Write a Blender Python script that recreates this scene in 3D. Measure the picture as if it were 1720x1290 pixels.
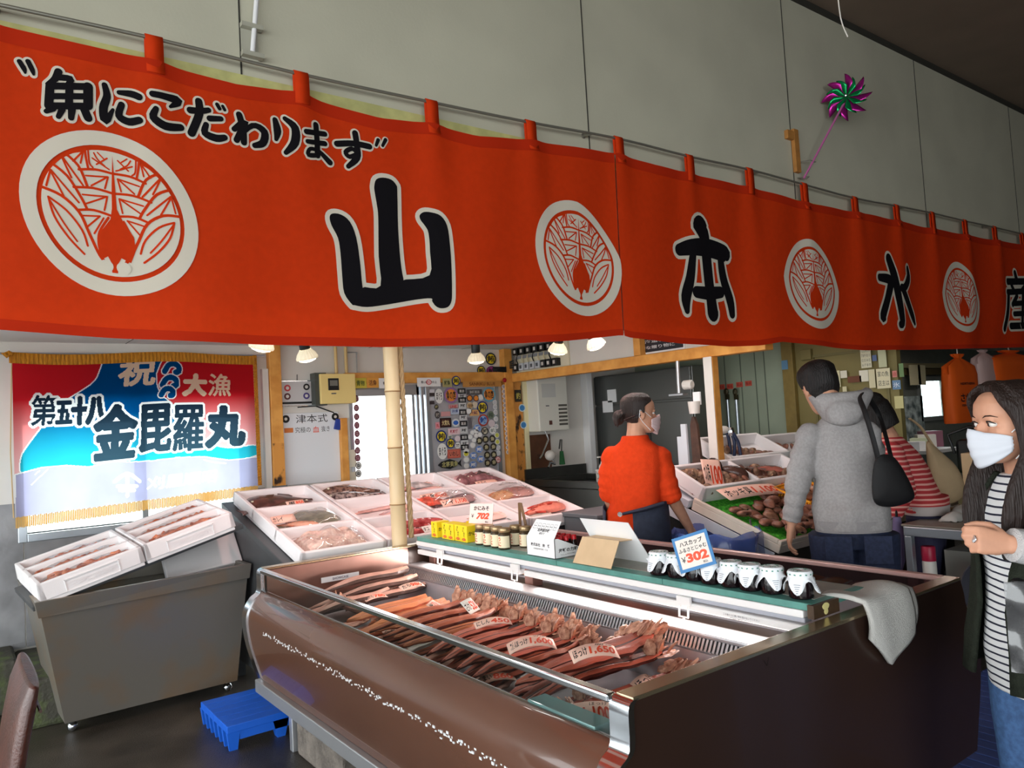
import bpy,bmesh,math,random
from mathutils import Vector,Matrix,Euler,noise as mnoise
from mathutils.geometry import tessellate_polygon
for _o in list(bpy.data.objects):
 bpy.data.objects.remove(_o,do_unlink=True)
SC=bpy.context.scene
COL=SC.collection
PI=math.pi
RND=random.Random(7)
# ---- camera
FPX,PCX,PCY,EYE=1283.0,860.0,645.0,1.5
_v2=Vector((2580-PCX,615-PCY,FPX)).normalized()
_v1=Vector((-95-PCX,765-PCY,FPX))
_v1=(_v1-_v2*_v1.dot(_v2)).normalized()
_v3=_v2.cross(_v1)
if _v3.y>0:
 _v3=-_v3
RWC=Matrix((_v2,_v1,_v3))
CAM0=Vector((0,0,EYE))
def ray(px,py):
 return RWC@Vector(((px-PCX)/FPX,(py-PCY)/FPX,1.0))
def atX(px,py,x):
 r=ray(px,py);return CAM0+r*(x/r.x)
def atY(px,py,y):
 r=ray(px,py);return CAM0+r*(y/r.y)
def atZ(px,py,z):
 r=ray(px,py);return CAM0+r*((z-EYE)/r.z)
def atD(px,py,d):
 return CAM0+ray(px,py)*d
cam_d=bpy.data.cameras.new('camera')
cam_d.sensor_width=36.0
cam_d.lens=FPX*36.0/1720.0
cam_d.clip_start=0.02
cam=bpy.data.objects.new('camera',cam_d)
COL.objects.link(cam)
_r,_d,_f=RWC.col[0],RWC.col[1],RWC.col[2]
cam.matrix_world=Matrix(((_r.x,-_d.x,-_f.x,CAM0.x),(_r.y,-_d.y,-_f.y,CAM0.y),(_r.z,-_d.z,-_f.z,CAM0.z),(0,0,0,1)))
SC.camera=cam
# ---- sky, lights, exposure
SC.view_settings.view_transform='Standard'
SC.view_settings.look='None'
SC.view_settings.exposure=0.0
SC.view_settings.gamma=1.0
SC.view_settings.use_curve_mapping=False
SC.cycles.use_denoising=True
SC.cycles.max_bounces=8
SC.cycles.transparent_max_bounces=12
SC.cycles.sample_clamp_indirect=8.0
W=bpy.data.worlds.new('overcast_sky')
SC.world=W
W.use_nodes=True
W.node_tree.nodes['Background'].inputs[0].default_value=(0.93,0.98,1.0,1)
W.node_tree.nodes['Background'].inputs[1].default_value=6.2
def area_light(name,loc,target,sx,sy,power,color=(1,1,1),portal=False):
 d=bpy.data.lights.new(name,'AREA')
 d.shape='RECTANGLE';d.size=sx;d.size_y=sy;d.energy=power;d.color=color
 if portal:
  d.cycles.is_portal=True
 o=bpy.data.objects.new(name,d);COL.objects.link(o)
 o.location=loc
 o.rotation_euler=(Vector(target)-Vector(loc)).to_track_quat('-Z','Y').to_euler()
 return o
 # daylight openings of the hall and the shop (the sky comes in through these)
area_light('opening_left',(-3.4,-0.6,1.55),(0,-0.6,1.55),6.4,3.1,10,portal=True)
area_light('opening_behind',(-1.3,-4.4,1.3),(-1.3,0,1.3),4.4,2.6,10,portal=True)
area_light('opening_flag_window',(1.1,6.15,1.4),(1.1,5,1.4),1.6,1.4,10,portal=True)
area_light('opening_door',(3.05,6.15,1.0),(3.05,5,1.0),.8,1.9,10,portal=True)
SUN_ENERGY=4.0
_s=bpy.data.lights.new('sun','SUN');_s.energy=SUN_ENERGY;_s.angle=0.02;_s.color=(1,.96,.9)
sun=bpy.data.objects.new('sun',_s);COL.objects.link(sun)
sun.rotation_euler=Vector((-0.30,-1.0,-0.80)).to_track_quat('-Z','Y').to_euler()
# ---- helpers
def lin(c):
 def f(u):
  u/=255.0
  return u/12.92 if u<=0.04045 else((u+0.055)/1.055)**2.4
 return tuple(f(u)for u in c)
MATS={}
def mat(name,rgb=(200,200,200),rough=.6,metal=0.0,var=.0,vscale=12.0,rgb2=None,bump=0.0,bscale=60.0,spec=.5,trans=0.0,ior=1.45,emit=None,estr=0.0,alpha=1.0,coat=0.0,stretch=None,detail=3.0,translucent=0.0,lo=.35,hi=.65):
 if name in MATS:
  return MATS[name]
 m=bpy.data.materials.new(name);MATS[name]=m
 m.use_nodes=True
 nt=m.node_tree;b=nt.nodes['Principled BSDF']
 c1=lin(rgb)
 b.inputs['Base Color'].default_value=(*c1,1)
 b.inputs['Roughness'].default_value=rough
 b.inputs['Metallic'].default_value=metal
 b.inputs['Specular IOR Level'].default_value=spec
 b.inputs['IOR'].default_value=ior
 b.inputs['Transmission Weight'].default_value=trans
 b.inputs['Alpha'].default_value=alpha
 b.inputs['Coat Weight'].default_value=coat
 if emit:
  b.inputs['Emission Color'].default_value=(*lin(emit),1)
  b.inputs['Emission Strength'].default_value=estr
 if var or rgb2 or bump:
  tc=nt.nodes.new('ShaderNodeTexCoord');mp=nt.nodes.new('ShaderNodeMapping')
  nt.links.new(tc.outputs['Object'],mp.inputs['Vector'])
  if stretch:
   mp.inputs['Scale'].default_value=stretch
 if var or rgb2:
  n=nt.nodes.new('ShaderNodeTexNoise');n.inputs['Scale'].default_value=vscale
  n.inputs['Detail'].default_value=detail
  nt.links.new(mp.outputs['Vector'],n.inputs['Vector'])
  r=nt.nodes.new('ShaderNodeValToRGB')
  a=tuple(max(0,u*(1-var))for u in c1)
  e=lin(rgb2)if rgb2 else tuple(min(1,u*(1+var))for u in c1)
  r.color_ramp.elements[0].position=lo;r.color_ramp.elements[0].color=(*a,1)
  r.color_ramp.elements[1].position=hi;r.color_ramp.elements[1].color=(*e,1)
  nt.links.new(n.outputs['Fac'],r.inputs['Fac'])
  nt.links.new(r.outputs['Color'],b.inputs['Base Color'])
 if bump:
  n2=nt.nodes.new('ShaderNodeTexNoise');n2.inputs['Scale'].default_value=bscale
  n2.inputs['Detail'].default_value=4
  nt.links.new(mp.outputs['Vector'],n2.inputs['Vector'])
  bp=nt.nodes.new('ShaderNodeBump');bp.inputs['Strength'].default_value=bump
  bp.inputs['Distance'].default_value=0.02
  nt.links.new(n2.outputs['Fac'],bp.inputs['Height'])
  nt.links.new(bp.outputs['Normal'],b.inputs['Normal'])
 if translucent:
  tl=nt.nodes.new('ShaderNodeBsdfTranslucent')
  src=b.inputs['Base Color']
  if src.is_linked:
   nt.links.new(src.links[0].from_socket,tl.inputs['Color'])
  else:
   tl.inputs['Color'].default_value=(*c1,1)
  mx=nt.nodes.new('ShaderNodeMixShader');mx.inputs[0].default_value=translucent
  nt.links.new(b.outputs[0],mx.inputs[1]);nt.links.new(tl.outputs[0],mx.inputs[2])
  nt.links.new(mx.outputs[0],nt.nodes['Material Output'].inputs[0])
 return m
def glass(name,tint=(235,245,245),rough=0.02,refl=.1,op=.08):
 """thin clear pane: mostly see-through with a real reflective layer"""
 if name in MATS:
  return MATS[name]
 m=bpy.data.materials.new(name);MATS[name]=m
 m.use_nodes=True
 nt=m.node_tree;nt.nodes.clear()
 out=nt.nodes.new('ShaderNodeOutputMaterial')
 t=nt.nodes.new('ShaderNodeBsdfTransparent');t.inputs[0].default_value=(*lin(tint),1)
 g=nt.nodes.new('ShaderNodeBsdfGlossy');g.inputs['Roughness'].default_value=rough
 fr=nt.nodes.new('ShaderNodeFresnel');fr.inputs[0].default_value=1.5
 ad=nt.nodes.new('ShaderNodeMath');ad.operation='MULTIPLY_ADD'
 ad.inputs[1].default_value=1.0;ad.inputs[2].default_value=refl
 nt.links.new(fr.outputs[0],ad.inputs[0])
 ge=nt.nodes.new('ShaderNodeNewGeometry');inv=nt.nodes.new('ShaderNodeMath');inv.operation='SUBTRACT'
 inv.inputs[0].default_value=1.0;nt.links.new(ge.outputs['Backfacing'],inv.inputs[1])
 ml=nt.nodes.new('ShaderNodeMath');ml.operation='MULTIPLY'
 nt.links.new(ad.outputs[0],ml.inputs[0]);nt.links.new(inv.outputs[0],ml.inputs[1])
 mx=nt.nodes.new('ShaderNodeMixShader')
 nt.links.new(ml.outputs[0],mx.inputs[0]);nt.links.new(t.outputs[0],mx.inputs[1]);nt.links.new(g.outputs[0],mx.inputs[2])
 df=nt.nodes.new('ShaderNodeBsdfDiffuse');df.inputs[0].default_value=(*lin(tint),1)
 m2=nt.nodes.new('ShaderNodeMixShader');m2.inputs[0].default_value=op
 nt.links.new(mx.outputs[0],m2.inputs[1]);nt.links.new(df.outputs[0],m2.inputs[2])
 nt.links.new(m2.outputs[0],out.inputs[0])
 return m
def wmat(o):
 M=Matrix.Identity(4)
 while o is not None:
  M=o.matrix_basis@M
  o=o.parent
 return M
class MB:
 """collects shapes in world (or prototype) coordinates; build() links them as one mesh object"""
 def __init__(s):
  s.v,s.f,s.m=[],[],[]
 def add(s,vs,fs,mat=0):
  o=len(s.v)
  s.v+=[Vector(p)for p in vs]
  s.f+=[tuple(i+o for i in q)for q in fs]
  s.m+=[mat]*len(fs)
  return s
 def mark(s):
  return len(s.v)
 def xf(s,M,since=0):
  for i in range(since,len(s.v)):
   s.v[i]=M@s.v[i]
  return s
 def box(s,x0,x1,y0,y1,z0,z1,mat=0):
  vs=[(x,y,z)for z in(z0,z1)for y in(y0,y1)for x in(x0,x1)]
  return s.add(vs,[(0,2,3,1),(4,5,7,6),(0,1,5,4),(2,6,7,3),(0,4,6,2),(1,3,7,5)],mat)
 def obox(s,c,size,M=None,mat=0):
  k=s.mark()
  a,b,d=size[0]/2,size[1]/2,size[2]/2
  s.box(-a,a,-b,b,-d,d,mat)
  T=Matrix.Translation(Vector(c))
  return s.xf(T@(M.to_4x4()if M is not None else Matrix.Identity(4)),k)
 def hexa(s,b,t,mat=0):
  """bottom four and top four corners, same winding (counter-clockwise from above)"""
  return s.add(list(b)+list(t),[(3,2,1,0),(4,5,6,7),(0,1,5,4),(1,2,6,5),(2,3,7,6),(3,0,4,7)],mat)
 def loft(s,rings,closed=True,caps=True,mat=0):
  n=len(rings[0]);vs=[];fs=[]
  for r in rings:
   vs+=list(r)
  for i in range(len(rings)-1):
   for j in range(n if closed else n-1):
    k=(j+1)%n
    fs.append((i*n+j,i*n+k,(i+1)*n+k,(i+1)*n+j))
  if caps and closed:
   fs.append(tuple(range(n-1,-1,-1)));fs.append(tuple((len(rings)-1)*n+j for j in range(n)))
  return s.add(vs,fs,mat)
 def tube(s,pts,r,n=8,caps=True,mat=0,flat=None):
  pts=[Vector(p)for p in pts]
  R=r if isinstance(r,(list,tuple))else[r]*len(pts)
  rings=[];up=None
  for i,p in enumerate(pts):
   d=(pts[min(i+1,len(pts)-1)]-pts[max(i-1,0)])
   d=d.normalized()if d.length>1e-9 else Vector((0,0,1))
   if up is None:
    up=Vector((0,0,1))if abs(d.z)<.9 else Vector((1,0,0))
   a=d.cross(up)
   if a.length<1e-5:
    a=d.cross(Vector((0,1,0)))
   a.normalize();b=a.cross(d).normalized();up=b
   fl=flat if flat else 1.0
   rings.append([p+(a*math.cos(2*PI*k/n)+b*math.sin(2*PI*k/n)*fl)*R[i]for k in range(n)])
  return s.loft(rings,True,caps,mat)
 def lathe(s,prof,c=(0,0,0),n=16,mat=0,M=None):
  k0=s.mark()
  rings=[[(max(r,1e-4)*math.cos(2*PI*k/n),max(r,1e-4)*math.sin(2*PI*k/n),z)for k in range(n)]for r,z in prof]
  s.loft(rings,True,True,mat)
  T=Matrix.Translation(Vector(c))
  return s.xf(T@(M.to_4x4()if M is not None else Matrix.Identity(4)),k0)
 def ell(s,c,r,nu=12,nv=8,M=None,mat=0):
  prof=[]
  k0=s.mark()
  rings=[]
  for i in range(nv+1):
   a=-PI/2+PI*i/nv
   cr=max(math.cos(a),1e-3)
   rings.append([(r[0]*cr*math.cos(2*PI*k/nu),r[1]*cr*math.sin(2*PI*k/nu),r[2]*math.sin(a))for k in range(nu)])
  s.loft(rings,True,True,mat)
  return s.xf(Matrix.Translation(Vector(c))@(M.to_4x4()if M is not None else Matrix.Identity(4)),k0)
 def grid(s,fn,nu,nv,mat=0,thick=0.0):
  vs=[Vector(fn(i/nu,j/nv))for j in range(nv+1)for i in range(nu+1)]
  fs=[(j*(nu+1)+i,j*(nu+1)+i+1,(j+1)*(nu+1)+i+1,(j+1)*(nu+1)+i)for j in range(nv)for i in range(nu)]
  return s.add(vs,fs,mat)
 def poly(s,pts,mat=0,flip=False):
  pts=[Vector(p)for p in pts]
  q=tuple(range(len(pts)))
  return s.add(pts,[q[::-1]if flip else q],mat)
 def prism(s,poly,fn,t0,t1,mat=0):
  n=len(poly)
  vs=[fn(a,b,t0)for a,b in poly]+[fn(a,b,t1)for a,b in poly]
  fs=[tuple(range(n-1,-1,-1)),tuple(range(n,2*n))]+[(i,(i+1)%n,n+(i+1)%n,n+i)for i in range(n)]
  return s.add(vs,fs,mat)
 def join(s,other,mat=None):
  return s.add(other.v,other.f,0)if mat is None else s.add(other.v,other.f,mat)
 def mesh(s,name,inv=None):
  me=bpy.data.meshes.new(name)
  vs=[(inv@p)if inv else p for p in s.v]
  me.from_pydata([tuple(p)for p in vs],[],s.f)
  me.update()
  return me
 def build(s,name,mats,parent=None,smooth=None,bevel=0.0,bseg=2,sub=0,solid=0.0,local=False,fixn=True,off=0.0):
  inv=wmat(parent).inverted()if(parent is not None and not local)else None
  me=s.mesh(name,inv)
  if not isinstance(mats,(list,tuple)):
   mats=[mats]
  for m in mats:
   me.materials.append(m)
  if len(mats)>1:
   for p,i in zip(me.polygons,s.m):
    p.material_index=i
  if fixn:
   bm=bmesh.new();bm.from_mesh(me)
   bmesh.ops.recalc_face_normals(bm,faces=bm.faces[:])
   bm.to_mesh(me);bm.free()
  if smooth is not None:
   for p in me.polygons:
    p.use_smooth=True
   if smooth<179:
    me.set_sharp_from_angle(angle=math.radians(smooth))
  o=bpy.data.objects.new(name,me);COL.objects.link(o)
  if parent is not None:
   o.parent=parent
  if solid:
   md=o.modifiers.new('solid','SOLIDIFY');md.thickness=solid;md.offset=off
  if bevel:
   md=o.modifiers.new('bevel','BEVEL');md.width=bevel;md.segments=bseg;md.limit_method='ANGLE'
   md.angle_limit=math.radians(40)
  if sub:
   md=o.modifiers.new('sub','SUBSURF');md.levels=sub;md.render_levels=sub
  return o
def tag(o,label,cat,group=None):
 o['label']=label;o['category']=cat
 if group:
  o['group']=group
 return o
def struct(o):
 o['kind']='structure'
 return o
def stuff(o,label=None,cat=None):
 o['kind']='stuff'
 if label:
  o['label']=label
 if cat:
  o['category']=cat
 return o
def thing(name,label,cat,loc=(0,0,0),rz=0.0,group=None,rot=None):
 o=bpy.data.objects.new(name,None);COL.objects.link(o)
 o.empty_display_size=.05
 o.location=loc
 o.rotation_euler=rot if rot is not None else(0,0,rz)
 return tag(o,label,cat,group)
def dup(src,label=None,loc=None,rot=None,group=None,scale=None,parent=None):
 c=src.copy();COL.objects.link(c)
 if parent is not None:
  c.parent=parent
 if label:
  c['label']=label
 if group:
  c['group']=group
 if loc is not None:
  c.location=loc
 if rot is not None:
  c.rotation_euler=rot
 if scale is not None:
  c.scale=scale
 for ch in list(src.children):
  dup(ch,parent=c)
 return c
def frame(x,y,z=None):
 """rotation matrix whose columns are the given axes"""
 x=Vector(x).normalized();y=Vector(y)
 if z is None:
  z=x.cross(y).normalized();y=z.cross(x).normalized()
 return Matrix(((x.x,y.x,z.x),(x.y,y.y,z.y),(x.z,y.z,z.z)))
_TXT={}
def text2d(s,size=1.0,bold=0.0,maxedge=None,slant=0.0,spacing=1.0):
 """flat text outline as (verts2d centred on its box, triangles, width, height)"""
 key=(s,size,bold,maxedge,slant,spacing)
 if key in _TXT:
  return _TXT[key]
 cu=bpy.data.curves.new('t','FONT');cu.body=s;cu.size=size;cu.offset=bold*size
 cu.resolution_u=3;cu.shear=slant;cu.space_character=spacing
 cu.align_x='LEFT'
 ob=bpy.data.objects.new('t',cu);COL.objects.link(ob)
 dg=bpy.context.evaluated_depsgraph_get()
 me=bpy.data.meshes.new_from_object(ob.evaluated_get(dg))
 bm=bmesh.new();bm.from_mesh(me)
 bmesh.ops.triangulate(bm,faces=bm.faces[:])
 if maxedge:
  split_long(bm,maxedge)
 vs=[(v.co.x,v.co.y)for v in bm.verts]
 bm.verts.index_update()
 fs=[tuple(v.index for v in f.verts)for f in bm.faces]
 bm.free()
 bpy.data.objects.remove(ob);bpy.data.curves.remove(cu);bpy.data.meshes.remove(me)
 if vs:
  x0=min(v[0]for v in vs);x1=max(v[0]for v in vs);y0=min(v[1]for v in vs);y1=max(v[1]for v in vs)
  cx,cy=(x0+x1)/2,(y0+y1)/2
  vs=[(a-cx,b-cy)for a,b in vs]
  res=(vs,fs,x1-x0,y1-y0)
 else:
  res=([],[],0,0)
 _TXT[key]=res
 return res
def split_long(bm,maxedge,it=6):
 for _ in range(it):
  es=[e for e in bm.edges if e.calc_length()>maxedge]
  if not es:
   break
  bmesh.ops.subdivide_edges(bm,edges=es,cuts=1)
  bmesh.ops.triangulate(bm,faces=[f for f in bm.faces if len(f.verts)>3])
def fill2d(poly,maxedge=None):
 """triangulated polygon -> (verts2d, tris)"""
 bm=bmesh.new()
 vs=[bm.verts.new((a,b,0))for a,b in poly]
 tris=tessellate_polygon([[Vector((a,b,0))for a,b in poly]])
 for t in tris:
  try:
   bm.faces.new([vs[i]for i in t])
  except ValueError:
   pass
 if maxedge:
  split_long(bm,maxedge)
 bm.verts.index_update()
 r=([(v.co.x,v.co.y)for v in bm.verts],[tuple(v.index for v in f.verts)for f in bm.faces])
 bm.free()
 return r
def smooth_line(pts,n=4,closed=False):
 """Catmull-Rom through 2D/3D points"""
 P=[Vector(p)for p in pts];m=len(P);out=[]
 rng=range(m)if closed else range(m-1)
 for i in rng:
  p0=P[(i-1)%m]if(closed or i>0)else P[i]
  p1=P[i];p2=P[(i+1)%m]
  p3=P[(i+2)%m]if(closed or i+2<m)else p2
  for k in range(n):
   t=k/n
   out.append(0.5*((2*p1)+(p2-p0)*t+(2*p0-5*p1+4*p2-p3)*t*t+(3*p1-p0-3*p2+p3)*t**3))
 if not closed:
  out.append(P[-1])
 return out
def ribbon2d(pts,w,cap=5):
 """round-ended stroke of (possibly varying) full width w around a 2D polyline -> quads list (verts, faces)"""
 P=[Vector((p[0],p[1]))for p in pts]
 Wd=w if isinstance(w,(list,tuple))else[w]*len(P)
 vs=[];fs=[]
 L=[];Rr=[]
 for i,p in enumerate(P):
  d=P[min(i+1,len(P)-1)]-P[max(i-1,0)]
  d=d.normalized()if d.length>1e-9 else Vector((1,0))
  nrm=Vector((-d.y,d.x))
  L.append(p+nrm*Wd[i]/2);Rr.append(p-nrm*Wd[i]/2)
 d0=(P[1]-P[0]).normalized()if len(P)>1 else Vector((1,0));d1=(P[-1]-P[-2]).normalized()if len(P)>1 else d0
 vs=[tuple(q)for q in L]+[tuple(q)for q in Rr]
 n=len(P)
 fs=[(i,i+1,n+i+1,n+i)for i in range(n-1)]
 for(p,d,wd,li,ri,sgn)in((P[0],-d0,Wd[0],0,n,1),(P[-1],d1,Wd[-1],n-1,2*n-1,-1)):
  nrm=Vector((-d.y,d.x));o=len(vs)
  arc=[]
  for k in range(1,cap):
   a=PI*k/cap
   q=p+(nrm*math.cos(a)+d*math.sin(a))*wd/2
   vs.append(tuple(q));arc.append(len(vs)-1)
  first=ri if sgn==1 else li
  last=li if sgn==1 else ri
  fs.append(tuple([first]+arc+[last]))
 return vs,fs
def put2d(mb,shape,fn,mat=0):
 """maps a flat (verts, faces) onto a surface fn(a,b)->3D point"""
 mb.add([fn(a,b)for a,b in shape[0]],shape[1],mat)
def put_text(mb,s,c,ax,ay,h,bold=0.0,mat=0,lift=.001,width=None,slant=0.0,maxedge=None,warp=None):
 """flat text of height h centred at c on the plane (ax, ay); width squeezes it"""
 ax=Vector(ax).normalized();ay=Vector(ay).normalized();nz=ax.cross(ay)
 vs,fs,tw,th=text2d(s,1.0,bold,maxedge,slant)
 if not vs:
  return
 k=h/th;kx=(width/tw)if width else k
 c=Vector(c)
 mb.add([c+ax*(a*kx)+ay*(b*k)+nz*lift for a,b in vs],fs,mat)
def rotx(a):return Matrix.Rotation(a,3,'X')
def roty(a):return Matrix.Rotation(a,3,'Y')
def rotz(a):return Matrix.Rotation(a,3,'Z')
def lerp(a,b,t):return a+(b-a)*t
def interp(xs,ys,x):
 if x<=xs[0]:
  return ys[0]+(ys[1]-ys[0])*(x-xs[0])/(xs[1]-xs[0])
 for i in range(len(xs)-1):
  if x<=xs[i+1]:
   return ys[i]+(ys[i+1]-ys[i])*(x-xs[i])/(xs[i+1]-xs[i])
 return ys[-1]
 # ==== materials of the place
M_floor=mat('wet_concrete',(62,57,50),.38,var=.45,vscale=2.3,bump=.25,bscale=160,spec=.5)
M_floor.node_tree.nodes['Principled BSDF'].inputs['Roughness'].default_value=.3
M_hallwall=mat('painted_hall_board',(200,197,176),.7,var=.05,vscale=2.0,bump=.04,bscale=90)
M_seam=mat('dark_seam',(58,56,50),.8)
M_strip=mat('yellowed_strip',(196,194,128),.6,var=.12,vscale=14)
M_pinkband=mat('pinkish_board',(205,172,150),.7)
M_hallceil=mat('hall_ceiling_board',(128,110,95),.8,var=.05,vscale=3)
M_shopceil=mat('shop_ceiling_board',(228,226,222),.6)
M_white=mat('white_wall_board',(222,218,210),.55,var=.04,vscale=3)
M_dado=mat('brushed_steel_dado',(136,136,138),.42,metal=.55,var=.2,vscale=5,bump=.06,bscale=30)
M_orange=mat('orange_painted_wood',(222,150,66),.5,var=.10,vscale=9,rgb2=(234,168,84))
M_orange_worn=mat('worn_orange_wood',(60,38,22),.6,var=.1,vscale=14,rgb2=(220,150,70),lo=.36,hi=.46,stretch=(1,1,.6))
M_green=mat('pale_green_board',(144,154,134),.6,var=.05,vscale=3)
M_ochre=mat('ochre_painted_board',(126,114,68),.6,var=.08,vscale=3)
M_alu=mat('aluminium',(188,196,204),.3,metal=.8)
M_steel=mat('stainless_steel',(150,150,150),.3,metal=.9,var=.08,vscale=4,bump=.02,bscale=40)
M_black=mat('black_plastic',(18,18,19),.4)
M_glass=glass('window_glass',(240,248,248),.0,.03,.0)
M_dark=mat('dark_recess',(24,23,22),.8)
def wallbox(name,m,*a,bevel=0):
 return struct(MB().box(*a).build(name,m,bevel=bevel))
YL=2.95
YB=5.8
ZC=2.2
wallbox('floor',M_floor,-7,15,-6,9,-.1,0)
wallbox('ground_outside',mat('sunlit_yard',(176,174,168),.9),-30,24,9,40,-.12,-.02)
wallbox('ceiling',M_hallceil,-3.5,15,-4.5,YL+.1,4.42,4.52)
wallbox('ceiling_inner',M_shopceil,-2.0,14,YL+.1,4.98,ZC,ZC+.08)
wallbox('ceiling_inner_rear',M_shopceil,-2.0,6.06,4.98,5.95,ZC,ZC+.08)
b=MB()
for x in(.1,1.02,1.94,2.86,3.78):
 b.box(x-.003,x+.003,YL+.1,5.79,ZC-.002,ZC)
struct(b.build('trim_ceiling_joints',mat('ceiling_joint',(120,118,114),.8)))
o=wallbox('wall_front',M_hallwall,-3.5,15,YL,YL+.1,1.97,4.42)
for i,px in enumerate((403,981,1322,1542,1702)):
 x=atY(px,{403:60,981:100,1322:150,1542:200,1702:280}[px],YL).x
 wallbox('trim_%d'%(i+1),M_seam,x-.0032,x+.0032,YL-.003,YL,2.93,4.38)
wallbox('trim_6',M_strip,-3.5,15,YL-.012,YL,2.86,2.925)
wallbox('trim_7',M_pinkband,-3.5,15,YL-.006,YL,1.97,2.86)
wallbox('trim_8',M_seam,-3.5,15,YL-.02,YL,4.38,4.42)
wallbox('wall_behind',mat('dim_hall_wall',(96,92,84),.8),.9,15,-4.6,-4.5,0,4.42)
wallbox('wall_behind_header',mat('dim_hall_wall'),-3.5,.9,-4.6,-4.5,2.6,4.42)
wallbox('wall_right',mat('dim_hall_wall'),15,15.1,-4.6,YL,0,4.42)
wallbox('wall_left',mat('dim_hall_wall'),-3.6,-3.5,-4.5,YL+.1,3.1,4.42)
# back wall of the shop, with the window behind the flag and the doorway
WX0,WX1,WZ0,WZ1=.42,1.80,.97,1.82
DX0,DX1,DZ1=2.66,3.42,1.88
b=MB()
b.box(-2.0,WX0,YB,YB+.12,0,ZC)
b.box(WX0,WX1,YB,YB+.12,0,WZ0)
b.box(WX0,WX1,YB,YB+.12,WZ1,ZC)
b.box(WX1,DX0,YB,YB+.12,0,ZC)
b.box(DX0,4.30,YB,YB+.12,DZ1,ZC)
b.box(3.44,4.30,YB,YB+.12,0,DZ1)
b.box(4.24,5.34,YB,YB+.12,0,ZC)
struct(b.build('wall_back',M_white))
b=MB()
for x0,x1,z1 in((-2,.40,1.17),(.40,1.86,.95),(1.86,2.05,1.12),(2.05,2.62,.6)):
 b.box(x0+.004,x1-.004,YB-.012,YB-.001,.30,z1)
 b.box(x0+.004,x1-.004,YB-.02,YB-.001,.27,.30)
struct(b.build('baseboard_back',M_dado))
b=MB()
for a in((WX0-.05,WX0,WZ0-.05,WZ1+.05),(WX1,WX1+.05,WZ0-.05,WZ1+.05),(WX0,WX1,WZ1,WZ1+.05),(WX0,WX1,WZ0-.05,WZ0),(1.09,1.13,WZ0,WZ1)):
 b.box(a[0],a[1],YB-.02,YB+.1,a[2],a[3])
w1=struct(b.build('window_1',M_alu,bevel=.004))
MB().box(WX0,WX1,YB+.05,YB+.056,WZ0,WZ1).build('window_glass',M_glass,w1)
wallbox('wall_left_shop',M_white,-2.1,-2.0,5.2,7,0,ZC)
# kerb and step on the left
M_moss=mat('mossy_concrete',(74,72,62),.8,var=.25,vscale=9,rgb2=(88,104,52),bump=.5,bscale=40,lo=.45,hi=.75)
wallbox('kerb',M_moss,-2,.33,5.35,5.79,0,.30,bevel=.02)
wallbox('kerb_step',M_moss,.335,.62,4.95,5.79,0,.26,bevel=.02)
# orange timber frame
ZB0,ZB1=1.885,1.965
b=MB().box(1.995,2.085,YB-.07,YB-.001,1.13,ZC)
struct(b.build('trim_post_flag',M_orange,bevel=.004))
b=MB().box(1.997,2.083,YB-.074,YB-.07,1.13,1.45)
struct(b.build('trim_post_flag_wear',M_orange_worn))
wallbox('trim_post_flag_foot',M_dado,1.985,2.095,YB-.075,YB-.001,0,1.13)
wallbox('trim_pipe_cover',M_white,1.945,1.99,YB-.05,YB-.001,1.0,2.02)
wallbox('trim_door_head',M_orange,2.62,4.24,YB-.06,YB-.001,1.895,1.985,bevel=.004)
wallbox('trim_door_jamb',M_orange,2.56,2.62,YB-.05,YB-.001,.9,1.62,bevel=.004)
wallbox('trim_post_corner',M_orange,4.20,4.29,YB-.08,YB-.001,.5,ZC,bevel=.004)
wallbox('trim_post_corner_board',M_orange_worn,4.295,4.42,YB-.03,YB-.001,.95,1.9)
wallbox('trim_post_corner_edge',mat('cream_paint',(232,222,176),.5),4.43,4.48,YB-.04,YB-.001,.9,1.9,bevel=.004)
wallbox('trim_beam',M_orange,4.27,4.36,2.96,YB-.085,ZB0,ZB1,bevel=.005)
for i,(y0,y1)in enumerate(((4.06,4.13),(3.30,3.40),(3.15,3.24))):
 wallbox('trim_mullion_%d'%(i+1),M_orange,4.27,4.36,y0,y1,ZB1+.001,ZC-.001,bevel=.004)
wallbox('trim_boarding',M_white,4.335,4.355,2.96,YB-.1,ZB1+.001,ZC-.001)
wallbox('trim_post_kitchen',M_orange,4.25,4.315,3.375,3.45,.3,ZB0-.001,bevel=.005)
wallbox('trim_post_kitchen_face',M_white,4.244,4.2495,3.377,3.448,.95,ZB0-.001)
# kitchen behind the timber frame and the room beyond
wallbox('wall_kitchen_right',M_green,6.0,6.06,3.98,5.92,0,ZC)
wallbox('wall_kitchen_partition',M_ochre,6.0,6.06,2.98,3.975,0,ZC)
b=MB()
for y in(4.44,4.28,4.62,4.18):
 b.box(5.994,5.9995,y-.004,y+.004,.8,ZC-.01)
struct(b.build('trim_board_joints',mat('joint_shade',(96,104,92),.8)))
wallbox('trim_ochre_post',mat('ochre_post_paint',(124,104,52),.6,var=.1),5.95,5.999,3.86,3.97,0,ZC,bevel=.004)
b=MB()
b.box(5.985,5.999,3.05,3.70,.2,.22);b.box(5.985,5.999,3.05,3.07,.22,1.92);b.box(5.985,5.999,3.68,3.70,.22,1.92);b.box(5.985,5.999,3.05,3.70,1.92,1.94)
struct(b.build('door_2',mat('ochre_door_edge',(116,106,66),.6)))
wallbox('wall_kitchen_back',M_white,5.3,6.06,YB,YB+.12,0,ZC)
YR=4.9
WRL,WRR=atY(1545,670,YR).x,atY(1590,670,YR).x
WRB,WRT=1.28,1.76
b=MB()
b.box(6.06,WRL,YR,YR+.08,0,ZC);b.box(WRR,14,YR,YR+.08,0,ZC)
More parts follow.
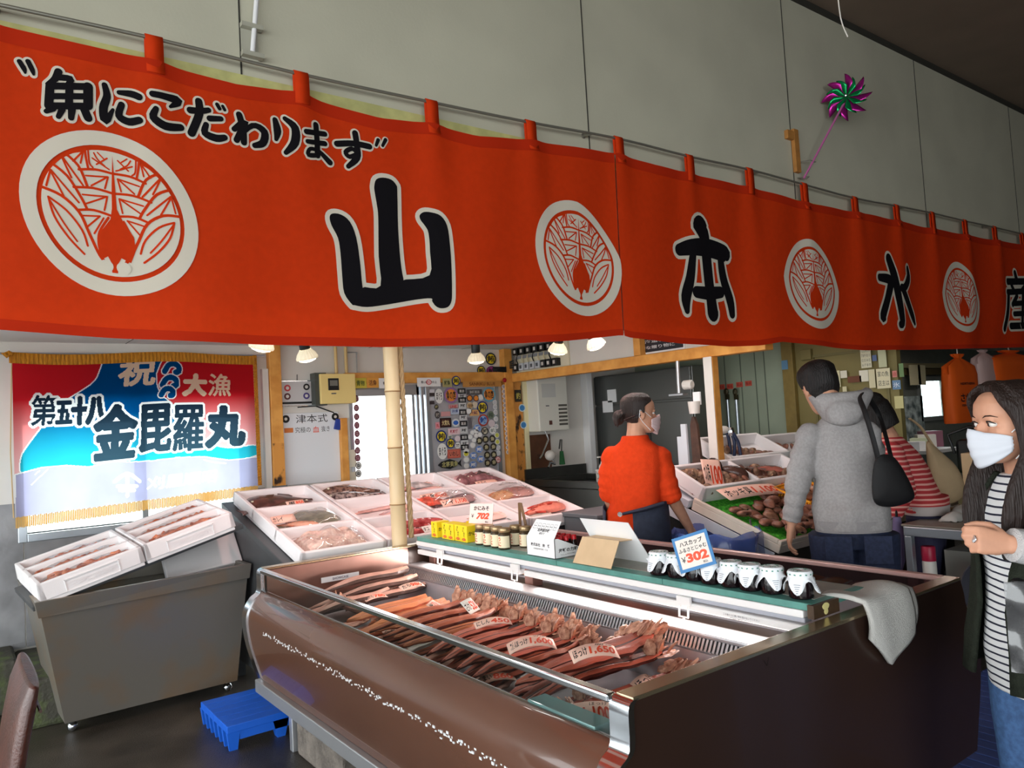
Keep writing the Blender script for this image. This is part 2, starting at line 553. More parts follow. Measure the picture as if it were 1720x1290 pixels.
b.box(WRL,WRR,YR,YR+.08,0,WRB);b.box(WRL,WRR,YR,YR+.08,WRT,ZC)
struct(b.build('wall_far',mat('grey_far_wall',(112,116,108),.6,var=.06)))
b=MB()
for a in((WRL-.06,WRL,WRB-.06,WRT+.06),(WRR,WRR+.06,WRB-.06,WRT+.06),(WRL,WRR,WRT,WRT+.06),(WRL,WRR,WRB-.06,WRB)):
 b.box(a[0],a[1],YR-.03,YR+.06,a[2],a[3])
w2=struct(b.build('window_2',mat('grey_window_frame',(120,124,120),.5),bevel=.006))
MB().box(WRL,WRR,YR+.03,YR+.036,WRB,WRT).build('window_glass',M_glass,w2)
for k,(x,y,zc,s)in enumerate(((1.6,3.25,ZC,1.0),(3.3,3.25,ZC,1.0),(4.9,3.6,ZC,.5),(9.2,4.0,ZC,1.0))):  # tube lamps added out of view to brighten shop, kitchen and far room
 b=MB();b.box(x-.6,x+.6,y-.07,y+.07,zc-.05,zc-.001)
 o=b.build('ceiling_lamp',mat('white_card',(240,240,240),.5),bevel=.01)
 tag(o,['white tube lamp on the shop ceiling just behind the banner, left','white tube lamp on the shop ceiling just behind the banner, right','white tube lamp on the kitchen ceiling behind the banner','white tube lamp on the ceiling of the far room'][k],'lamp')
 MB().tube([(x-.56,y,zc-.062),(x+.56,y,zc-.062)],.013,10).build('tube',mat('lit_tube_white',(255,255,255),.4,emit=(255,250,244),estr=3.0),o,smooth=60)
 l=area_light('ceiling_lamp_light',(x,y,zc-.08),(x,y,0),1.1,.06,7*s,(1,.90,.87));l.parent=o
wallbox('wall_far_side',mat('grey_far_wall'),14,14.1,YL,YR,0,ZC)
wallbox('trim_far_header',mat('far_header_wood',(150,140,104),.6),6.1,14,YR-.09,YR-.001,1.93,1.99)
wallbox('trim_far_rail',mat('far_rail_wood',(98,84,52),.6),6.1,14,YR-.05,YR-.001,1.84,1.925)
# ==== freezer island
M_brown_end=mat('dark_brown_laminate',(48,32,25),.34,var=.05,vscale=2.5,coat=.08)  # front panel's brown darkened: the end panels' shade is put into the colour
M_brown=mat('glossy_brown_panel',(94,62,48),.24,var=.06,vscale=2.5,coat=.5,spec=.5)
M_brown_in=mat('brown_steel_reflecting',(150,118,108),.28,metal=.75,var=.05)
M_chrome=mat('polished_trim',(214,220,226),.16,metal=1.0)
M_silver=mat('brushed_silver',(206,208,212),.38,metal=.85,bump=.02,bscale=50)
M_liner=mat('freezer_liner',(178,176,182),.35,metal=.4,var=.06,vscale=6)
M_fglass=glass('freezer_glass',(240,248,247),.01,.0,.0)
M_teal=mat('teal_board',(86,142,132),.5,var=.12,vscale=14)
M_shelfwhite=mat('white_enamel',(232,230,228),.35)
FX0,FX1,FY0,FY1=1.245,2.93,1.32,3.83
prof=[(1.262,.853),(1.245,.835),(1.24,.745),(1.205,.715),(1.172,.66),(1.165,.60),(1.178,.50),(1.205,.40),(1.225,.33),(1.228,.27)]
FZ=thing('display_freezer','long brown island freezer with steel trim, glass rim and a raised teal shelf','freezer',(2.08,2.57,0))
# front panel (the rolled brown front below the glass)
body=[p for p in prof if p[1]<=.745 and p[1]>=.33]
fine=[tuple(p)for p in smooth_line(body,5)]
b=MB()
b.loft([[(x,y,z)for x,z in fine]+[(1.30,y,fine[-1][1]),(1.30,y,.70),(1.262,y,.745)]for y in(FY0+.03,FY1-.03)])
b.build('front_panel',M_brown,FZ,smooth=40)
# beaded strip stuck along the fold
b=MB()
for k in range(260):
 t=(k+RND.random()*.7)/260
 if RND.random()<.25:
  continue
 y=lerp(FY0+.2,FY1-.25,t)
 b.obox((1.1645+RND.uniform(-.002,.002),y,.605+RND.gauss(0,.006)),(.003,RND.uniform(.003,.012),RND.uniform(.003,.008)))
o=b.build("torn_tape_residue",mat("tape_residue",(225,228,230),.5),FZ);o["label"]="white flecks of old tape along the front";o["kind"]="stuff"
b=MB().box(1.20,1.235,FY0,FY1,.268,.328)
b.build('kick_trim',M_silver,FZ,bevel=.004)
# end panels with chrome edges
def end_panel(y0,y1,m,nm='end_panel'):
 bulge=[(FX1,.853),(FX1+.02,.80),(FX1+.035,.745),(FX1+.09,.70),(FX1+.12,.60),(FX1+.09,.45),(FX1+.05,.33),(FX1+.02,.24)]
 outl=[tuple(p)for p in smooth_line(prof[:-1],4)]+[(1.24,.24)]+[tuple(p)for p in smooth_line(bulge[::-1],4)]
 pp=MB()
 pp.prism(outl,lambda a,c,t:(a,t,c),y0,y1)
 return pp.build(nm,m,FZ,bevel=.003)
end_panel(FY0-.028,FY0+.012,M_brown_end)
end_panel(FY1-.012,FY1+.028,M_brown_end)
for ya,yb in((FY0-.034,FY0+.03),(FY1-.03,FY1+.034)):
 b=MB()
 line=smooth_line(prof,4)
 b.loft([[(p.x-.006,ya,p.y),(p.x-.006,yb,p.y),(p.x+.012,yb,p.y),(p.x+.012,ya,p.y)]for p in line])
 b.build('edge_trim',M_chrome,FZ,smooth=40)
 b=MB().box(1.26,FX1,ya+.004,yb-.004,.847,.8575)
 b.build('top_trim',mat('worn_brown_steel',(176,160,130),.22,metal=.85),FZ,bevel=.002)
 # inner lining of the two bays
b=MB()
y0,y1=FY0+.014,FY1-.014
b.box(1.28,1.98,y0,y1,.57,.585)
b.hexa([(1.262,y0,.50),(1.30,y0,.50),(1.30,y1,.50),(1.262,y1,.50)],[(1.262,y0,.742),(1.272,y0,.742),(1.272,y1,.742),(1.262,y1,.742)])
b.box(1.30,2.02,y0,y0+.006,.515,.84)
b.hexa([(1.95,y0,.50),(1.97,y0,.50),(1.97,y1,.50),(1.95,y1,.50)],[(2.03,y0,.702),(2.05,y0,.702),(2.05,y1,.702),(2.03,y1,.702)])
b.box(2.30,2.92,y0,y1,.60,.612)
b.box(2.92,2.945,y0,y1,.30,.745)
b.box(2.28,2.30,y0,y1,.60,.75)
b.build('liner',M_liner,FZ)
b=MB().box(1.27,2.06,FY1-.022,FY1-.013,.515,.845)
b.build('end_liner',M_brown_in,FZ)['label']='brown reflecting steel wall inside the far end'
b=MB().box(2.25,2.92,FY1-.022,FY1-.013,.615,.845)
b.build('end_liner',M_brown_in,FZ)
# base box
MB().box(1.30,2.92,FY0+.02,FY1-.02,.24,.498).build('base',mat('dark_base_steel',(60,56,54),.5,metal=.4),FZ)
# air grille: sloped slotted strip and the flat steel ridge above it
b=MB()
n=150
for k in range(n):
 y=lerp(y0+.01,y1-.01,(k+.5)/n)
 w=(y1-y0)/n*.27
 b.hexa([(2.034,y-w,.700),(2.040,y-w,.700),(2.040,y+w,.700),(2.034,y+w,.700)],[(2.055,y-w,.738),(2.063,y-w,.738),(2.063,y+w,.738),(2.055,y+w,.738)])
b.box(2.028,2.05,y0,y1,.694,.703)
b.build('air_grille',M_silver,FZ)
MB().hexa([(2.052,y0,.69),(2.062,y0,.69),(2.062,y1,.69),(2.052,y1,.69)],[(2.075,y0,.74),(2.085,y0,.74),(2.085,y1,.74),(2.075,y1,.74)]).build('grille_back',M_dark,FZ)
MB().box(2.05,2.16,y0,y1,.738,.756).build('center_ridge',M_silver,FZ,bevel=.006)
MB().box(2.16,2.28,y0,y1,.70,.742).build('center_tray',mat('brown_center',(92,74,66),.35,metal=.5),FZ)
# glass rims
g=MB().box(1.246,1.252,FY0+.03,FY1-.03,.748,.838).build('front_glass',M_fglass,FZ)
MB().box(1.234,1.264,FY0+.03,FY1-.03,.836,.856).build('glass_rail',M_chrome,g,bevel=.005)
g=MB().box(2.926,2.932,FY0+.03,FY1-.03,.748,.838).build('rear_glass',glass('smoky_glass',(150,110,112),.02,.08,.05),FZ)
MB().box(2.914,2.944,FY0+.03,FY1-.03,.836,.856).build('glass_rail',mat('pinkish_rail',(206,176,172),.3,metal=.6),g,bevel=.005)
# clear corner box on the front sill
c0=atZ(985,1235,.77);
MB().box(1.262,1.325,1.43,1.70,.70,.752).build('corner_cover',glass('blue_green_acrylic',(170,205,205),.05,.10,.35),FZ,bevel=.003)
# raised shelf
SX0,SX1,SY0,SY1,SZ=2.11,2.42,1.365,3.79,.90
sh=MB()
for i in range(4):
 ya,yb=lerp(SY0,SY1,i/4),lerp(SY0,SY1,(i+1)/4)
 sh.box(SX0,SX1,ya+.001,yb-.001,SZ-.022,SZ)
shelf=sh.build('shelf',M_teal,FZ,bevel=.003)
MB().box(SX0+.06,SX1-.01,SY0+.03,SY1-.03,SZ,SZ+.0012).build('shelf_sheet',mat('worn_grey_sheet',(146,146,136),.5,var=.1),shelf)
b=MB().box(SX0-.005,SX0+.04,SY0+.03,SY1,SZ-.046,SZ-.0225)
b.build('shelf_rail',M_shelfwhite,FZ,bevel=.003)
b=MB().box(SX0+.002,SX0+.04,SY0+.03,SY1,SZ-.062,SZ-.047)
b.build('shelf_rail',mat('grey_enamel',(170,172,182),.4),FZ,bevel=.003)  # grey paints in the shade below the white rail
for ya,yb in((SY0+.02,2.80),(2.84,SY1-.02)):
 lt=MB().box(SX0-.012,SX0+.03,ya,yb,SZ-.092,SZ-.066).build('light_fitting',M_shelfwhite,FZ,bevel=.006)
 l=area_light('tube_light_glow',(SX0+.03,(ya+yb)/2,SZ-.105),(SX0-.62,(ya+yb)/2,.60),yb-ya-.1,.05,5.5*(yb-ya),(1,.86,.80));l.parent=FZ;l.matrix_parent_inverse=wmat(FZ).inverted()
 MB().tube([(SX0+.045,ya+.05,SZ-.09),(SX0+.045,yb-.05,SZ-.09)],.012,10).build('tube_light',mat('lit_tube',(255,236,228),.4,emit=(255,226,214),estr=2.2),lt,smooth=60)
for y in(3.52,2.86,1.86):
 b=MB()
 b.box(SX0-.02,SX0-.008,y-.03,y+.03,SZ-.075,SZ-.045)
 b.tube([(SX0-.018,y-.02,SZ-.075),(SX0-.022,y-.02,SZ-.115),(SX0-.022,y+.02,SZ-.115),(SX0-.018,y+.02,SZ-.075)],.004,6)
 b.tube([(SX0-.022,y,SZ-.115),(SX0-.022,y,SZ-.135)],.004,6)
 b.build('hook_bracket',M_shelfwhite,FZ)
for y in(3.74,2.86):
 MB().box(2.17,2.23,y-.03,y+.03,.742,SZ-.064).build('shelf_post',mat('brown_post_steel',(120,84,76),.35,metal=.4),FZ,bevel=.003)
b=MB().box(2.10,2.24,FY0+.034,FY0+.056,.858,SZ-.001)
pl=b.build('shelf_end_block',mat('dark_stained_block',(66,48,32),.5,var=.2,vscale=20),FZ)
b=MB()
for k in range(7):
 a=-.9+k*.3
 b.ell((2.165+math.sin(a)*.014,FY0+.0335,.879+math.cos(a)*.010),(.006,.0012,.010),8,5,roty(a))
b.ell((2.165,FY0+.0335,.872),(.012,.0012,.010),10,6)
b.build('shell_emblem',mat('pale_gold_print',(206,196,132),.5),pl)
b=MB()
put_text(b,'この棚の上に重い物を置かないでください',(SX0-.0128,1.62,SZ-.078),(0,-1,0),(0,0,1),.007,mat=0)
put_text(b,'照明器具に触れないでください',(SX0-.0128,1.62,SZ-.088),(0,-1,0),(0,0,1),.006,mat=0)
b.build('warning_print',mat('grey_print',(90,92,96),.6),FZ)
# maker plate inside the far end
pl=MB().box(1.55,1.76,FY1-.026,FY1-.0225,.735,.762).build('plate',mat('pale_plate',(225,225,228),.4),FZ)
b=MB();put_text(b,'SHOWCASE',(1.655,FY1-.0262,.7485),(1,0,0),(0,0,1),.012,.01,lift=.0004)
b.build('plate_print',mat('navy_print',(40,46,84),.5),pl)
# check mark scratched on the near end panel
b=MB();q=atY(1288,1113,FY0-.0285)
for p in(((-.012,.008),(0,-.008)),((0,-.008),(.01,.012))):
 sh2=ribbon2d(p,.002);put2d(b,sh2,lambda a,c:(q.x+a,FY0-.0286,q.z+c))
b.build('scratch_mark',mat('black_scratch',(8,7,6),.5),FZ)
# castors / feet
for x in(1.33,2.82):
 for y in(FY0+.28,FY1-.16):
  MB().box(x-.02,x+.02,y-.02,y+.02,0,.27).build('leg',M_silver,FZ,bevel=.003)
  # concrete blocks it stands on
M_conc=mat('rough_concrete_block',(112,104,96),.9,var=.3,vscale=14,bump=.8,bscale=45)
for i,(y,h)in enumerate(((3.36,.238),(2.72,.238),(2.05,.238))):
 b=MB().box(1.32,1.62,y-.26,y+.26,0,h)
 o=b.build('concrete_block',M_conc,bevel=.012)
 tag(o,['rough grey concrete block under the far front corner of the freezer','rough grey concrete block under the middle of the freezer front','rough grey concrete block under the near part of the freezer front'][i],'block','concrete blocks under the freezer')
 # ==== red shop banner
YN=2.885
M_red=mat('orange_red_cloth',(222,62,16),.75,var=.03,vscale=30,bump=.05,bscale=700,spec=.15,translucent=.22)
M_redhem=mat('orange_red_hem',(196,46,14),.8,spec=.15,translucent=.1)
M_ink=mat('black_dye',(18,16,20),.75,spec=.15)
M_natural=mat('undyed_cloth',(226,218,200),.75,spec=.15,translucent=.1)
_tops=[(-400,-60),(0,42),(130,74),(258,103),(290,112),(400,142),(505,155),(535,166),(640,198),(724,208),(800,230),(890,237),(960,247),(1038,260),(1100,278),(1157,290),(1258,313),(1350,340),(1435,357),(1505,370),(1565,383),(1620,394),(1670,404),(1718,412)]
_bots=[(-400,520),(0,552),(200,567),(440,578),(640,582),(740,581),(840,578),(950,572),(1046,562),(1060,567),(1150,577),(1230,581),(1275,580),(1310,574),(1360,579),(1450,588),(1600,586),(1718,583)]
_T=[atY(a,b_,YN)for a,b_ in _tops];_B=[atY(a,b_,YN)for a,b_ in _bots]
TX,TZ=[p.x for p in _T],[p.z for p in _T]
BX,BZ=[p.x for p in _B],[p.z for p in _B]
tabpx=[(258,65),(505,125),(724,172),(890,206),(1038,233),(1157,263),(1258,285),(1350,310),(1435,333),(1505,346),(1565,358),(1620,371),(1670,382),(1716,393)]
TABS=[atY(a,b_,YN)for a,b_ in tabpx]
_step=TABS[1].x-TABS[0].x
TABS=[Vector((TABS[0].x-_step*k,YN,TABS[0].z-.012*k))for k in(3,2,1)]+TABS
SPLIT=atY(1049,565,YN).x
BXL,BXR=TABS[0].x-.1,TABS[-1].x+.35
def folds(x,z):
 zt=interp(TX,TZ,x);zb=interp(BX,BZ,x)
 t=min(1,max(0,(zt-z)/max(.1,zt-zb)))
 y=.012*math.sin(x*5.1+.8)*(.35+.65*t)+.010*math.sin(x*2.3-1.1+t*1.5)+.006*math.sin(x*11+3*t)
 for p in TABS:
  d=x-p.x
  y-=.022*math.exp(-(d/(.06+.10*t))**2)*(1-t)**1.1
 return y
def bpt(x,z,lift=0.0):
 return Vector((x,YN+folds(x,z)-lift,z))
BN=thing('shop_banner','long orange-red cloth shop banner with black characters and white leaf crests, hung across the hall','banner',(2.5,YN,1.9))
def cloth(x0,x1,nm):
 def fn(u,v):
  x=lerp(x0,x1,u)
  return bpt(x,lerp(interp(BX,BZ,x),interp(TX,TZ,x),v))
 n=int((x1-x0)/.035)
 cl=MB().grid(fn,n,34).build(nm,M_red,BN,smooth=180)
 def hem(u,v):
  x=lerp(x0,x1,u);zb=interp(BX,BZ,x)
  return bpt(x,zb-.002+v*.035,.0018)
 MB().grid(hem,n,1).build('hem',M_redhem,cl,smooth=180)
 def hemt(u,v):
  x=lerp(x0,x1,u);zt=interp(TX,TZ,x)
  return bpt(x,zt-.055*v,.0015)
 MB().grid(hemt,n,1).build('hem',M_redhem,cl,smooth=180)
 return cl
cloth(BXL,SPLIT-.004,'cloth_panel');cloth(SPLIT+.004,BXR,'cloth_panel')
for p in TABS:
 z0=interp(TX,TZ,p.x)-.05
 pts=[(p.x,YN+folds(p.x,z0)-.004,z0),(p.x,YN-.012,z0+.06),(p.x,YN-.010,p.z-.01),(p.x,YN,p.z+.012),(p.x,YN+.010,p.z-.01),(p.x,YN+.008,z0+.05)]
 b=MB()
 b.loft([[(a[0]-.030,a[1],a[2]),(a[0]+.030,a[1],a[2])]for a in smooth_line(pts,4)],closed=False,caps=False)
 b.build('tab',M_red,BN,smooth=180,solid=.002)
 # the wire it hangs on
b=MB()
rod=[Vector((TABS[0].x-.3,YN,TABS[0].z-.004))]+[Vector((p.x,YN,p.z+.001))for p in TABS]+[Vector((BXR+.4,YN,TABS[-1].z))]
b.tube(smooth_line(rod,3),.007,8)
for px in(0,998,1275,1515,1655):
 x=atY(px,300,YN).x
 zz=interp([p.x for p in rod],[p.z for p in rod],x)
 b.tube([(x,YN,zz),(x,YL-.006,zz+.01)],.008,6)
 b.ell((x,YL-.004,zz+.01),(.016,.004,.016),10,6)
tag(b.build('banner_rod',mat('grey_wire',(150,148,136),.4,metal=.6),smooth=50),'thin grey steel rod that the orange-red banner hangs from','rod')
def px2xz(p):
 q=atY(p[0],p[1],YN);return(q.x,q.z)
def ink_poly(parts,nm='character',border=.022,maxedge=.06):
 """list of outlines in (x, z): white border ribbon below, black fill above"""
 w=MB();k=MB()
 for i,poly in enumerate(parts):
  loop=[Vector((p[0],p[1]))for p in poly]
  sh_=ribbon2d(loop+[loop[0],loop[1]],border*2)
  put2d(w,sh_,lambda a,c:bpt(a,c,.0032))
  put2d(w,fill2d(poly,maxedge),lambda a,c:bpt(a,c,.0034))
  put2d(k,fill2d(poly,maxedge),lambda a,c:bpt(a,c,.0050+.0003*i))
 c=k.build(nm,M_ink,BN,fixn=False)
 w.build('character_border',M_natural,c,fixn=False)
def ink_strokes(strokes,nm='character',border=.02,dens=4,fat=1.0):
 """brush strokes: (list of px points, list of px widths) -> white edge below, black above"""
 w=MB();k=MB()
 for i,(pts,wd)in enumerate(strokes):
  xz=[px2xz(p)for p in pts]
  fat=1.28 if border<.0095 and fat==1.0 else fat
  sc=(px2xz((pts[0][0],pts[0][1]-50))[1]-px2xz(pts[0])[1])/50
  wl=[q*sc*fat for q in(wd if isinstance(wd,(list,tuple))else[wd]*len(pts))]
  line=smooth_line([(a,c,u)for(a,c),u in zip(xz,wl)],dens)
  P2=[(q.x,q.y)for q in line];W2=[q.z for q in line]
  put2d(w,ribbon2d(P2,[u+2*border for u in W2],8),lambda a,c:bpt(a,c,.0032+.00008*i))
  put2d(k,ribbon2d(P2,W2,8),lambda a,c:bpt(a,c,.0056+.00008*i))
 c=k.build(nm,M_ink,BN,fixn=False)
 w.build('character_border',M_natural,c,fixn=False)
def cr1(x,y):return(x*700/1720.,y*520/1278.)
def cr2(x,y):return(600+x*700/1720.,100+y*520/1278.)
def cr3(x,y):return(1100+x*.48062,y*.48062)
# mountain character, traced outline
yama=[cr2(*p)for p in((70,520),(78,495),(105,488),(140,497),(160,520),(164,545),(168,700),(178,830),(190,905),(200,908),(292,893),(294,800),(288,720),(275,690),(258,665),(254,645),(270,632),(300,635),(335,650),(360,690),(370,760),(376,850),(378,950),(376,1000),(362,1025),(335,1030),(315,1020),(302,1000),(298,988),(240,992),(120,1012),(40,1022),(-10,1015))]
yama+=[cr1(*p)for p in((1450,1255),(1420,1210),(1412,1140),(1405,1040),(1395,980),(1370,930),(1362,895),(1375,880),(1410,885),(1445,915),(1470,980),(1485,1080),(1495,1180),(1505,1185),(1570,1180),(1562,1060),(1560,900),(1555,850),(1545,790))]
ink_poly([[(p.x,p.y)for p in smooth_line([px2xz(p)for p in yama],3,True)]],border=.020)
# "book" character
ink_strokes([([cr2(1415,690),cr2(1425,740),cr2(1432,790)],[30,12,6]),([cr2(1412,680),cr2(1432,710),cr2(1440,800),cr2(1452,920),cr2(1466,1020),cr2(1470,1045)],[12,18,20,20,22,24]),([cr2(1330,785),cr2(1380,775),cr2(1450,778),cr2(1520,800),cr2(1528,808)],[16,22,26,24,16]),([cr2(1385,800),cr2(1375,900),cr2(1358,980),cr2(1362,1035)],[12,16,18,10]),([cr2(1500,800),cr2(1515,900),cr2(1545,990),cr2(1555,1050)],[12,16,16,12]),([cr2(1400,960),cr2(1450,965),cr2(1505,960)],[16,18,16])],fat=1.25)
# "water" character
ink_strokes([([cr3(815,905),cr3(832,960),cr3(848,1040),cr3(862,1120),cr3(855,1135)],[13,14,14,13,9]),([cr3(780,970),cr3(812,975),cr3(822,990),cr3(810,1050),cr3(795,1105),cr3(800,1112)],[9,12,13,12,13,8]),([cr3(880,940),cr3(885,970),cr3(872,1000),cr3(858,1010)],[8,12,10,8]),([cr3(858,1005),cr3(880,1050),cr3(905,1100),cr3(916,1130)],[9,12,11,5])],fat=1.4)
# "produce" character
ink_strokes([([cr3(1252,955),cr3(1258,985)],[8,9]),([cr3(1226,985),cr3(1300,985)],9),([cr3(1240,995),cr3(1248,1015)],7),([cr3(1290,995),cr3(1275,1015)],7),([cr3(1226,1022),cr3(1305,1018)],8),([cr3(1230,1025),cr3(1228,1090),cr3(1218,1150)],[9,9,8]),([cr3(1258,1035),cr3(1245,1065)],7),([cr3(1250,1062),cr3(1310,1058)],7),([cr3(1250,1098),cr3(1310,1095)],7),([cr3(1240,1140),cr3(1320,1138)],9),([cr3(1278,1030),cr3(1276,1135)],8)],fat=1.25)
# small hiragana line
ink_strokes([([cr1(80,255),cr1(98,285),cr1(103,302)],[6,6,3]),([cr1(115,255),cr1(132,290),cr1(138,310)],[6,6,3])],'quote_mark',.008)
ink_strokes([([cr1(240,300),cr1(225,330),cr1(195,350)],[9,8,5]),([cr1(230,322),cr1(290,330),cr1(280,350)],[8,8,6]),([cr1(205,360),cr1(200,440)],10),([cr1(205,358),cr1(365,362)],9),([cr1(362,362),cr1(362,440)],11),([cr1(210,400),cr1(360,402)],8),([cr1(205,440),cr1(362,442)],9),([cr1(285,360),cr1(283,440)],9),([cr1(215,450),cr1(190,462)],[9,6]),([cr1(255,455),cr1(240,485)],[8,6]),([cr1(295,455),cr1(292,490)],[9,7]),([cr1(345,452),cr1(362,490)],[10,10])],border=.009)
ink_strokes([([cr1(430,355),cr1(440,400),cr1(425,450),cr1(435,500),cr1(465,455)],[7,9,10,10,4]),([cr1(490,385),cr1(540,392),cr1(570,405)],[6,9,9]),([cr1(500,435),cr1(490,480),cr1(530,505),cr1(572,500)],[8,9,10,9])],border=.009)
ink_strokes([([cr1(625,395),cr1(680,405),cr1(735,420),cr1(700,445)],[8,9,11,4]),([cr1(640,455),cr1(630,490),cr1(680,525),cr1(745,528)],[7,10,11,9])],border=.009)
ink_strokes([([cr1(785,455),cr1(830,458),cr1(860,455)],[9,8,7]),([cr1(820,418),cr1(822,470),cr1(790,550)],[9,10,10]),([cr1(865,490),cr1(910,492)],[8,7]),([cr1(850,515),cr1(845,550),cr1(890,572),cr1(925,570)],[7,9,10,8]),([cr1(895,432),cr1(905,450)],5),([cr1(918,440),cr1(926,456)],4)],border=.008)
ink_strokes([([cr1(985,475),cr1(1000,530),cr1(1005,590)],[8,9,8]),([cr1(965,535),cr1(1010,505),cr1(975,580)],[7,9,8]),([cr1(975,575),cr1(1040,520),cr1(1090,545),cr1(1085,590),cr1(1050,602)],[6,7,10,10,7])],border=.008)
ink_strokes([([cr1(1135,495),cr1(1145,540),cr1(1140,575)],[7,10,5]),([cr1(1175,490),cr1(1215,530),cr1(1215,590),cr1(1180,630)],[6,10,11,6])],border=.008)
ink_strokes([([cr1(1262,545),cr1(1345,550)],[7,7]),([cr1(1268,585),cr1(1345,590)],[6,7]),([cr1(1305,515),cr1(1310,580),cr1(1312,640)],[8,8,8]),([cr1(1312,640),cr1(1272,640),cr1(1280,615),cr1(1320,625),cr1(1365,668)],[6,6,5,6,8])],border=.008)
ink_strokes([([cr1(1395,590),cr1(1460,590),cr1(1525,605)],[8,8,8]),([cr1(1468,548),cr1(1475,600),cr1(1475,650),cr1(1440,685)],[8,8,9,6]),([cr1(1475,635),cr1(1445,645),cr1(1430,625),cr1(1455,612),cr1(1476,630)],[6,6,6,6,5])],border=.008)
ink_strokes([([cr1(1560,578),cr1(1552,600)],[5,4]),([cr1(1590,578),cr1(1578,602)],[5,4])],'quote_mark',.006)
# leaf crest, drawn once in unit coordinates
CL={}
_cr=lambda p:((p[0]-462)/378.0,(881-p[1])/341.0)
leaf=[([(170,835),(250,850),(320,900),(360,980),(400,1060),(428,1088)],.030),([(200,868),(270,905),(330,970),(352,1030)],.022),([(200,868),(222,940),(275,1010),(338,1066)],.022),([(205,880),(260,960),(310,1020)],.018),([(198,722),(275,765),(330,840),(352,880)],.028),([(210,760),(193,826)],.020),([(208,758),(260,850)],.020),([(212,758),(320,862)],.020),([(250,665),(320,712),(356,790)],.028),([(252,690),(226,728)],.020),([(252,690),(292,768)],.020),([(255,690),(338,788)],.020),([(348,630),(352,670),(360,712)],.024),([(342,648),(285,668)],.018),([(342,648),(300,700)],.018),([(342,648),(330,700)],.018),([(322,728),(390,712),(462,714)],.026),([(440,732),(350,746)],.018),([(440,732),(372,782)],.018),([(442,732),(428,782)],.018),([(300,804),(380,790),(465,797)],.026),([(436,814),(335,826)],.018),([(436,814),(345,862)],.018),([(437,814),(424,872)],.018),([(318,892),(380,880),(462,892)],.026),([(405,900),(330,912)],.018),([(405,900),(350,955)],.018),([(440,900),(402,965),(398,1020),(415,1080)],.026),([(420,905),(380,975)],.018),([(362,640),(366,690),(380,706)],.018),([(385,645),(400,668),(430,690)],.016),([(395,690),(440,655)],.016),([(378,668),(448,700)],.016),([(400,640),(425,660)],.014)]
oval=[(462,640),(470,760),(476,860),(500,905),(545,965),(552,1020),(530,1075),(490,1060),(476,1085),(474,1125),(450,1125),(448,1085),(434,1060),(410,1075),(398,1020),(405,965),(448,905),(455,860),(456,760)]
def crest(cx,cz,rx,rz,warp,knobs=True):
 def f(a,c):
  a2,c2=warp(a,c)
  return cx+a2*rx,cz+c2*rz
 w=MB();o_=MB()
 N=64
 ring=[(math.cos(2*PI*k/N),math.sin(2*PI*k/N))for k in range(N)]
 vs=[(a*.985,c*.985)for a,c in ring]+[(a*.815,c*.815)for a,c in ring]
 fs=[(k,(k+1)%N,N+(k+1)%N,N+k)for k in range(N)]
 put2d(w,(vs,fs),lambda a,c:bpt(*f(a,c),.0036))
 put2d(w,fill2d([(a*.765,c*.755)for a,c in ring],.12),lambda a,c:bpt(*f(a,c),.0036))
 for pts,wd in leaf:
  q=smooth_line([_cr(p)for p in pts],4)if len(pts)>2 else[Vector(_cr(pts[0])),Vector(_cr(pts[0]))*.5+Vector(_cr(pts[1]))*.5,Vector(_cr(pts[1]))]
  q=[p*min(1,.775/max(.01,p.length))for p in q]
  for sx in(1,-1):
   put2d(o_,ribbon2d([(sx*p.x,p.y)for p in q],wd*1.15,3),lambda a,c:bpt(*f(a,c),.0052))
 ov=[_cr(p)for p in oval]
 put2d(o_,fill2d([tuple(p)for p in ov],.1),lambda a,c:bpt(*f(a,c),.0056))
 for sx in(1,-1):
  put2d(w,fill2d([(sx*.098+.082*math.cos(2*PI*k/16),-.645+.075*math.sin(2*PI*k/16))for k in range(16)]),lambda a,c:bpt(*f(a,c),.0064))
 c_=w.build('crest',M_natural,BN,fixn=False)
 o_.build('crest_lines',M_red,c_,fixn=False)
def crest_px(x0,x1,y0,y1,warp):
 xm,ym=(x0+x1)/2,(y0+y1)/2
 c=px2xz((xm,ym));l=px2xz((x0,ym));r=px2xz((x1,ym));t=px2xz((xm,y0));d=px2xz((xm,y1))
 crest((l[0]+r[0])/2,(t[1]+d[1])/2,(r[0]-l[0])/2,(t[1]-d[1])/2,warp)
crest_px(30,333,221,497,lambda a,c:(a,c-.14*a+.02*math.sin(3*a)))
crest_px(896,1043,339,530,lambda a,c:(a*(1-.22*max(0,c-.2)*(a>0)),c-.12*a-.10*max(0,a)*max(0,c)))
crest_px(1313,1409,403,553,lambda a,c:(a*(1-.25*max(0,c)),c-.10*a))
crest_px(1581,1644,440,559,lambda a,c:(a*(1-.3*max(0,c)),c-.06*a))
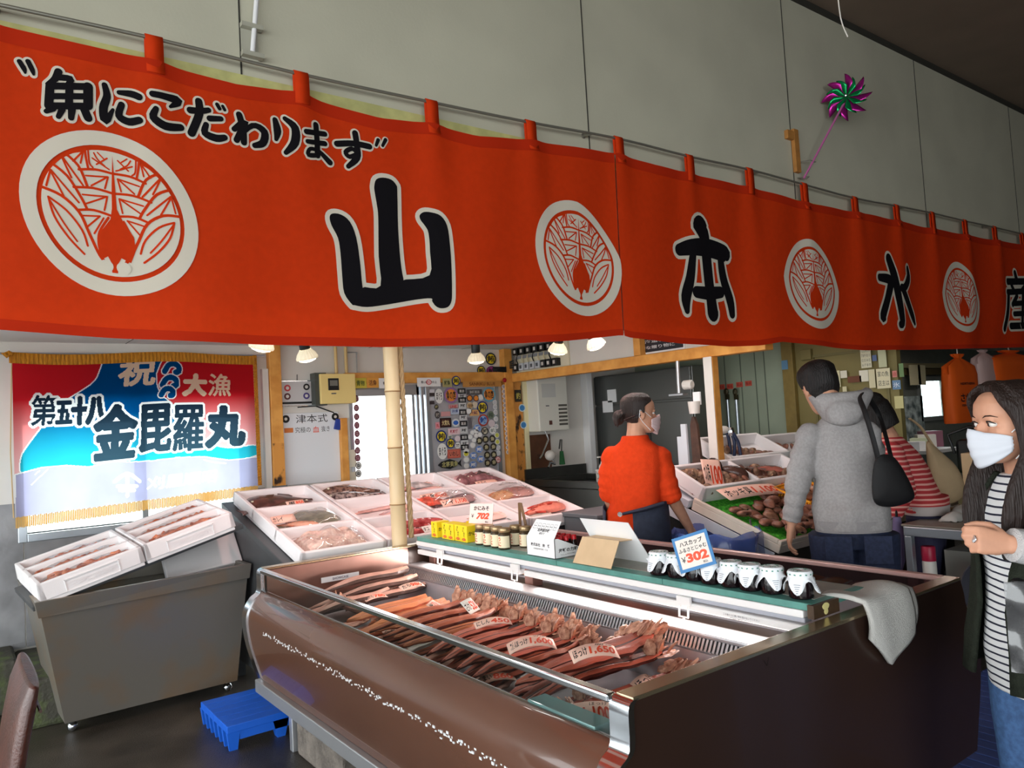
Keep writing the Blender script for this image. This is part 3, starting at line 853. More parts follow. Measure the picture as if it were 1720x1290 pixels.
# ==== fish tables
M_foam=mat('white_foam',(240,236,236),.55,bump=.05,bscale=220)
M_steel_dark=mat('stained_steel',(156,150,140),.42,metal=.5,var=.28,vscale=3.2,rgb2=(150,120,88),bump=.04,bscale=30,lo=.5,hi=.8)
M_steel_side=mat('dull_steel_side',(92,94,96),.45,metal=.6,var=.12,vscale=3)
def foam_box(name,label,T,L,Wd,H,cuts=(),along='y',t=.03,group=None,emboss=None,tdiv=.028,cat='foam box'):
 """open foam box: local x 0..L, y 0..Wd, z 0..H; cuts are divider positions"""
 th=thing(name,label,cat,group=group)
 th.matrix_basis=T
 b=MB()
 e=.006
 n=10
 def wall(x0,x1,y0,y1,z0=.02):
  b.hexa([(x0-e,y0-e,z0),(x1+e,y0-e,z0),(x1+e,y1+e,z0),(x0-e,y1+e,z0)],[(x0,y0,H),(x1,y0,H),(x1,y1,H),(x0,y1,H)])
 b.box(e,L-e,e,Wd-e,0,.022)
 wall(e,t,e,Wd-e);wall(L-t,L-e,e,Wd-e);wall(e,L-e,e,t);wall(e,L-e,Wd-t,Wd-e)
 for c in cuts:
  if along=='y':
   wall(e,L-e,c-tdiv/2,c+tdiv/2)
  else:
   wall(c-tdiv/2,c+tdiv/2,e,Wd-e)
 o_=b.build('foam_shell',M_foam,th,bevel=.005,local=True)
 if emboss:
  b=MB()
  x0,x1=emboss
  for a in((x0,x1,.02,.024),(x0,x1,.076,.08),(x0,x0+.004,.02,.08),(x1-.004,x1,.02,.08)):
   b.box(a[0],a[1],-.003,.004,a[2]*H/.1,a[3]*H/.1)
  put_text(b,'発泡保冷魚箱',((x0+x1)/2,-.0005,.05*H/.1),(1,0,0),(0,0,1),.03*H/.1,.02,width=(x1-x0)*.85,lift=.0022)
  b.build('embossed_panel',M_foam,th,local=True)
 return th
def fish(name,label,L,Hh,Wd,top,belly,bend=0.0,cat='fish',group=None,spots=None,fins=None,eye=True,flat=False):
 """whole fish lying along +x (head at +x), on its side: Hh is its body depth (local y), Wd its thickness (z)"""
 th=thing(name,label,cat,group=group)
 b=MB();rings=[];N=14
 prof_=[(0,.10),(.06,.13),(.16,.24),(.3,.50),(.45,.80),(.6,.97),(.72,1.0),(.84,.88),(.93,.62),(.98,.34),(1.0,.12)]
 for t,h in prof_:
  x=(t-.5)*L
  cy=bend*((t-.5)**2)*L
  rings.append([(x,cy+math.cos(2*PI*k/N)*h*Hh/2,Wd/2*(h**.7)*(1+math.sin(2*PI*k/N))*.98)for k in range(N)])
 b.loft(rings)
 for i,f in enumerate(b.f):
  c=sum((b.v[j].y-bend*(b.v[j].x/L)**2*L for j in f))/len(f)
  b.m[i]=1 if c<-Hh*.10 else 0
 mt=mat('fish_'+'_'.join(map(str,top)),top,.25,var=.35,vscale=50 if spots else 22,rgb2=spots,bump=.15,bscale=150,lo=.4,hi=.62)
 mb_=mat('fish_'+'_'.join(map(str,belly)),belly,.22,var=.12,vscale=20,bump=.1,bscale=150)
 b.build('body',[mt,mb_],th,smooth=60,local=True)
 cy=bend*.25*L
 b=MB()
 tw=Hh*.55
 b.prism([(-L*.49,-.09*Hh),(-L*.56,-tw*.55),(-L*.63,-tw),(-L*.60,0),(-L*.63,tw),(-L*.56,tw*.55),(-L*.49,.09*Hh)],lambda a,c,t:(a,c+cy,t),Wd*.22,Wd*.22+.004)
 b.build('tail_fin',mt,th,local=True)
 b=MB()
 pts=[(L*.22,Hh*.48),(L*.18,Hh*.66),(L*.05,Hh*.62),(-L*.1,Hh*.52),(-L*.25,Hh*.34),(-L*.24,Hh*.25),(0,Hh*.36)]
 b.prism(pts,lambda a,c,t:(a,c,t),Wd*.4,Wd*.4+.004)
 b.prism([(-L*.05,-Hh*.38),(-L*.1,-Hh*.62),(-L*.22,-Hh*.42),(-L*.24,-Hh*.24)],lambda a,c,t:(a,c,t),Wd*.4,Wd*.4+.004)
 b.build('back_fin',mat('fin_'+'_'.join(map(str,fins or top)),fins or top,.35,var=.2,vscale=40),th,local=True)
 b=MB()
 b.prism([(L*.2,-Hh*.05),(L*.13,-Hh*.22),(L*.03,-Hh*.2),(L*.08,-Hh*.02)],lambda a,c,t:(a,c,t),Wd*.93,Wd*.97)
 b.build('side_fin',mat('fin_'+'_'.join(map(str,fins or top)),fins or top),th,local=True)
 if eye:
  b=MB().ell((L*.385,Hh*.1,Wd*.82),(L*.018,L*.018,Wd*.12),10,6)
  e_=b.build('eye',mat('fish_eye',(230,225,200),.15),th,smooth=60,local=True)
  MB().ell((L*.386,Hh*.1,Wd*.90),(L*.010,L*.010,Wd*.06),8,5).build('pupil',M_black,e_,smooth=60,local=True)
 return th
M_tagpink=mat('salmon_tag_card',(250,205,186),.55)
M_tagwhite=mat('white_tag_card',(244,240,232),.5)
M_redpen=mat('red_orange_marker',(232,74,34),.5)
M_blackpen=mat('black_marker',(24,20,22),.5)
def price_tag(label,c,ax,ay,w,h,black,red,curve=0.0,m=None,group='handwritten price tags',frac=.5,small=None,name='price_tag'):
 """hand-lettered card, bent about its short axis by curve; axes ax (reading direction), ay (up the card)"""
 ax=Vector(ax).normalized();ay=Vector(ay);ay=(ay-ax*ay.dot(ax)).normalized();nz=ax.cross(ay)
 th=thing(name,label,'price tag',c,group=group)
 c=Vector(c)
 def f(a,b_,l=0.0):
  s=a/w
  return c+ax*(a*(1-.2*abs(curve)*s*s))+ay*b_+nz*(curve*w*(.25-s*s)+l)
 b=MB()
 b.grid(lambda u,v:f((u-.5)*w,(v-.5)*h),10,2)
 b.build('card',m or M_tagpink,th,solid=.0012,smooth=60)
 b=MB()
 def wr(s,x0,x1,y0,y1,bold,mm):
  vs,fs,tw,t_h=text2d(s,1.0,bold,.25,.15)
  if vs:
   b.add([f(lerp(x0,x1,.5)+a*(x1-x0)/tw,lerp(y0,y1,.5)+q*(y1-y0)/t_h,.0012)for a,q in vs],fs,mm)
 xs=-.44*w+frac*.88*w
 wr(black,-.45*w,xs-.03*w,-.28*h,.32*h,.015,0)
 wr(red,xs,.45*w,-.36*h,.30*h,.03,1)
 if small:
  wr(small,.05*w,.44*w,.34*h,.46*h,0,0)
 b.build('lettering',[M_blackpen,M_redpen],th,fixn=False)
 return th
 # ---- the central sloping table with four long foam boxes
TX0,TX1,TY0,TY1=1.50,3.54,3.96,5.12
TZ0,TZ1=.885,1.168
SL=math.atan2(TZ1-TZ0,TY1-TY0)
BH=.085
tb=thing('fish_table','dark steel table with a sloping top under the large pink-lit foam fish boxes','table',(2.5,4.6,0))
b=MB()
zz=lambda y:TZ0+(y-TY0)*math.tan(SL)-BH/math.cos(SL)-.004
b.hexa([(TX0-.05,TY0+.02,zz(TY0+.02)-.04),(TX1+.05,TY0+.02,zz(TY0+.02)-.04),(TX1+.05,TY1+.06,zz(TY1+.06)-.04),(TX0-.05,TY1+.06,zz(TY1+.06)-.04)],[(TX0-.05,TY0+.02,zz(TY0+.02)),(TX1+.05,TY0+.02,zz(TY0+.02)),(TX1+.05,TY1+.06,zz(TY1+.06)),(TX0-.05,TY1+.06,zz(TY1+.06))])
b.build('table_top',M_steel_side,tb,bevel=.004)
for x in(TX0-.03,TX1-.01):
 b=MB().hexa([(x,TY0+.04,.12),(x+.02,TY0+.04,.12),(x+.02,TY1,.12),(x,TY1,.12)],[(x,TY0+.04,zz(TY0)-.05),(x+.02,TY0+.04,zz(TY0)-.05),(x+.02,TY1,zz(TY1)-.05),(x,TY1,zz(TY1)-.05)])
 b.build('side_panel',M_steel_side,tb)
MB().box(TX0,TX1,TY0+.06,TY0+.075,.12,zz(TY0+.06)-.05).build('front_panel',M_steel_side,tb)
for x in(TX0,TX1-.02):
 for y in(TY0+.1,TY1-.06):
  MB().box(x-.015,x+.025,y-.02,y+.02,0,.13).build('leg',M_steel_side,tb)
  # steel pipe frame end at the right
b=MB();b.tube([(TX1+.07,TY0+.05,.02),(TX1+.07,TY0+.05,.80),(TX1+.03,TY0+.05,.82),(TX1-.2,TY0+.05,.82)],.014,8)
b.build('pipe_frame',M_silver,tb,smooth=50)
CW=(TX1-TX0)/4
LEN=(TY1-TY0)/math.cos(SL)
Rs=rotx(SL).to_4x4()
TRAY=[]
blab=['long white foam box of dark fish, leftmost of the four on the sloping table','long white foam box with spotted fish at its top and red octopus below','long white foam box just right of the bamboo pole on the sloping table','long white foam box of bream and red rockfish, rightmost on the sloping table']
for i in range(4):
 T=Matrix.Translation((TX0+i*CW+.001,TY0,TZ0-BH/math.cos(SL)))@Rs
 TRAY.append(T)
 foam_box('foam_box',blab[i],T,CW-.002,LEN,BH,(LEN/3,2*LEN/3),'y',group='foam boxes on the sloping table')
def in_tray(th,col,row,u,v,ang=0.0,z=.024,tilt=0.0,s=1.15):
 """row 0 = front; u, v in -0.5..0.5 inside that compartment"""
 M=TRAY[col]@Matrix.Translation((CW*(.5+u),LEN*(row+.5+v)/3,z))@Matrix.Rotation(ang,4,'Z')@Matrix.Rotation(tilt,4,'X')@Matrix.Scale(s,4)
 th.matrix_basis=M
 return th
f=fish('dark_whole_fish','large dark brown whole fish in the top-left foam compartment',.42,.20,.05,(92,58,52),(108,74,64),fins=(70,44,40));in_tray(f,0,2,-.02,.05,PI+.05)
f=fish('dark_whole_fish','slimmer dark brown fish lying in front of the large dark one, top-left box',.38,.09,.04,(84,54,48),(112,80,70),fins=(70,44,40));in_tray(f,0,2,-.05,-.22,.06)
f=fish('spotted_cod','spotted cod with an orange belly in the top compartment left of the pole',.40,.10,.06,(172,132,112),(222,168,122),spots=(66,44,42));in_tray(f,1,2,.03,.16,PI-.08)
f=fish('spotted_cod','pale spotted cod lying in front of the orange-bellied cod',.38,.09,.05,(206,186,178),(224,206,196),spots=(58,42,46));in_tray(f,1,2,-.06,-.10,PI+.06)
f=fish('pink_slim_fish','slim pink fish just right of the bamboo pole, top row',.40,.05,.03,(222,150,142),(236,190,180));in_tray(f,2,2,-.12,.06,.25)
f=fish('pale_fish','pale silver fish in the top compartment right of the pole',.30,.08,.04,(196,192,190),(232,222,218));in_tray(f,2,2,.08,.1,PI-.1)
f=fish('pink_slim_fish','second slim pink fish right of the pole, lying lower',.36,.045,.03,(224,160,152),(238,196,186));in_tray(f,2,2,-.05,-.2,.15)
for k,(u,v,a,lab)in enumerate(((-.22,.02,.1,'grey-red bream at the left of the top-right foam compartment'),(.02,.10,-.1,'grey-red bream in the middle of the top-right foam compartment'),(.18,.14,.1,'dark bream at the right of the top-right foam compartment'),(.16,-.1,-.2,'long dark fish in front of the bream, top-right compartment'))):
 f=fish('sea_bream',lab,.27 if k<3 else .34,.13 if k<3 else .08,.07,(150,104,108)if k!=2 else(98,82,84),(196,150,150),group='bream in the top-right foam box')
 in_tray(f,3,2,u,v,a+PI/2*(.3 if k<3 else 0)+PI)
f=fish('flatfish','grey-green flatfish under film in the middle compartment of the leftmost box',.36,.22,.025,(116,118,98),(132,130,110),eye=True);in_tray(f,0,1,.10,.05,.35)
f=fish('orange_fillet_fish','small orange fish beside the grey-green flatfish',.24,.06,.03,(222,136,96),(236,176,146));in_tray(f,0,1,-.12,-.08,-.35)
f=fish('pink_squid','thin pink squid in the middle compartment left of the pole',.30,.06,.03,(216,160,156),(232,190,184));in_tray(f,1,1,.1,-.12,.3)
f=fish('pink_squid','long thin pink squid above the other one left of the pole',.42,.03,.02,(214,160,150),(228,184,176));in_tray(f,1,1,-.02,.16,.12)
f=fish('red_rockfish','orange-red fish at the left of the middle compartment right of the pole',.30,.11,.05,(222,96,74),(236,150,120));in_tray(f,2,1,-.18,.12,PI-.1)
f=fish('purple_fish','purple-grey fish at the right of the middle compartment right of the pole',.30,.11,.05,(126,96,102),(176,140,142));in_tray(f,2,1,.18,.06,.1)
f=fish('orange_squid','orange speckled fish at the left of the middle compartment of the rightmost box',.26,.12,.05,(226,152,92),(232,180,136),spots=(240,190,130));in_tray(f,3,1,-.17,-.05,.3)
f=fish('pink_fish','broad pink fish under film in the middle compartment of the rightmost box',.36,.16,.05,(186,126,120),(206,156,148));in_tray(f,3,1,.12,.04,.15)
f=fish('red_rockfish','spiny red rockfish in the front compartment of the rightmost box',.36,.12,.06,(208,72,58),(230,140,120),spots=(232,130,108),fins=(196,60,48));in_tray(f,3,0,.06,.06,.05)
f=fish('silver_fish','silver fish beside the spiny red rockfish in the front compartment',.28,.05,.03,(150,146,138),(206,196,186));in_tray(f,3,0,-.2,-.16,-.1)
f=fish('pale_fish','pale flat fish in the front compartment right of the pole',.40,.10,.03,(226,190,176),(238,208,196));in_tray(f,2,0,.12,.1,.1)
def plastic_bag(label,T,sx,sy,sz,seed,contents=None,m=None):
 th=thing('plastic_bag',label,'bag');th.matrix_basis=T
 rr=random.Random(seed)
 b=MB()
 def blob(s,nz,amp):
  def fn(u,v):
   a=u*2-1;c=v*2-1
   r=max(0,1-abs(a)**3.2)*max(0,1-abs(c)**3.2)
   n=mnoise.noise(Vector((u*5+seed,v*5,nz)))
   return(a*sx/2*s,c*sy/2*s,.003+r**.5*sz*s*(1+amp*n))
  return fn
 if contents:
  MB().grid(blob(.9,1.5,.7),22,16).build('contents',contents,th,smooth=180,local=True)
 MB().grid(blob(1.0,3.3,.55),26,18).build('film',m or glass('clear_film',(250,250,250),.08,.10,.02),th,smooth=180,local=True)
 return th
def in_tray_M(col,row,u,v,ang=0.0,z=.03):
 return TRAY[col]@Matrix.Translation((CW*(.5+u),LEN*(row+.5+v)/3,z))@Matrix.Rotation(ang,4,'Z')
M_milt=mat('pale_pink_roe',(232,192,178),.25,var=.2,vscale=30,rgb2=(238,214,200),bump=.6,bscale=60)
M_octo=mat('boiled_octopus',(176,44,50),.25,var=.3,vscale=30,rgb2=(206,96,92),bump=.2,bscale=80)
plastic_bag('clear bag of pale pink roe in the front-left foam compartment',in_tray_M(0,0,-.02,0,.12),.42,.26,.07,3,M_milt)
plastic_bag('clear film over the grey-green flatfish, leftmost box',in_tray_M(0,1,.08,.0,.2),.36,.26,.06,8)
plastic_bag('clear film over the purple-grey fish right of the pole',in_tray_M(2,1,.1,.02,.1),.36,.22,.075,12)
plastic_bag('clear film over the broad pink fish in the rightmost box',in_tray_M(3,1,.05,.02,.1),.42,.26,.08,15)
th=thing('octopus_leg','boiled red octopus leg curled in the front compartment left of the pole','octopus');th.matrix_basis=in_tray_M(1,0,.1,0)
b=MB();pts=[(.17*math.cos(a)*(1-a/12),.09*math.sin(a)*(1-a/12),.025)for a in[k*.35 for k in range(22)]]
b.tube(pts,[lerp(.034,.006,k/21)for k in range(22)],10);b.build('arm',M_octo,th,smooth=60,local=True)
b=MB()
for k in range(2,19):
 p=pts[k];b.ell((p[0]*.9,p[1]*.9,.03+lerp(.026,.006,k/21)),(lerp(.009,.003,k/21),)*2+(.005,),8,4)
b.build('suckers',mat('octopus_suckers',(236,190,186),.3),th,smooth=60,local=True)['kind']='stuff'
def tray_tag(label,col,row,u,v,ang,w,h,bk,rd,z=.07,m=None,tilt=.5,curve=.1):
 M=TRAY[col]@Matrix.Translation((CW*(.5+u),LEN*(row+.5+v)/3,z))@Matrix.Rotation(ang,4,'Z')@Matrix.Rotation(tilt,4,'X')
 return price_tag(label,M.translation,M.col[0].xyz,M.col[1].xyz,w,h,bk,rd,curve,m)
tray_tag('small pink tag in front of the large dark fish, top-left compartment',0,2,.08,-.34,.1,.12,.05,'黒','850')
tray_tag('small tag reading 1,100 on the flatfish compartment of the leftmost box',0,1,-.26,.0,.1,.15,.06,'カレイ','')
tray_tag('small tag on the pink squid left of the pole',1,1,.22,-.1,.3,.15,.05,'ヤリイカ','')
tray_tag('pale tag in front of the bream in the top-right compartment',3,2,-.02,-.36,.05,.20,.045,'カスベ','')
tray_tag('orange-lettered tag lying on the orange-red fish right of the pole',2,1,-.12,.2,.05,.22,.05,'柳ノ舞','600',z=.075)
tray_tag('pink tag reading 1,100 in front of the purple-grey fish',2,1,.0,-.22,.08,.22,.06,'ソイ','1,100',z=.075)
tray_tag('small white tag on the octopus leg left of the pole',1,0,.16,-.2,.1,.09,.05,'タコ','',m=M_tagwhite)
# ---- bamboo pole and rope
pl=thing('bamboo_pole','cream bamboo pole standing between the fish boxes and the freezer','pole',(2.06,3.90,0))
b=MB();R0=.043
prf=[]
zj=[0,.42,.80,1.08,1.40,1.72,2.02,2.196]
for i,z in enumerate(zj):
 prf+=[(R0,z+.001),(R0+.0035,z+.006),(R0,z+.014)]if 0<i<len(zj)-1 else[(R0,z)]
b.lathe(prf,(2.06,3.90,0),18)
b.build('stem',mat('bamboo_cream',(212,190,150),.4,var=.1,vscale=6,stretch=(1,1,.2)),pl,smooth=50)
b=MB()
for z in zj[1:-1]:
 b.lathe([(R0+.001,z-.003),(R0+.0042,z-.001),(R0+.0042,z+.002),(R0+.001,z+.004)],(2.06,3.90,0),18)
b.build('joint_ring',mat('bamboo_node',(150,116,76),.6),pl,smooth=50)
b=MB()
for s_ in(0,1,2):
 b.tube([(2.122+.008*math.cos(z*40+s_*2.1)+.008*math.sin(z*2.2),3.885+.008*math.sin(z*40+s_*2.1),z)for z in[.885+.012*k for k in range(109)]],.0085,6)
tag(b.build('rope',mat('brown_rope',(176,150,112),.9,bump=.3,bscale=200),smooth=60),'brown twisted rope hanging down the right side of the bamboo pole','rope')
# ---- the steel tank on the left with two tilted foam boxes
tk=thing('steel_tank','stained steel tank on small feet under the flag, holding tilted foam boxes','tank',(.95,4.95,0))
ft=[(.345,4.44,.76),(1.455,4.62,.76),(1.43,5.32,.76),(.33,5.32,.76)]
fb=[(.49,4.72,.065),(1.385,4.75,.065),(1.38,5.28,.065),(.47,5.28,.065)]
mid=[Vector(a).lerp(Vector(b_),.125)for a,b_ in zip(ft,fb)]
b=MB()
ctr=Vector((.9,4.95,0))
ins=lambda p,k=.03:Vector((p[0]+(k if p[0]<.9 else-k),p[1]+(k if p[1]<5 else-k),p[2]))
tm=[ins(m_,.012)for m_ in mid];fbv=[Vector(p)for p in fb]
for i in range(4):
 j=(i+1)%4
 b.grid(lambda u,v:fbv[i].lerp(fbv[j],u).lerp(tm[i].lerp(tm[j],u),v),10,10)
b.poly(fbv)
b.build('tank_body',M_steel_dark,tk,smooth=30)
b=MB()
out_=[Vector(p)for p in ft]
lo=[m_.copy()for m_ in mid]
for i in range(4):
 j=(i+1)%4
 a0,a1=lo[i],lo[j];t0,t1=out_[i],out_[j]
 b.hexa([a0,a1,ins(a1),ins(a0)],[t0,t1,ins(t1),ins(t0)])
b.build('rim_band',M_steel_dark,tk,bevel=.003)
for(x,y)in((.53,4.78),(1.34,4.80),(.53,5.22),(1.34,5.22)):
 b=MB().lathe([(.012,0.045),(.012,.07)],(x,y,0),10);b.ell((x,y,.027),(.027,.027,.027),12,8)
 b.build('foot',M_chrome,tk,smooth=50)
 # carrying plank and boxes
Xd=Vector((.985,.10,.245));Yd=Vector((-.045,.48,.07))
Xn=Xd.normalized();Zn=Xn.cross(Yd).normalized();Yn=Zn.cross(Xn)
O0=Vector((.352,4.44,.838))-Zn*.11
LB=Xd.length/2
for i in range(2):
 T=Matrix.Translation(O0+Xn*(LB*i))@frame(Xn,Yn,Zn).to_4x4()
 bx=foam_box('foam_box',['lower white foam box of shrimp bags tilted on the steel tank, at left','upper white foam box of shrimp bags tilted on the steel tank, at right'][i],T,LB-.003,.49,.11,(.175,.325),'y',t=.028,group='tilted foam boxes on the steel tank',emboss=(.12,.38))
 rr=random.Random(30+i)
 M_shr=mat('shrimp_flesh',(206,104,70),.3,var=.4,vscale=26,rgb2=(224,140,104),bump=.3,bscale=90)
 for r_ in range(3):
  yc=(.10,.25,.395)[r_]
  bag='clear bag of orange-brown shrimp in the %s row of the %s tilted box'
  if not(i==0 and r_==1):
   pass
  Tb=T@Matrix.Translation((LB*.5,yc,.062))@Matrix.Rotation(rr.uniform(-.03,.03),4,'Z')
  th=plastic_bag(bag%(('front','middle','back')[r_],('lower','upper')[i]),Tb,LB*.86,.118,.036,40+i*5+r_,None)
  for k in range(12):
   x=lerp(-.40,.40,(k+.5)/12)*LB*.95
   y=rr.uniform(-.03,.03);a0=rr.uniform(-.7,.7);rad=rr.uniform(.022,.03)
   pts=[(x+math.cos(a0)*(t-.5)*.085-math.sin(a0)*.022*math.sin(t*PI),y+math.sin(a0)*(t-.5)*.085+math.cos(a0)*.022*math.sin(t*PI),.010+rr.uniform(0,.016))for t in(0,.2,.4,.6,.8,1)]
   MB().tube(pts,[.004,.010,.013,.013,.009,.003],8).build('shrimp',M_shr,th,smooth=60,local=True)
b=MB();k=b.mark();b.box(-.03,LB*2+.06,.06,.44,-.032,-.004);b.xf(Matrix.Translation(O0)@frame(Xn,Yn,Zn).to_4x4(),k)
tag(b.build('steel_plank',M_steel_side,bevel=.003),'grey steel plank sloping across the tank under the two foam boxes','plank')
l0,l1=atY(281,973,4.74),atY(408,941,4.82);lu,ln=Vector((.0,.17,.17)),Vector((.0,.03,-.03))
b=MB().hexa([l0+ln,l1+ln,l1+lu+ln,l0+lu+ln],[l0,l1,l1+lu,l0+lu])  # loose lid of a foam box
tag(b.build('foam_board',M_foam,bevel=.008),'plain white foam board leaning inside the steel tank under the plank','foam board')
# ---- blue pallet
pa=thing('blue_pallet','small bright blue plastic floor pallet beside the far end of the freezer','pallet',(1.4,4.1,0))
M_blue=mat('blue_plastic',(28,96,206),.4,bump=.02)
b=MB()
for k in range(6):
 y0=3.88+k*.079
 b.box(1.075,1.44,y0,y0+.0775,.085,.12)
b.build('deck_board',M_blue,pa,bevel=.003)
for k in range(7):
 y0=3.88+k*.0765
 b=MB().hexa([(1.085,y0+.006,0),(1.125,y0+.006,0),(1.125,y0+.022,0),(1.085,y0+.022,0)],[(1.075,y0,.086),(1.135,y0,.086),(1.135,y0+.03,.086),(1.075,y0+.03,.086)])
 b.build('foot',M_blue,pa)
MB().box(1.135,1.44,3.885,3.90,.045,.086).build('skirt',M_blue,pa)
MB().hexa([(1.32,3.885,0),(1.36,3.885,0),(1.36,3.93,0),(1.32,3.93,0)],[(1.30,3.885,.086),(1.38,3.885,.086),(1.38,3.94,.086),(1.30,3.94,.086)]).build('foot',M_blue,pa)
# ---- brown chair at the left edge
ch=thing('chair','brown leather chair at the left edge with its curved back seen from the side','chair',(-.1,2.3,0))
M_leather=mat('brown_leather',(74,38,29),.35,var=.25,vscale=14,bump=.12,bscale=120)
p0=atY(18,1290,2.3);p1=atY(48,1095,2.3)
b=MB()
zs=[(.46,0),(.55,.012),(.65,.022),(.75,.038),(.85,.058),(.905,.072)]
rings=[]
for z,dx in zs:
 w_=.026 if z<.9 else .016
 rings.append([(p0.x-.015+dx+w_*math.cos(a)*(abs(math.cos(a))**-.4 if abs(math.cos(a))>.01 else 1),2.53+.22*math.sin(a),z)for a in[2*PI*k/20 for k in range(20)]])
b.loft(rings);b.build('backrest',M_leather,ch,smooth=60,bevel=.006)
for z in(.60,.84):
 b=MB();b.tube([(p0.x+.012+(z-.5)*.16,2.53+.215*math.sin(a),z)for a in(-1.4,-1.2,0,1.2,1.4)],.004,6);b.build('piping',mat('dark_piping',(60,32,24),.4),ch)
MB().box(p0.x-.50,p0.x+.02,2.32,2.74,.42,.47).build('seat',M_leather,ch,bevel=.02,bseg=3)
for x in(p0.x-.46,p0.x-.03):
 for y in(2.36,2.70):
  MB().tube([(x,y,0),(x,y,.43)],.018,8).build('leg',mat('dark_wood',(48,32,24),.5),ch)
  # ==== dried fish in the freezer
DK=.595
def dried_proto(nm,L,Wd,bow,arch,col,dark,seed,frill=True,tk_=.020):
 """split dried fish: flesh side up, dark skin below, ragged gill end at +x"""
 rr=random.Random(seed)
 root=bpy.data.objects.new(nm,None);COL.objects.link(root)
 N=22;rings=[]
 for i in range(N+1):
  t=i/N
  w=Wd*(.16+.84*min(1,(t/.42))**.8)*(1-.30*max(0,(t-.75)/.25))
  x=(t-.5)*L
  y=bow*(4*(t-.5)**2-1)*L
  z=arch*math.sin(t*PI)*.6+arch*1.1*max(0,t-.72)**1.5*4
  th_=tk_*(.5+.5*min(1,t/.3))
  ed=.004*math.sin(t*31+seed)+rr.uniform(-.002,.002)
  cs=[(-.5,.55),(-.36,1.0),(-.12,.78),(0,.62),(.12,.78),(.36,1.0),(.5,.55),(.47,.1),(.25,-.1),(0,-.16),(-.25,-.1),(-.47,.1)]
  rings.append([(x+(a*.02),y+a*w+(ed if abs(a)>.4 else 0),z+c*th_+.004)for a,c in cs])
 b=MB();b.loft(rings)
 for i,f in enumerate(b.f):
  n_=len(f)
  if n_==4 and i%12 in(6,7,8,9,10,11):
   b.m[i]=1
 mm=mat(nm+'_flesh',col,.38,var=.22,vscale=7,stretch=(.5,4,1),rgb2=tuple(min(255,int(u*1.12))for u in col),bump=.25,bscale=70)
 md=mat(nm+'_skin',dark,.35,var=.25,vscale=20)
 b.build('body',[mm,md],root,smooth=50,local=True)
 b=MB()
 b.tube([((t-.5)*L,bow*(4*(t-.5)**2-1)*L,arch*math.sin(t*PI)*.6+arch*1.1*max(0,t-.72)**1.5*4+.62*tk_*(.5+.5*min(1,t/.3))+.0035)for t in[k/14 for k in range(1,14)]],.0035,6)
 b.build('backbone',md,root,smooth=60,local=True)
 if frill:
  b=MB()
  xe=L*.5;ye=0;ze=arch*1.1*.28**1.5*4+.01
  for k in range(20):
   a=rr.uniform(-.7,.7);l=rr.uniform(.04,.075);up=rr.uniform(.15,1.1)
   p=Vector((xe-rr.uniform(.0,.06),ye+rr.uniform(-.42,.42)*Wd,ze+rr.uniform(-.006,.012)))
   d=Vector((math.cos(a)*math.cos(up),math.sin(a),math.sin(up))).normalized()
   s=d.cross(Vector((0,0,1))).normalized();n2=s.cross(d)
   w2=rr.uniform(.013,.026)
   m_=p+d*l*.55+n2*rr.uniform(-.006,.006)
   tp=p+d*l+s*rr.uniform(-.008,.008)
   b.loft([[p-s*w2*.6,p+n2*.003,p+s*w2*.6,p-n2*.003],[m_-s*w2,m_+n2*.005,m_+s*w2*.8,m_-n2*.002],[tp-s*w2*.45,tp+n2*.002,tp+s*w2*.3,tp-n2*.002]])
  b.build('gill_end',mat('dried_gills',(196,120,92),.4,var=.4,vscale=34,rgb2=(232,176,146),bump=.4,bscale=90),root,smooth=40,local=True)
 return root
PR={'a':dried_proto('dried_atka_fish',.54,.105,.05,.035,(196,98,76),(84,36,30),1),'b':dried_proto('dried_atka_fish',.50,.09,-.04,.045,(184,90,68),(74,32,28),2),'c':dried_proto('dried_slim_fish',.52,.065,.10,.05,(202,112,84),(92,42,34),3,tk_=.024),'o':dried_proto('dried_orange_fish',.46,.075,.06,.03,(222,136,96),(150,78,56),4),'g':dried_proto('dried_grey_fillet',.50,.13,.02,.03,(196,150,134),(92,72,66),5,frill=False,tk_=.034),'p':dried_proto('dried_pale_fish',.40,.07,.05,.02,(216,164,146),(150,104,92),6),'s':dried_proto('salmon_fillet',.48,.12,.03,.02,(232,142,96),(206,120,92),7,frill=False,tk_=.028),}
USED={}
def dfish(kind,x,y,z,ang,label,group,roll=0.0,s=1.0,pitch=0.0):
 if kind not in USED:
  o_=PR[kind];USED[kind]=1
  tag(o_,label,'dried fish',group)
 else:
  o_=dup(PR[kind],label);o_['category']='dried fish';o_['group']=group
 o_.location=(x,y,DK+z);o_.rotation_euler=(roll,pitch,ang);o_.scale=(s,s,s)
 return o_
ORD=['topmost','second from the top','third from the top','fourth from the top','fifth','sixth','seventh','eighth']
# pile under the 1,650 tag: broad fish fanned with heads at the grille
G1='dried fish in the pile under the 1,650 tag'
for k,(kd,x,y,z,a,r,s)in enumerate((('a',1.66,1.90,.118,.02,.10,1.08),('a',1.70,1.98,.088,.06,.05,1.05),('b',1.66,1.84,.066,-.05,-.1,1.05),('a',1.68,2.02,.044,.09,.1,1.02),('b',1.60,1.92,.030,.05,0,1.05),('a',1.66,1.78,.012,-.04,.15,1.10))):
 dfish(kd,x,y,z,a,'%s reddish dried fish, fanned pile under the 1,650 tag'%ORD[k],G1,r,s)
G2='dried fish in the row under the 1,600 tag'
for k in range(6):
 dfish('c' if k%2 else 'b',1.66+.02*math.sin(k*2.3),2.15+.066*k,.028+.024*(k%2),.02+.05*math.sin(k*1.7),'slender dried fish number %s from the near side, row under the 1,600 tag'%('one','two','three','four','five','six')[k],G2,.15,1.0)
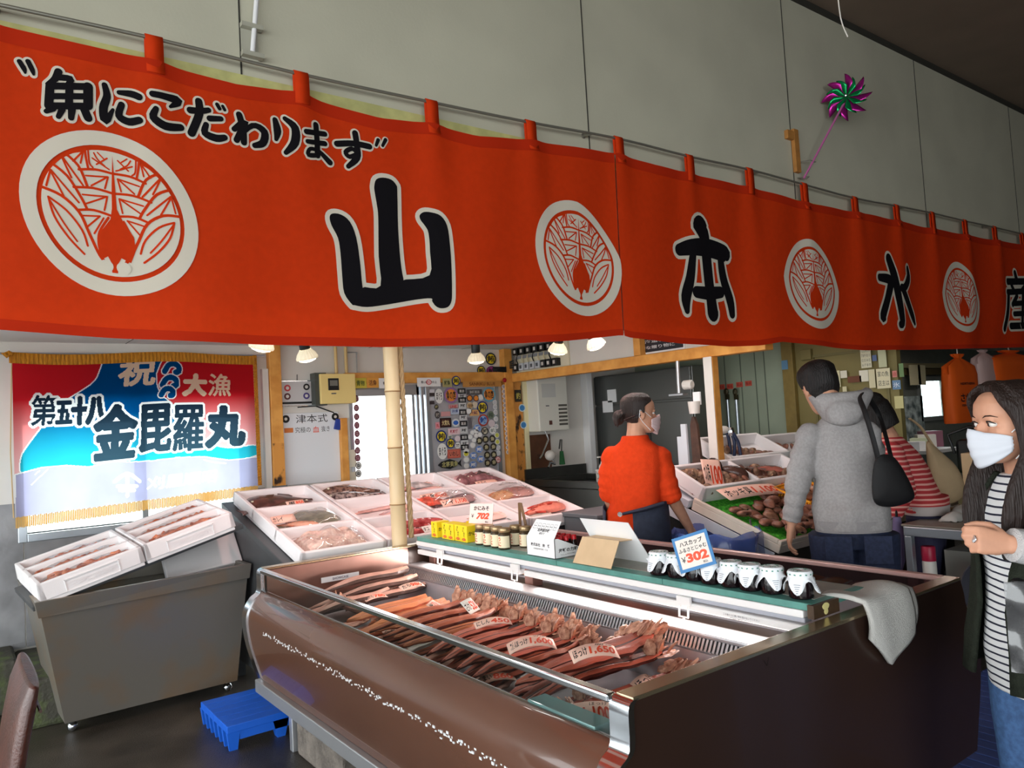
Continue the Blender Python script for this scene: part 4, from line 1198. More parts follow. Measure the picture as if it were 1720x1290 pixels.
for k in range(4):
 dfish('b',1.62,2.18+.10*k,.066+.006*k,.06+.02*k,'upper-layer dried fish number %s from the near side under the 1,600 tag'%('one','two','three','four')[k],G2,-.1,.94)
G3='orange-brown dried fish in the middle row'
for k in range(6):
 dfish('o' if k%2 else 'c',1.68-.025*math.sin(k*1.9),2.67+.066*k,.03+.028*(k%2),.06+.06*math.sin(k*2.1),'curved orange-brown dried fish number %s from the near side, middle row'%('one','two','three','four','five','six')[k],G3,.2,1.0)
for k in range(3):
 dfish('c',1.64,2.70+.12*k,.080,.08,'long dried fish on top of the middle row, number %s from the near side'%('one','two','three')[k],G3,-.1,.96)
G4='orange salmon-like fillets'
for k,(x,y,z,a)in enumerate(((1.70,3.14,.05,.18),(1.62,3.20,.075,.1),(1.72,3.26,.03,.3),(1.56,3.08,.03,.05))):
 dfish('s',x,y,z,a,'Bright orange fish fillet, %s of the four behind the middle row'%('nearest the grille','topmost','farthest','nearest the glass')[k],G4,.1,.9)
G5='thick grey-pink fillets at the far end'
for k,(x,y,z,a)in enumerate(((1.72,3.62,.13,.12),(1.76,3.60,.085,.10),(1.78,3.54,.045,.16),(1.66,3.66,.04,.0),(1.56,3.50,.06,.25),(1.50,3.58,.02,.2))):
 dfish('g',x,y,z,a,'Thick grey-pink dried fillet, %s of the far end stack'%('topmost','second from the top','third from the top','bottom back one','front upper one','front lowest one')[k],G5,-.18,.96)
dfish('p',1.60,3.36,.03,2.4,'Opened pinkish fish with a dark split head standing up near the far end','pale dried fish along the glass',.6,.9,-.3)
G6='pale dried fish along the glass'
for k in range(9):
 dfish('p',1.43+.02*math.sin(k*2.2),2.16+.145*k,.012,.3+.22*math.sin(k*1.3),'pale pink dried fish by the front glass, number %s from the near end'%('one','two','three','four','five','six','seven','eight','nine')[k],G6,.1,.82)
G7='reddish dried fish at the near end'
for k,(kd,x,y,z,a,r,s)in enumerate((('b',1.72,1.50,.03,.03,.1,.92),('a',1.76,1.42,.05,.12,-.1,.9),('a',1.58,1.64,.06,PI*.92,.2,.72),('b',1.42,1.78,.03,.3,0,.6),('a',1.40,1.66,.01,.25,.1,.62),('b',1.47,1.98,.045,.15,.1,.5),('b',1.42,1.50,.02,.3,.1,.6),('b',1.50,1.56,.072,-2.6,.2,.55))):
 lab=('Red dried fish behind the near corner, left of the last one','Red dried fish nearest the near end panel','Dried fish with its ragged end turned up at the near corner','Small dried fish along the glass beside the 860 tag','Small dried fish under the clear corner box','Small dried fish tucked under the pile of the 1,650 tag','Small dried fish lying at the near end of the front glass','Short dried fish on top of the one with the turned-up ragged end')[k]
 dfish(kd,x,y,z,a,lab,G7,r,s)
def ftag(label,px,py,z,w,h,bk,rd,ang=0.0,tilt=.35,curve=.35,small=None,m=None,frac=.42):
 p=atZ(px,py,z)
 R=rotz(ang)@rotx(tilt)
 return price_tag(label,p,R.col[0],R.col[1],w*.57,h*.60,bk,rd,curve,m,small=small,frac=frac)
ftag('curved salmon-pink card reading 1,650 in red on the big fanned pile',998,1100,0.765,.27,.105,'ほっけ','1,650',-.45,.35,.5,'開き',frac=.36)
ftag('curved salmon-pink card reading 1,600 in red on the row of slender fish',893,1087,0.730,.30,.105,'糠ほっけ','1,600',-.45,.3,.6,'羽幌産',frac=.44)
ftag('salmon-pink card with red price on the orange-brown middle row',828,1048,0.730,.26,.08,'にしん','450',-.35,.3,.4)
ftag('white triangular-looking card standing among the orange fillets',790,1018,0.750,.16,.11,'さけ','520',.5,.8,.2,m=M_tagwhite)
ftag('tall card beside the orange fillets, near the grille',728,1016,0.710,.17,.075,'鮭','710',.75,.5,.1)
ftag('card with red price lying on top of the thick grey-pink fillets',692,985,0.750,.22,.08,'たら','980',.1,.3,.3)
ftag('card with red letters on the front stack of the thick fillets',630,1004,0.690,.22,.07,'真だら','780',.1,.3,.3)
ftag('small white card among the far front fish behind the glass',648,1028,0.675,.13,.08,'たら','',-.2,.5,.1,m=M_tagwhite)
ftag('card with dark letters lying behind the 1,650 pile near the end panel',1084,1147,0.650,.19,.09,'ほっけ','',.25,.3,.4,frac=1.0)
ftag('salmon card reading 860 in red behind the front glass',832,1142,0.650,.24,.09,'こまい','860',-.3,.2,.4)
ftag('large salmon card reading 1,100 in red at the near corner behind the glass',990,1205,0.680,.24,.15,'小','1,100',-.5,.5,.3,'ほっけ',frac=.35)
ftag('large white sheet lying on the pale fish behind the glass',720,1085,0.635,.30,.13,'','',-.35,.15,.2,m=M_tagwhite)
ftag('pink slip with red letters at the far front behind the glass',668,1058,0.645,.24,.05,'たら','690',-.1,.2,.1)
# ---- frozen packs in the rear bay, seen under the shelf
cols=[((232,130,60),'orange'),((206,56,44),'red'),((228,170,120),'pale orange'),((150,84,70),'brown'),((236,150,66),'bright orange')]
for k in range(16):
 c_,cn=cols[k%5]
 y=1.52+.135*k
 pk=thing('frozen_pack','frozen %s pack in the rear bay, number %d from the near end'%(cn,k+1),'frozen food',(2.50,y,.635),RND.uniform(-.15,.15),'frozen packs in the rear bay')
 MB().box(-.12,.12,-.056,.056,0,.028).build('tray',M_foam,pk,bevel=.004,local=True)
 b=MB().grid(lambda u,v:((u-.5)*.21,(v-.5)*.095,.029+.022*math.sin(PI*u)**.5*math.sin(PI*v)**.5+.004*mnoise.noise(Vector((u*6+k,v*6,0)))),10,6)
 b.build('contents',mat('pack_'+cn.replace(' ','_'),c_,.3,var=.25,vscale=30),pk,smooth=180,local=True)
 # ==== goods on the raised shelf
ZS=SZ+.0014
def sp(px,py):
 return atZ(px,py,ZS)
 # yellow boxes
M_yel=mat('yellow_carton',(246,216,30),.45)
M_crabprint=mat('orange_print',(222,110,50),.5)
yb=None
spots=[((712,906),0),((737,909),0),((750,911),0),((764,913),0),((728,907),1)]
ys=[3.665,3.56,3.495,3.43,3.365]
ylab=['yellow carton beside the pole, leftmost of the row on the shelf','second yellow carton from the pole','yellow carton in the middle of the row','yellow carton second from the jars','yellow carton next to the brown-topped jars']
for k,y in enumerate(ys):
 if yb is None:
  yb=thing('yellow_carton',ylab[k],'box',(2.19,y,ZS),0,'yellow cartons on the shelf')
  MB().box(-.04,.04,-.030,.030,0,.085).build('carton',M_yel,yb,bevel=.002,local=True)
  b=MB()
  for q,ch_ in enumerate('かにみそ'):
   put_text(b,ch_,(-.0404,.006*math.sin(q*2),.073-q*.0135),(0,-1,0),(0,0,1),.012,.02,lift=.0003)
  put_text(b,'かに',(-.008,-.0304,.045),(1,0,0),(0,0,1),.02,.02,lift=.0003)
  b.build('lettering',M_blackpen,yb,local=True,fixn=False)
  b=MB()
  b.ell((-.0403,0,.014),(.0008,.014,.009),12,6)
  for sgn in(1,-1):
   for l in range(3):
    put2d(b,ribbon2d([(sgn*.01,.014+l*.002),(sgn*.018,.02-l*.005),(sgn*.02,.012-l*.005)],.002),lambda a,c:(-.0405,a,c))
  b.build('crab_print',M_crabprint,yb,local=True,fixn=False)
 else:
  dup(yb,ylab[k],(2.19+.004*(k%2),y,ZS),(0,0,.04*math.sin(k*3)))
dup(yb,'yellow carton standing behind the row, farther from the front edge',(2.30,3.40,ZS),(0,0,.1))
dup(yb,'yellow carton at the back behind the pole end of the row',(2.30,3.48,ZS),(0,0,-.05))
# small jars with tan lids
M_jar=mat('brown_paste_in_glass',(70,56,40),.15,var=.2,vscale=40)
M_label=mat('cream_label',(236,222,188),.5)
jr=None
jl=['labelled small jar, the one nearest the yellow cartons, front row','labelled small jar, second of the front row','labelled small jar, third of the front row','labelled small jar at the near end of the front row','labelled small jar behind the others, far side','labelled small jar behind the others, near side']
for k,(x,y)in enumerate(((2.17,3.235),(2.17,3.165),(2.165,3.09),(2.16,3.02),(2.25,3.05),(2.25,2.97))):
 if jr is None:
  jr=thing('small_jar',jl[k],'jar',(x,y,ZS),0,'small labelled jars on the shelf')
  MB().lathe([(.028,0),(.031,.004),(.031,.07),(.026,.078),(.025,.083)],n=18).build('jar_body',M_jar,jr,smooth=40,local=True)
  MB().lathe([(.027,.080),(.0285,.082),(.0285,.098),(.027,.100)],n=18).build('lid',mat('tan_metal_lid',(176,150,112),.35,metal=.6),jr,smooth=40,local=True)
  b=MB();N=14
  b.loft([[(.0315*math.cos(a),.0315*math.sin(a),z)for z in(.008,.064)]for a in[PI*.55+1.0*PI*q/N for q in range(N+1)]],closed=False,caps=False)
  lb_=b.build('label_wrap',M_label,jr,smooth=180,local=True)
  b=MB()
  for ch_,z,hh in(('う',.050,.020),('に',.026,.020)):
   vs,fs,tw,t_h=text2d(ch_,1.0,.03,.2)
   b.add([((.0319)*math.cos(PI-a*hh/t_h/.0319),-.0319*math.sin(PI-a*hh/t_h/.0319)*-1*-1,z+c*hh/t_h)for a,c in vs],fs)
  b.build('label_print',mat('red_label_print',(206,66,40),.5),lb_,local=True,fixn=False)
 else:
  dup(jr,jl[k],(x,y,ZS),(0,0,.15*math.sin(k*2.2)))
  # 702 yen card in a wooden clip stand
th=thing('price_stand','pink card reading 702 in red, standing behind the yellow cartons','price card',(2.27,3.30,ZS))
T=frame((.32,-.95,0),(.20,.07,1))
c=Vector((2.262,3.36,ZS+.135))
b=MB().obox(c,(.155,.105,.003),T)
b.build('card',mat('pink_card',(246,214,206),.5),th,bevel=.0008)
b=MB()
nz=T.col[2]
put_text(b,'かにみそ',c+T.col[1]*.028,T.col[0],T.col[1],.024,.03,0,.0022,width=.10)
put_text(b,'702',c-T.col[1]*.012+T.col[0]*.012,T.col[0],T.col[1],.034,.05,1,.0022,width=.085,slant=.3)
put_text(b,'￥',c-T.col[1]*.012-T.col[0]*.055,T.col[0],T.col[1],.02,.01,0,.0022)
put_text(b,'税込',c-T.col[1]*.042+T.col[0]*.04,T.col[0],T.col[1],.010,.01,0,.0022)
b.build('lettering',[M_blackpen,M_redpen],th,fixn=False)
b=MB()
b.obox(c-T.col[1]*.075-T.col[2]*.012,(.02,.05,.012),T)
b.obox((2.262,3.36,ZS+.012),(.06,.06,.024))
b.build('holder',mat('clear_holder',(210,200,200),.2),th)
th=thing('wooden_clip','A-shaped brown wooden clip standing behind the small jars','clip',(2.30,3.05,ZS))
for sgn in(1,-1):
 b=MB();a0=Vector((2.33,3.08+sgn*.036,ZS));a1=Vector((2.31,3.08+sgn*.006,ZS+.20))
 b.tube([a0,a1],.009,4);b.build('arm',mat('brown_wood',(120,86,54),.6,var=.2,vscale=20),th)
 # white sales carton with red-capped bottles
wc=thing('display_carton','white printed display carton holding red-capped bottles on the shelf','box',(2.22,2.62,ZS))
M_card=mat('white_card',(240,240,240),.5)
fl,fr_=sp(866,940),sp(916,943)
y1,y0=2.80,2.60
x0,x1=2.125,2.30
b=MB()
tk_=.0025
b.box(x0,x0+tk_,y0,y1,ZS,ZS+.085)
for y in(y0,y1-tk_):
 b.prism([(x0,ZS),(x1,ZS),(x1,ZS+.022),(x0+.02,ZS+.085),(x0,ZS+.085)],lambda a,c,t:(a,t,c),y,y+tk_)
b.box(x1-tk_,x1,y0,y1,ZS,ZS+.022);b.box(x0,x1,y0,y1,ZS,ZS+.002)
b.build('carton',M_card,wc)
b=MB().hexa([(x0,y0+.004,ZS+.084),(x0+.003,y0+.004,ZS+.084),(x0+.003,y1-.004,ZS+.084),(x0,y1-.004,ZS+.084)],[(x0+.055,y0+.012,ZS+.155),(x0+.058,y0+.012,ZS+.155),(x0+.058,y1-.012,ZS+.155),(x0+.055,y1-.012,ZS+.155)])
lid=b.build('top_flap',M_card,wc)
b=MB()
up=Vector((.055,0,.071)).normalized()
ctr=Vector((x0+.028,(y0+y1)/2,ZS+.12))
for q in range(6):
 yy=lerp(.07,-.07,q/5)
 for zt in(.018,.004):
  put2d(b,ribbon2d([(yy-.009,zt-.006),(yy+.009,zt-.006),(yy+.009,zt+.007),(yy-.009,zt+.007),(yy-.009,zt-.006)],.0012),lambda a,c:ctr+Vector((0,-a,0))+up*c+Vector((-.001,0,.0008)))
put_text(b,'北海道の味',ctr-up*.008,(0,-1,0),up,.016,.02,0,.0012)
put_text(b,'ほたて',ctr-up*.024,(0,-1,0),up,.011,.02,0,.0012)
put_text(b,'株式会社　鈴　勝',(x0,(y0+y1)/2,ZS+.052),(0,-1,0),(0,0,1),.015,.02,0,.0008,width=.135)
put_text(b,'北海道留萌市港町一丁目',(x0,(y0+y1)/2,ZS+.034),(0,-1,0),(0,0,1),.007,0,0,.0008,width=.10)
put_text(b,'海鮮の力和',(x0+.075,y0,ZS+.032),(1,0,0),(0,0,1),.018,.03,0,.0008,width=.11)
put_text(b,'うにしょうゆ五百瓶入',(x0+.075,y0,ZS+.014),(1,0,0),(0,0,1),.007,0,0,.0008,width=.09)
b.build('lettering',M_blackpen,wc,fixn=False)
for i in range(3):
 for j in range(5):
  nm_='red-capped bottle in the white carton, row %s, place %s from the near side'%(('one','two','three')[i],('one','two','three','four','five')[j])
  if i==0 and j==0:
   bt=thing('sauce_bottle',nm_,'bottle',(0,0,0),0,'red-capped bottles in the white carton')
   MB().lathe([(.015,.0),(.016,.003),(.016,.05),(.010,.062),(.010,.066)],n=12).build('glass_body',mat('dark_sauce',(34,16,14),.12),bt,smooth=40,local=True)
   MB().lathe([(.0115,.064),(.0115,.082),(.010,.084)],n=12).build('cap',mat('red_cap',(196,24,34),.35),bt,smooth=40,local=True)
   bt.location=(x0+.045,y0+.028,ZS+.0025)
  else:
   dup(bt,nm_,(x0+.045+i*.046,y0+.028+j*.036,ZS+.0025))
   # folded card tent, seen from behind
tn=thing('card_tent','blank folded cardboard sign, brown inside and white outside, on the shelf','sign',(2.22,2.36,ZS))
y0,y1=2.20,2.48
cf=MB().hexa([(2.12,y0+.05,ZS),(2.123,y0+.05,ZS),(2.123,y1,ZS),(2.12,y1,ZS)],[(2.165,y0+.04,ZS+.105),(2.168,y0+.04,ZS+.105),(2.168,y1-.02,ZS+.105),(2.165,y1-.02,ZS+.105)])
cf.build('front_flap',mat('brown_card',(206,176,138),.6,var=.05),tn)['label']='tan cardboard flap'
cf=MB().hexa([(2.30,y0-.01,ZS),(2.303,y0-.01,ZS),(2.303,y1+.02,ZS),(2.30,y1+.02,ZS)],[(2.20,y0+.02,ZS+.175),(2.203,y0+.02,ZS+.175),(2.203,y1+.03,ZS+.175),(2.20,y1+.03,ZS+.175)])
cf.build('back_flap',M_card,tn)['label']='white card back flap'
b=MB().hexa([(2.166,y0+.045,ZS+.103),(2.169,y0+.045,ZS+.100),(2.169,y1-.02,ZS+.100),(2.166,y1-.02,ZS+.103)],[(2.243,y0+.045,ZS+.101),(2.246,y0+.045,ZS+.098),(2.246,y1-.02,ZS+.098),(2.243,y1-.02,ZS+.101)])
b.build('joining_strip',mat('brown_card'),tn)
# jam jars dressed in printed paper
M_paper=mat('printed_paper',(232,236,240),.6,var=.05,vscale=40)
M_wreath=mat('green_wreath_print',(84,140,124),.6)
jm=None
jpos=[(2.165,2.03),(2.168,1.945),(2.172,1.865),(2.162,1.785),(2.165,1.70),(2.16,1.62),(2.168,1.54),(2.165,1.435)]
jlab=['jam jar under printed paper, farthest one beside the card tent','second paper-topped jam jar from the card tent','paper-topped jam jar right below the blue 302 card','paper-topped jam jar just nearer than the blue card','fifth paper-topped jam jar from the card tent','third paper-topped jam jar from the near shelf end','second paper-topped jam jar from the near shelf end','paper-topped jam jar at the near end of the shelf']
for k,(x,y)in enumerate(jpos):
 jm=thing('jam_jar',jlab[k],'jar',(x,y,ZS),.25*math.sin(k*1.9),'paper-topped jam jars')
 if k==0:
  J_body=MB().lathe([(.034,0),(.038,.004),(.039,.05),(.036,.06),(.033,.066)],n=20)
  me_j=J_body.build('jar_body',mat('blackcurrant_jam',(20,10,14),.1),jm,smooth=40,local=True).data
 else:
  o_=bpy.data.objects.new('jar_body',me_j);COL.objects.link(o_);o_.parent=jm
 b=MB();N=40
 ph=k*.7
 rings=[[(0.001*math.cos(2*PI*q/N),.001*math.sin(2*PI*q/N),.0875)for q in range(N)]]
 for rr_,z in((.02,.0872),(.035,.0855),(.0385,.080),(.038,.072),(.037,.066)):
  rings.append([(rr_*math.cos(2*PI*q/N),rr_*math.sin(2*PI*q/N),z)for q in range(N)])
 for f_ in(.5,1.0):
  r=[]
  for q in range(N):
   a=2*PI*q/N
   corner=abs(math.cos(2*(a-ph)))**3
   drop=(.008+.042*abs(math.cos(2*(a-ph)))**2)*f_
   rad=.037+(.010+.004*math.sin(a*9+k))*f_+.009*corner*f_
   r.append((rad*math.cos(a),rad*math.sin(a),.066-drop))
  rings.append(r)
 b.loft(rings,True,False)
 pc=b.build('paper_cover',M_paper,jm,smooth=50,local=True,solid=.0006)
 b=MB()
 for q in range(26):
  a=RND.uniform(0,2*PI);r0=RND.uniform(.016,.031)
  z=.0882-max(0,r0-.02)*.12
  b.obox((r0*math.cos(a),r0*math.sin(a),z),(.007,.0022,.0006),rotz(RND.uniform(0,3)))
 for q in range(14):
  a=2*PI*q/14
  b.obox((.0392*math.cos(a),.0392*math.sin(a),.0765),(.0008,.006,.004),rotz(a)@rotx(RND.uniform(-.6,.6)))
 b.build('wreath_print',M_wreath,pc,local=True)['kind']='stuff'
 b=MB()
 for q in range(4):
  a=ph+q*PI/2
  for l in range(5):
   wl=.020-.0036*l
   b.obox(((.0475+l*.002)*math.cos(a),(.0475+l*.002)*math.sin(a),.048-l*.006),(.0006,wl,.0016),rotz(a))
 b.build('fine_print',mat('grey_fine_print',(120,124,134),.6),pc,local=True)['kind']='stuff'
 # blue bordered 302 card
th=thing('price_card','blue-bordered card reading 302 in red, leaning above the jam jars','price card',(2.24,1.80,ZS))
A,B_,C_,D_=(1131,908),(1171,896),(1199,942),(1157,955)
c=atX(1165,926,2.105)
xa=(atX(1199,942,2.105)-atX(1157,955,2.105));ya=(atX(1131,908,2.105)-atX(1157,955,2.105))
xa=(xa.normalized()+Vector((.3,0,0))).normalized();ya=(ya-xa*ya.dot(xa)).normalized()
T=frame(xa,ya)
if T.col[2].x>0:
 T=frame(-xa,ya)
c=c+Vector((0,0,.0))
b=MB().obox(c,(.140,.124,.003),T);b.build('border_card',mat('blue_card',(52,120,176),.5),th)
b=MB().obox(c+T.col[2]*.0016,(.118,.102,.0016),T);fc=b.build('face_card',mat('pale_card',(226,216,206),.5),th)
b=MB()
X_,Y_=T.col[0],T.col[1]
put_text(b,'ハスカップ',c+Y_*.033,X_,Y_,.018,.03,0,.0028,width=.09)
put_text(b,'ふるさとじゃむ',c+Y_*.011,X_,Y_,.015,.02,0,.0028,width=.11)
put_text(b,'302',c-Y_*.018+X_*.010,X_,Y_,.032,.05,1,.0028,width=.085)
put_text(b,'￥',c-Y_*.02-X_*.044,X_,Y_,.02,.01,0,.0028)
put_text(b,'税込',c-Y_*.043+X_*.035,X_,Y_,.009,.01,0,.0028)
b.build('lettering',[M_blackpen,M_redpen],fc,fixn=False)
b=MB();b.tube([(2.215,c.y+.01,ZS),(2.19,c.y+.005,ZS+.09),(c.x+.006,c.y,c.z)],.005,8);b.obox((2.225,c.y+.01,ZS+.006),(.04,.04,.012))
b.build('stand',mat('wood_stand',(150,110,76),.6),th)
# folded towel over the end panel rim
tw=thing('towel','folded white towel draped over the near end panel of the freezer','towel',(2.4,1.36,.86))
M_towel=mat('white_terry',(240,237,230),.95,bump=.8,bscale=420)
def towel_sheet(x0,x1,drop,corner,lift,sl):
 def fn(u,v):
  x=lerp(x0,x1,u)+sl*max(0,v-.45)
  if v<.45:
   t=v/.45
   return(x,lerp(1.44,1.30,t),.866+lift+.016*math.sin(t*PI*.5)+.007*math.sin(u*6+t*3))
  t=(v-.45)/.55
  d=drop*(1-abs(u-corner)*(1.15 if u<corner else .55))
  return(x,1.286-lift*.7-.010*math.sin(t*PI)-.004*math.sin(u*9),.880+lift-d*t)
 return fn
MB().grid(towel_sheet(2.24,2.50,.21,.42,.012,.03),22,24).build('cloth',M_towel,tw,smooth=180,solid=.014,off=1)
MB().grid(towel_sheet(2.36,2.55,.145,.55,.0,.0),16,20).build('under_fold',M_towel,tw,smooth=180,solid=.012,off=1)
# ==== shellfish stall behind the freezer
SA=math.radians(20)
SO=Vector((3.65,2.52,.765))
ST=Matrix.Translation(SO)@(rotz(.02)@rotx(SA)).to_4x4()
st=thing('shell_stall','sloping white stall slab with green grass mat under the brown clams','stall',(4.6,3.1,0))
b=MB();k=b.mark()
b.box(0,2.3,0,.62,-.062,-.012)
for a in((0,2.3,0,.022),(0,.022,.022,.62),(2.278,2.3,.022,.62)):
 b.box(a[0],a[1],a[2],a[3],-.014,.012)
b.xf(ST,k)
b.build('foam_slab',mat('yellowed_foam',(226,216,200),.6,var=.05,vscale=9),st,bevel=.005)
b=MB();k=b.mark();b.box(-.01,2.3,.64,1.15,-.062,-.012);b.xf(ST,k)
b.build('rear_slab',mat('bluish_foam',(206,214,222),.6),st,bevel=.004)
b=MB();k=b.mark();b.box(-.012,-.002,.5,1.15,-.16,-.065);b.box(-.012,-.002,.02,.5,-.13,-.065);b.xf(ST,k)
b.build('side_board',mat('bluish_foam'),st)
mt_=MB().grid(lambda u,v:(.023+u*2.25,.023+v*.59,-.006+.006*mnoise.noise(Vector((u*30,v*12,1)))),40,14)
mt_.xf(ST);gm=mt_.build('grass_mat',mat('bright_green_mat',(34,168,30),.7,var=.3,vscale=60,rgb2=(96,214,60),bump=.5,bscale=300),st)
MB().box(3.70,5.9,2.62,3.7,.28,.60).build('stand_box',mat('dark_stand',(38,34,32),.7),st)
for x in(3.74,5.84):
 for y in(2.66,3.64):
  MB().box(x-.025,x+.025,y-.025,y+.025,0,.70).build('leg',M_steel_side,st)
b=MB();b.prism([(2.62,.58),(3.68,.58),(3.68,1.10),(2.62,.70)],lambda a,c,t:(t,a,c),3.72,3.74)
b.build('side_sheet',mat('dark_stand'),st)
TA=math.radians(27)
T1=Matrix.Translation((3.65,3.055,.955))@rotx(TA).to_4x4()
foam_box('foam_box','white foam box of round whelks and shells, nearest tray of the shell stall',T1,1.18,.31,.10,(.56,),'x',t=.032,group='foam boxes on the shell stall')
T2=Matrix.Translation((4.36,3.40,1.085))@rotx(TA).to_4x4()
foam_box('foam_box','white foam box of mixed shellfish behind the nearest tray',T2,.72,.34,.10,(),'x',t=.032,group='foam boxes on the shell stall')
T3=Matrix.Translation((5.10,3.42,1.06))@rotx(TA).to_4x4()
foam_box('foam_box','white foam box half hidden behind the man in the grey hoodie',T3,.7,.34,.10,(),'x',t=.032,group='foam boxes on the shell stall')
M_clam=mat('clam_brown',(120,76,62),.32,var=.45,vscale=16,stretch=(1,1,3),rgb2=(176,118,96),bump=.25,bscale=90)
M_clam2=mat('clam_pale',(156,108,84),.35,var=.35,vscale=18,rgb2=(196,150,122),bump=.25,bscale=90)
M_whelk=mat('whelk_brown',(140,100,78),.45,var=.5,vscale=24,rgb2=(190,150,120),bump=.5,bscale=70)
def clam_proto(m,nm):
 r=bpy.data.objects.new(nm,None);COL.objects.link(r)
 for sgn in(1,-1):
  b=MB();rings=[]
  for i in range(7):
   a=PI/2*i/6
   k=math.cos(a);z=math.sin(a)*.019*sgn
   rings.append([((.048*k)*math.cos(q)*(1-.18*math.sin(q)),(.036*k)*math.sin(q)-.010*(1-k)+0,z+.02)for q in[2*PI*j/20 for j in range(20)]])
  b.loft(rings,True,True)
  b.build('valve',m,r,smooth=60,local=True)
 b=MB().ell((0,-.033,.02),(.013,.006,.006),8,5);b.build('hinge',mat('clam_hinge',(44,30,26),.5),r,smooth=60,local=True)
 return r
def whelk_proto():
 r=bpy.data.objects.new('whelk',None);COL.objects.link(r)
 b=MB();pts=[];rad=[]
 for k in range(46):
  t=k/45;a=t*5.2*PI
  R=.024*(1-t)**.9
  pts.append((R*math.cos(a),R*math.sin(a),.020+.036*t));rad.append(.021*(1-t)**1.0+.002)
 b.tube(pts,rad,10);b.build('shell',M_whelk,r,smooth=60,local=True)
 MB().ell((.020,-.004,.014),(.010,.016,.013),10,6).build('opening',mat('whelk_opening',(214,176,140),.4),r,smooth=60,local=True)
 return r
PC=clam_proto(M_clam,'clam');PP=clam_proto(M_clam2,'clam');PW=whelk_proto()
rr=random.Random(11)
used=set()
GC,GW='brown clams on the green mat','whelks and shells in the foam trays'
def shell(P,M,lab,grp,cat):
 o_=P if id(P)not in used else dup(P)
 used.add(id(P));tag(o_,lab,cat,grp);o_.matrix_basis=M
 return o_
pts=[]
tries=0
while len(pts)<92 and tries<6000:
 tries+=1
 u=rr.uniform(.10,.98);v=rr.uniform(.05,.46)
 if u+v*.4<.18 or .62<u<1.02 and .22<v<.46:
  continue
 if v>.40 and .1<u<.55:
  continue
 if any((u-a)**2+(v-c)**2<.058**2 for a,c in pts):
  continue
 pts.append((u,v))
pts.sort()
for i,(u,v)in enumerate(pts):
 M=ST@Matrix.Translation((u,v,.004+rr.uniform(0,.012)))@Euler((rr.uniform(-.35,.35),rr.uniform(-.35,.35),rr.uniform(-.6,.6))).to_matrix().to_4x4()@Matrix.Scale(rr.uniform(.85,1.12),4)
 shell(PP if rr.random()<.25 else PC,M,'brown clam lying on the bright green grass mat of the stall',GC,'clam')
for i in range(24):
 u,v=rr.choice([p for p in pts if p[0]>.25])
 M=ST@Matrix.Translation((u+.03,v+.03,.040))@Euler((rr.uniform(-.5,.5),rr.uniform(-.5,.5),rr.uniform(0,3))).to_matrix().to_4x4()
 shell(PC,M,'brown clam heaped on top of others on the green mat','clams on top of the heap','clam')
for i in range(46):
 u=.05+.46*((i*.618)%1);v=.05+.21*((i*.381+.1)%1)
 M=T1@Matrix.Translation((u,v,.022+(i%3)*.014))@Euler((rr.uniform(-1,1),rr.uniform(-1,1),rr.uniform(0,6))).to_matrix().to_4x4()@Matrix.Scale(rr.uniform(.85,1.2),4)
 shell(PW if i%4 else PC,M,'small shellfish in the left half of the nearest foam tray',GW,'shellfish')
for i in range(22):
 u=.64+.44*((i*.618)%1);v=.05+.21*((i*.381+.1)%1)
 M=T1@Matrix.Translation((u,v,.022+(i%2)*.014))@Euler((rr.uniform(-1,1),rr.uniform(-1,1),rr.uniform(0,6))).to_matrix().to_4x4()
 shell(PW if i%2 else PC,M,'small shellfish in the right half of the nearest foam tray','shellfish in the right half of the tray','shellfish')
for i in range(26):
 u=.08+.55*((i*.618)%1);v=.06+.22*((i*.381+.1)%1)
 M=(T2 if i<18 else T3)@Matrix.Translation((u,v,.02))@Euler((rr.uniform(-1,1),rr.uniform(-1,1),rr.uniform(0,6))).to_matrix().to_4x4()
 shell(PC if i%3 else PW,M,'brown shellfish in the foam boxes at the rear of the stall','shellfish in the rear boxes','shellfish')
f=fish('dark_sea_cucumber','long dark rounded shellfish at the back of the nearest tray, by the divider',.26,.09,.09,(74,52,46),(86,60,52),eye=False,cat='shellfish')
f.matrix_basis=T1@Matrix.Translation((.44,.17,.05))@Matrix.Rotation(-.9,4,'Z')
f=fish('large_snail','big dark round sea snail beside the divider of the nearest tray',.14,.11,.10,(66,44,38),(80,54,46),eye=False,cat='shellfish')
f.matrix_basis=T1@Matrix.Translation((.34,.24,.05))@Matrix.Rotation(.3,4,'Z')
f=fish('grey_fish','small grey-red fish on the shells in the right half of the nearest tray',.30,.05,.04,(120,104,98),(188,112,96))
f.matrix_basis=T1@Matrix.Translation((.84,.17,.06))@Matrix.Rotation(-.35,4,'Z')
def stag(label,M,w,h,bk,rd,frac=.5,curve=.1,small=None):
 return price_tag(label,M.translation,M.col[0].xyz,M.col[1].xyz,w,h,bk,rd,curve,small=small,frac=frac)
stag('tall pink card reading 100 in red, standing in the nearest shell tray',T1@Matrix.Translation((.24,.15,.10))@Matrix.Rotation(-.25,4,'Z')@Matrix.Rotation(.75,4,'X'),.15,.19,'つぶ貝','100',.35)
stag('wide pink card reading 1,100 in red above the clams on the mat',ST@Matrix.Translation((.36,.47,.075))@Matrix.Rotation(-.06,4,'Z')@Matrix.Rotation(.15,4,'X'),.54,.12,'ホッキ貝','1,100',.5)
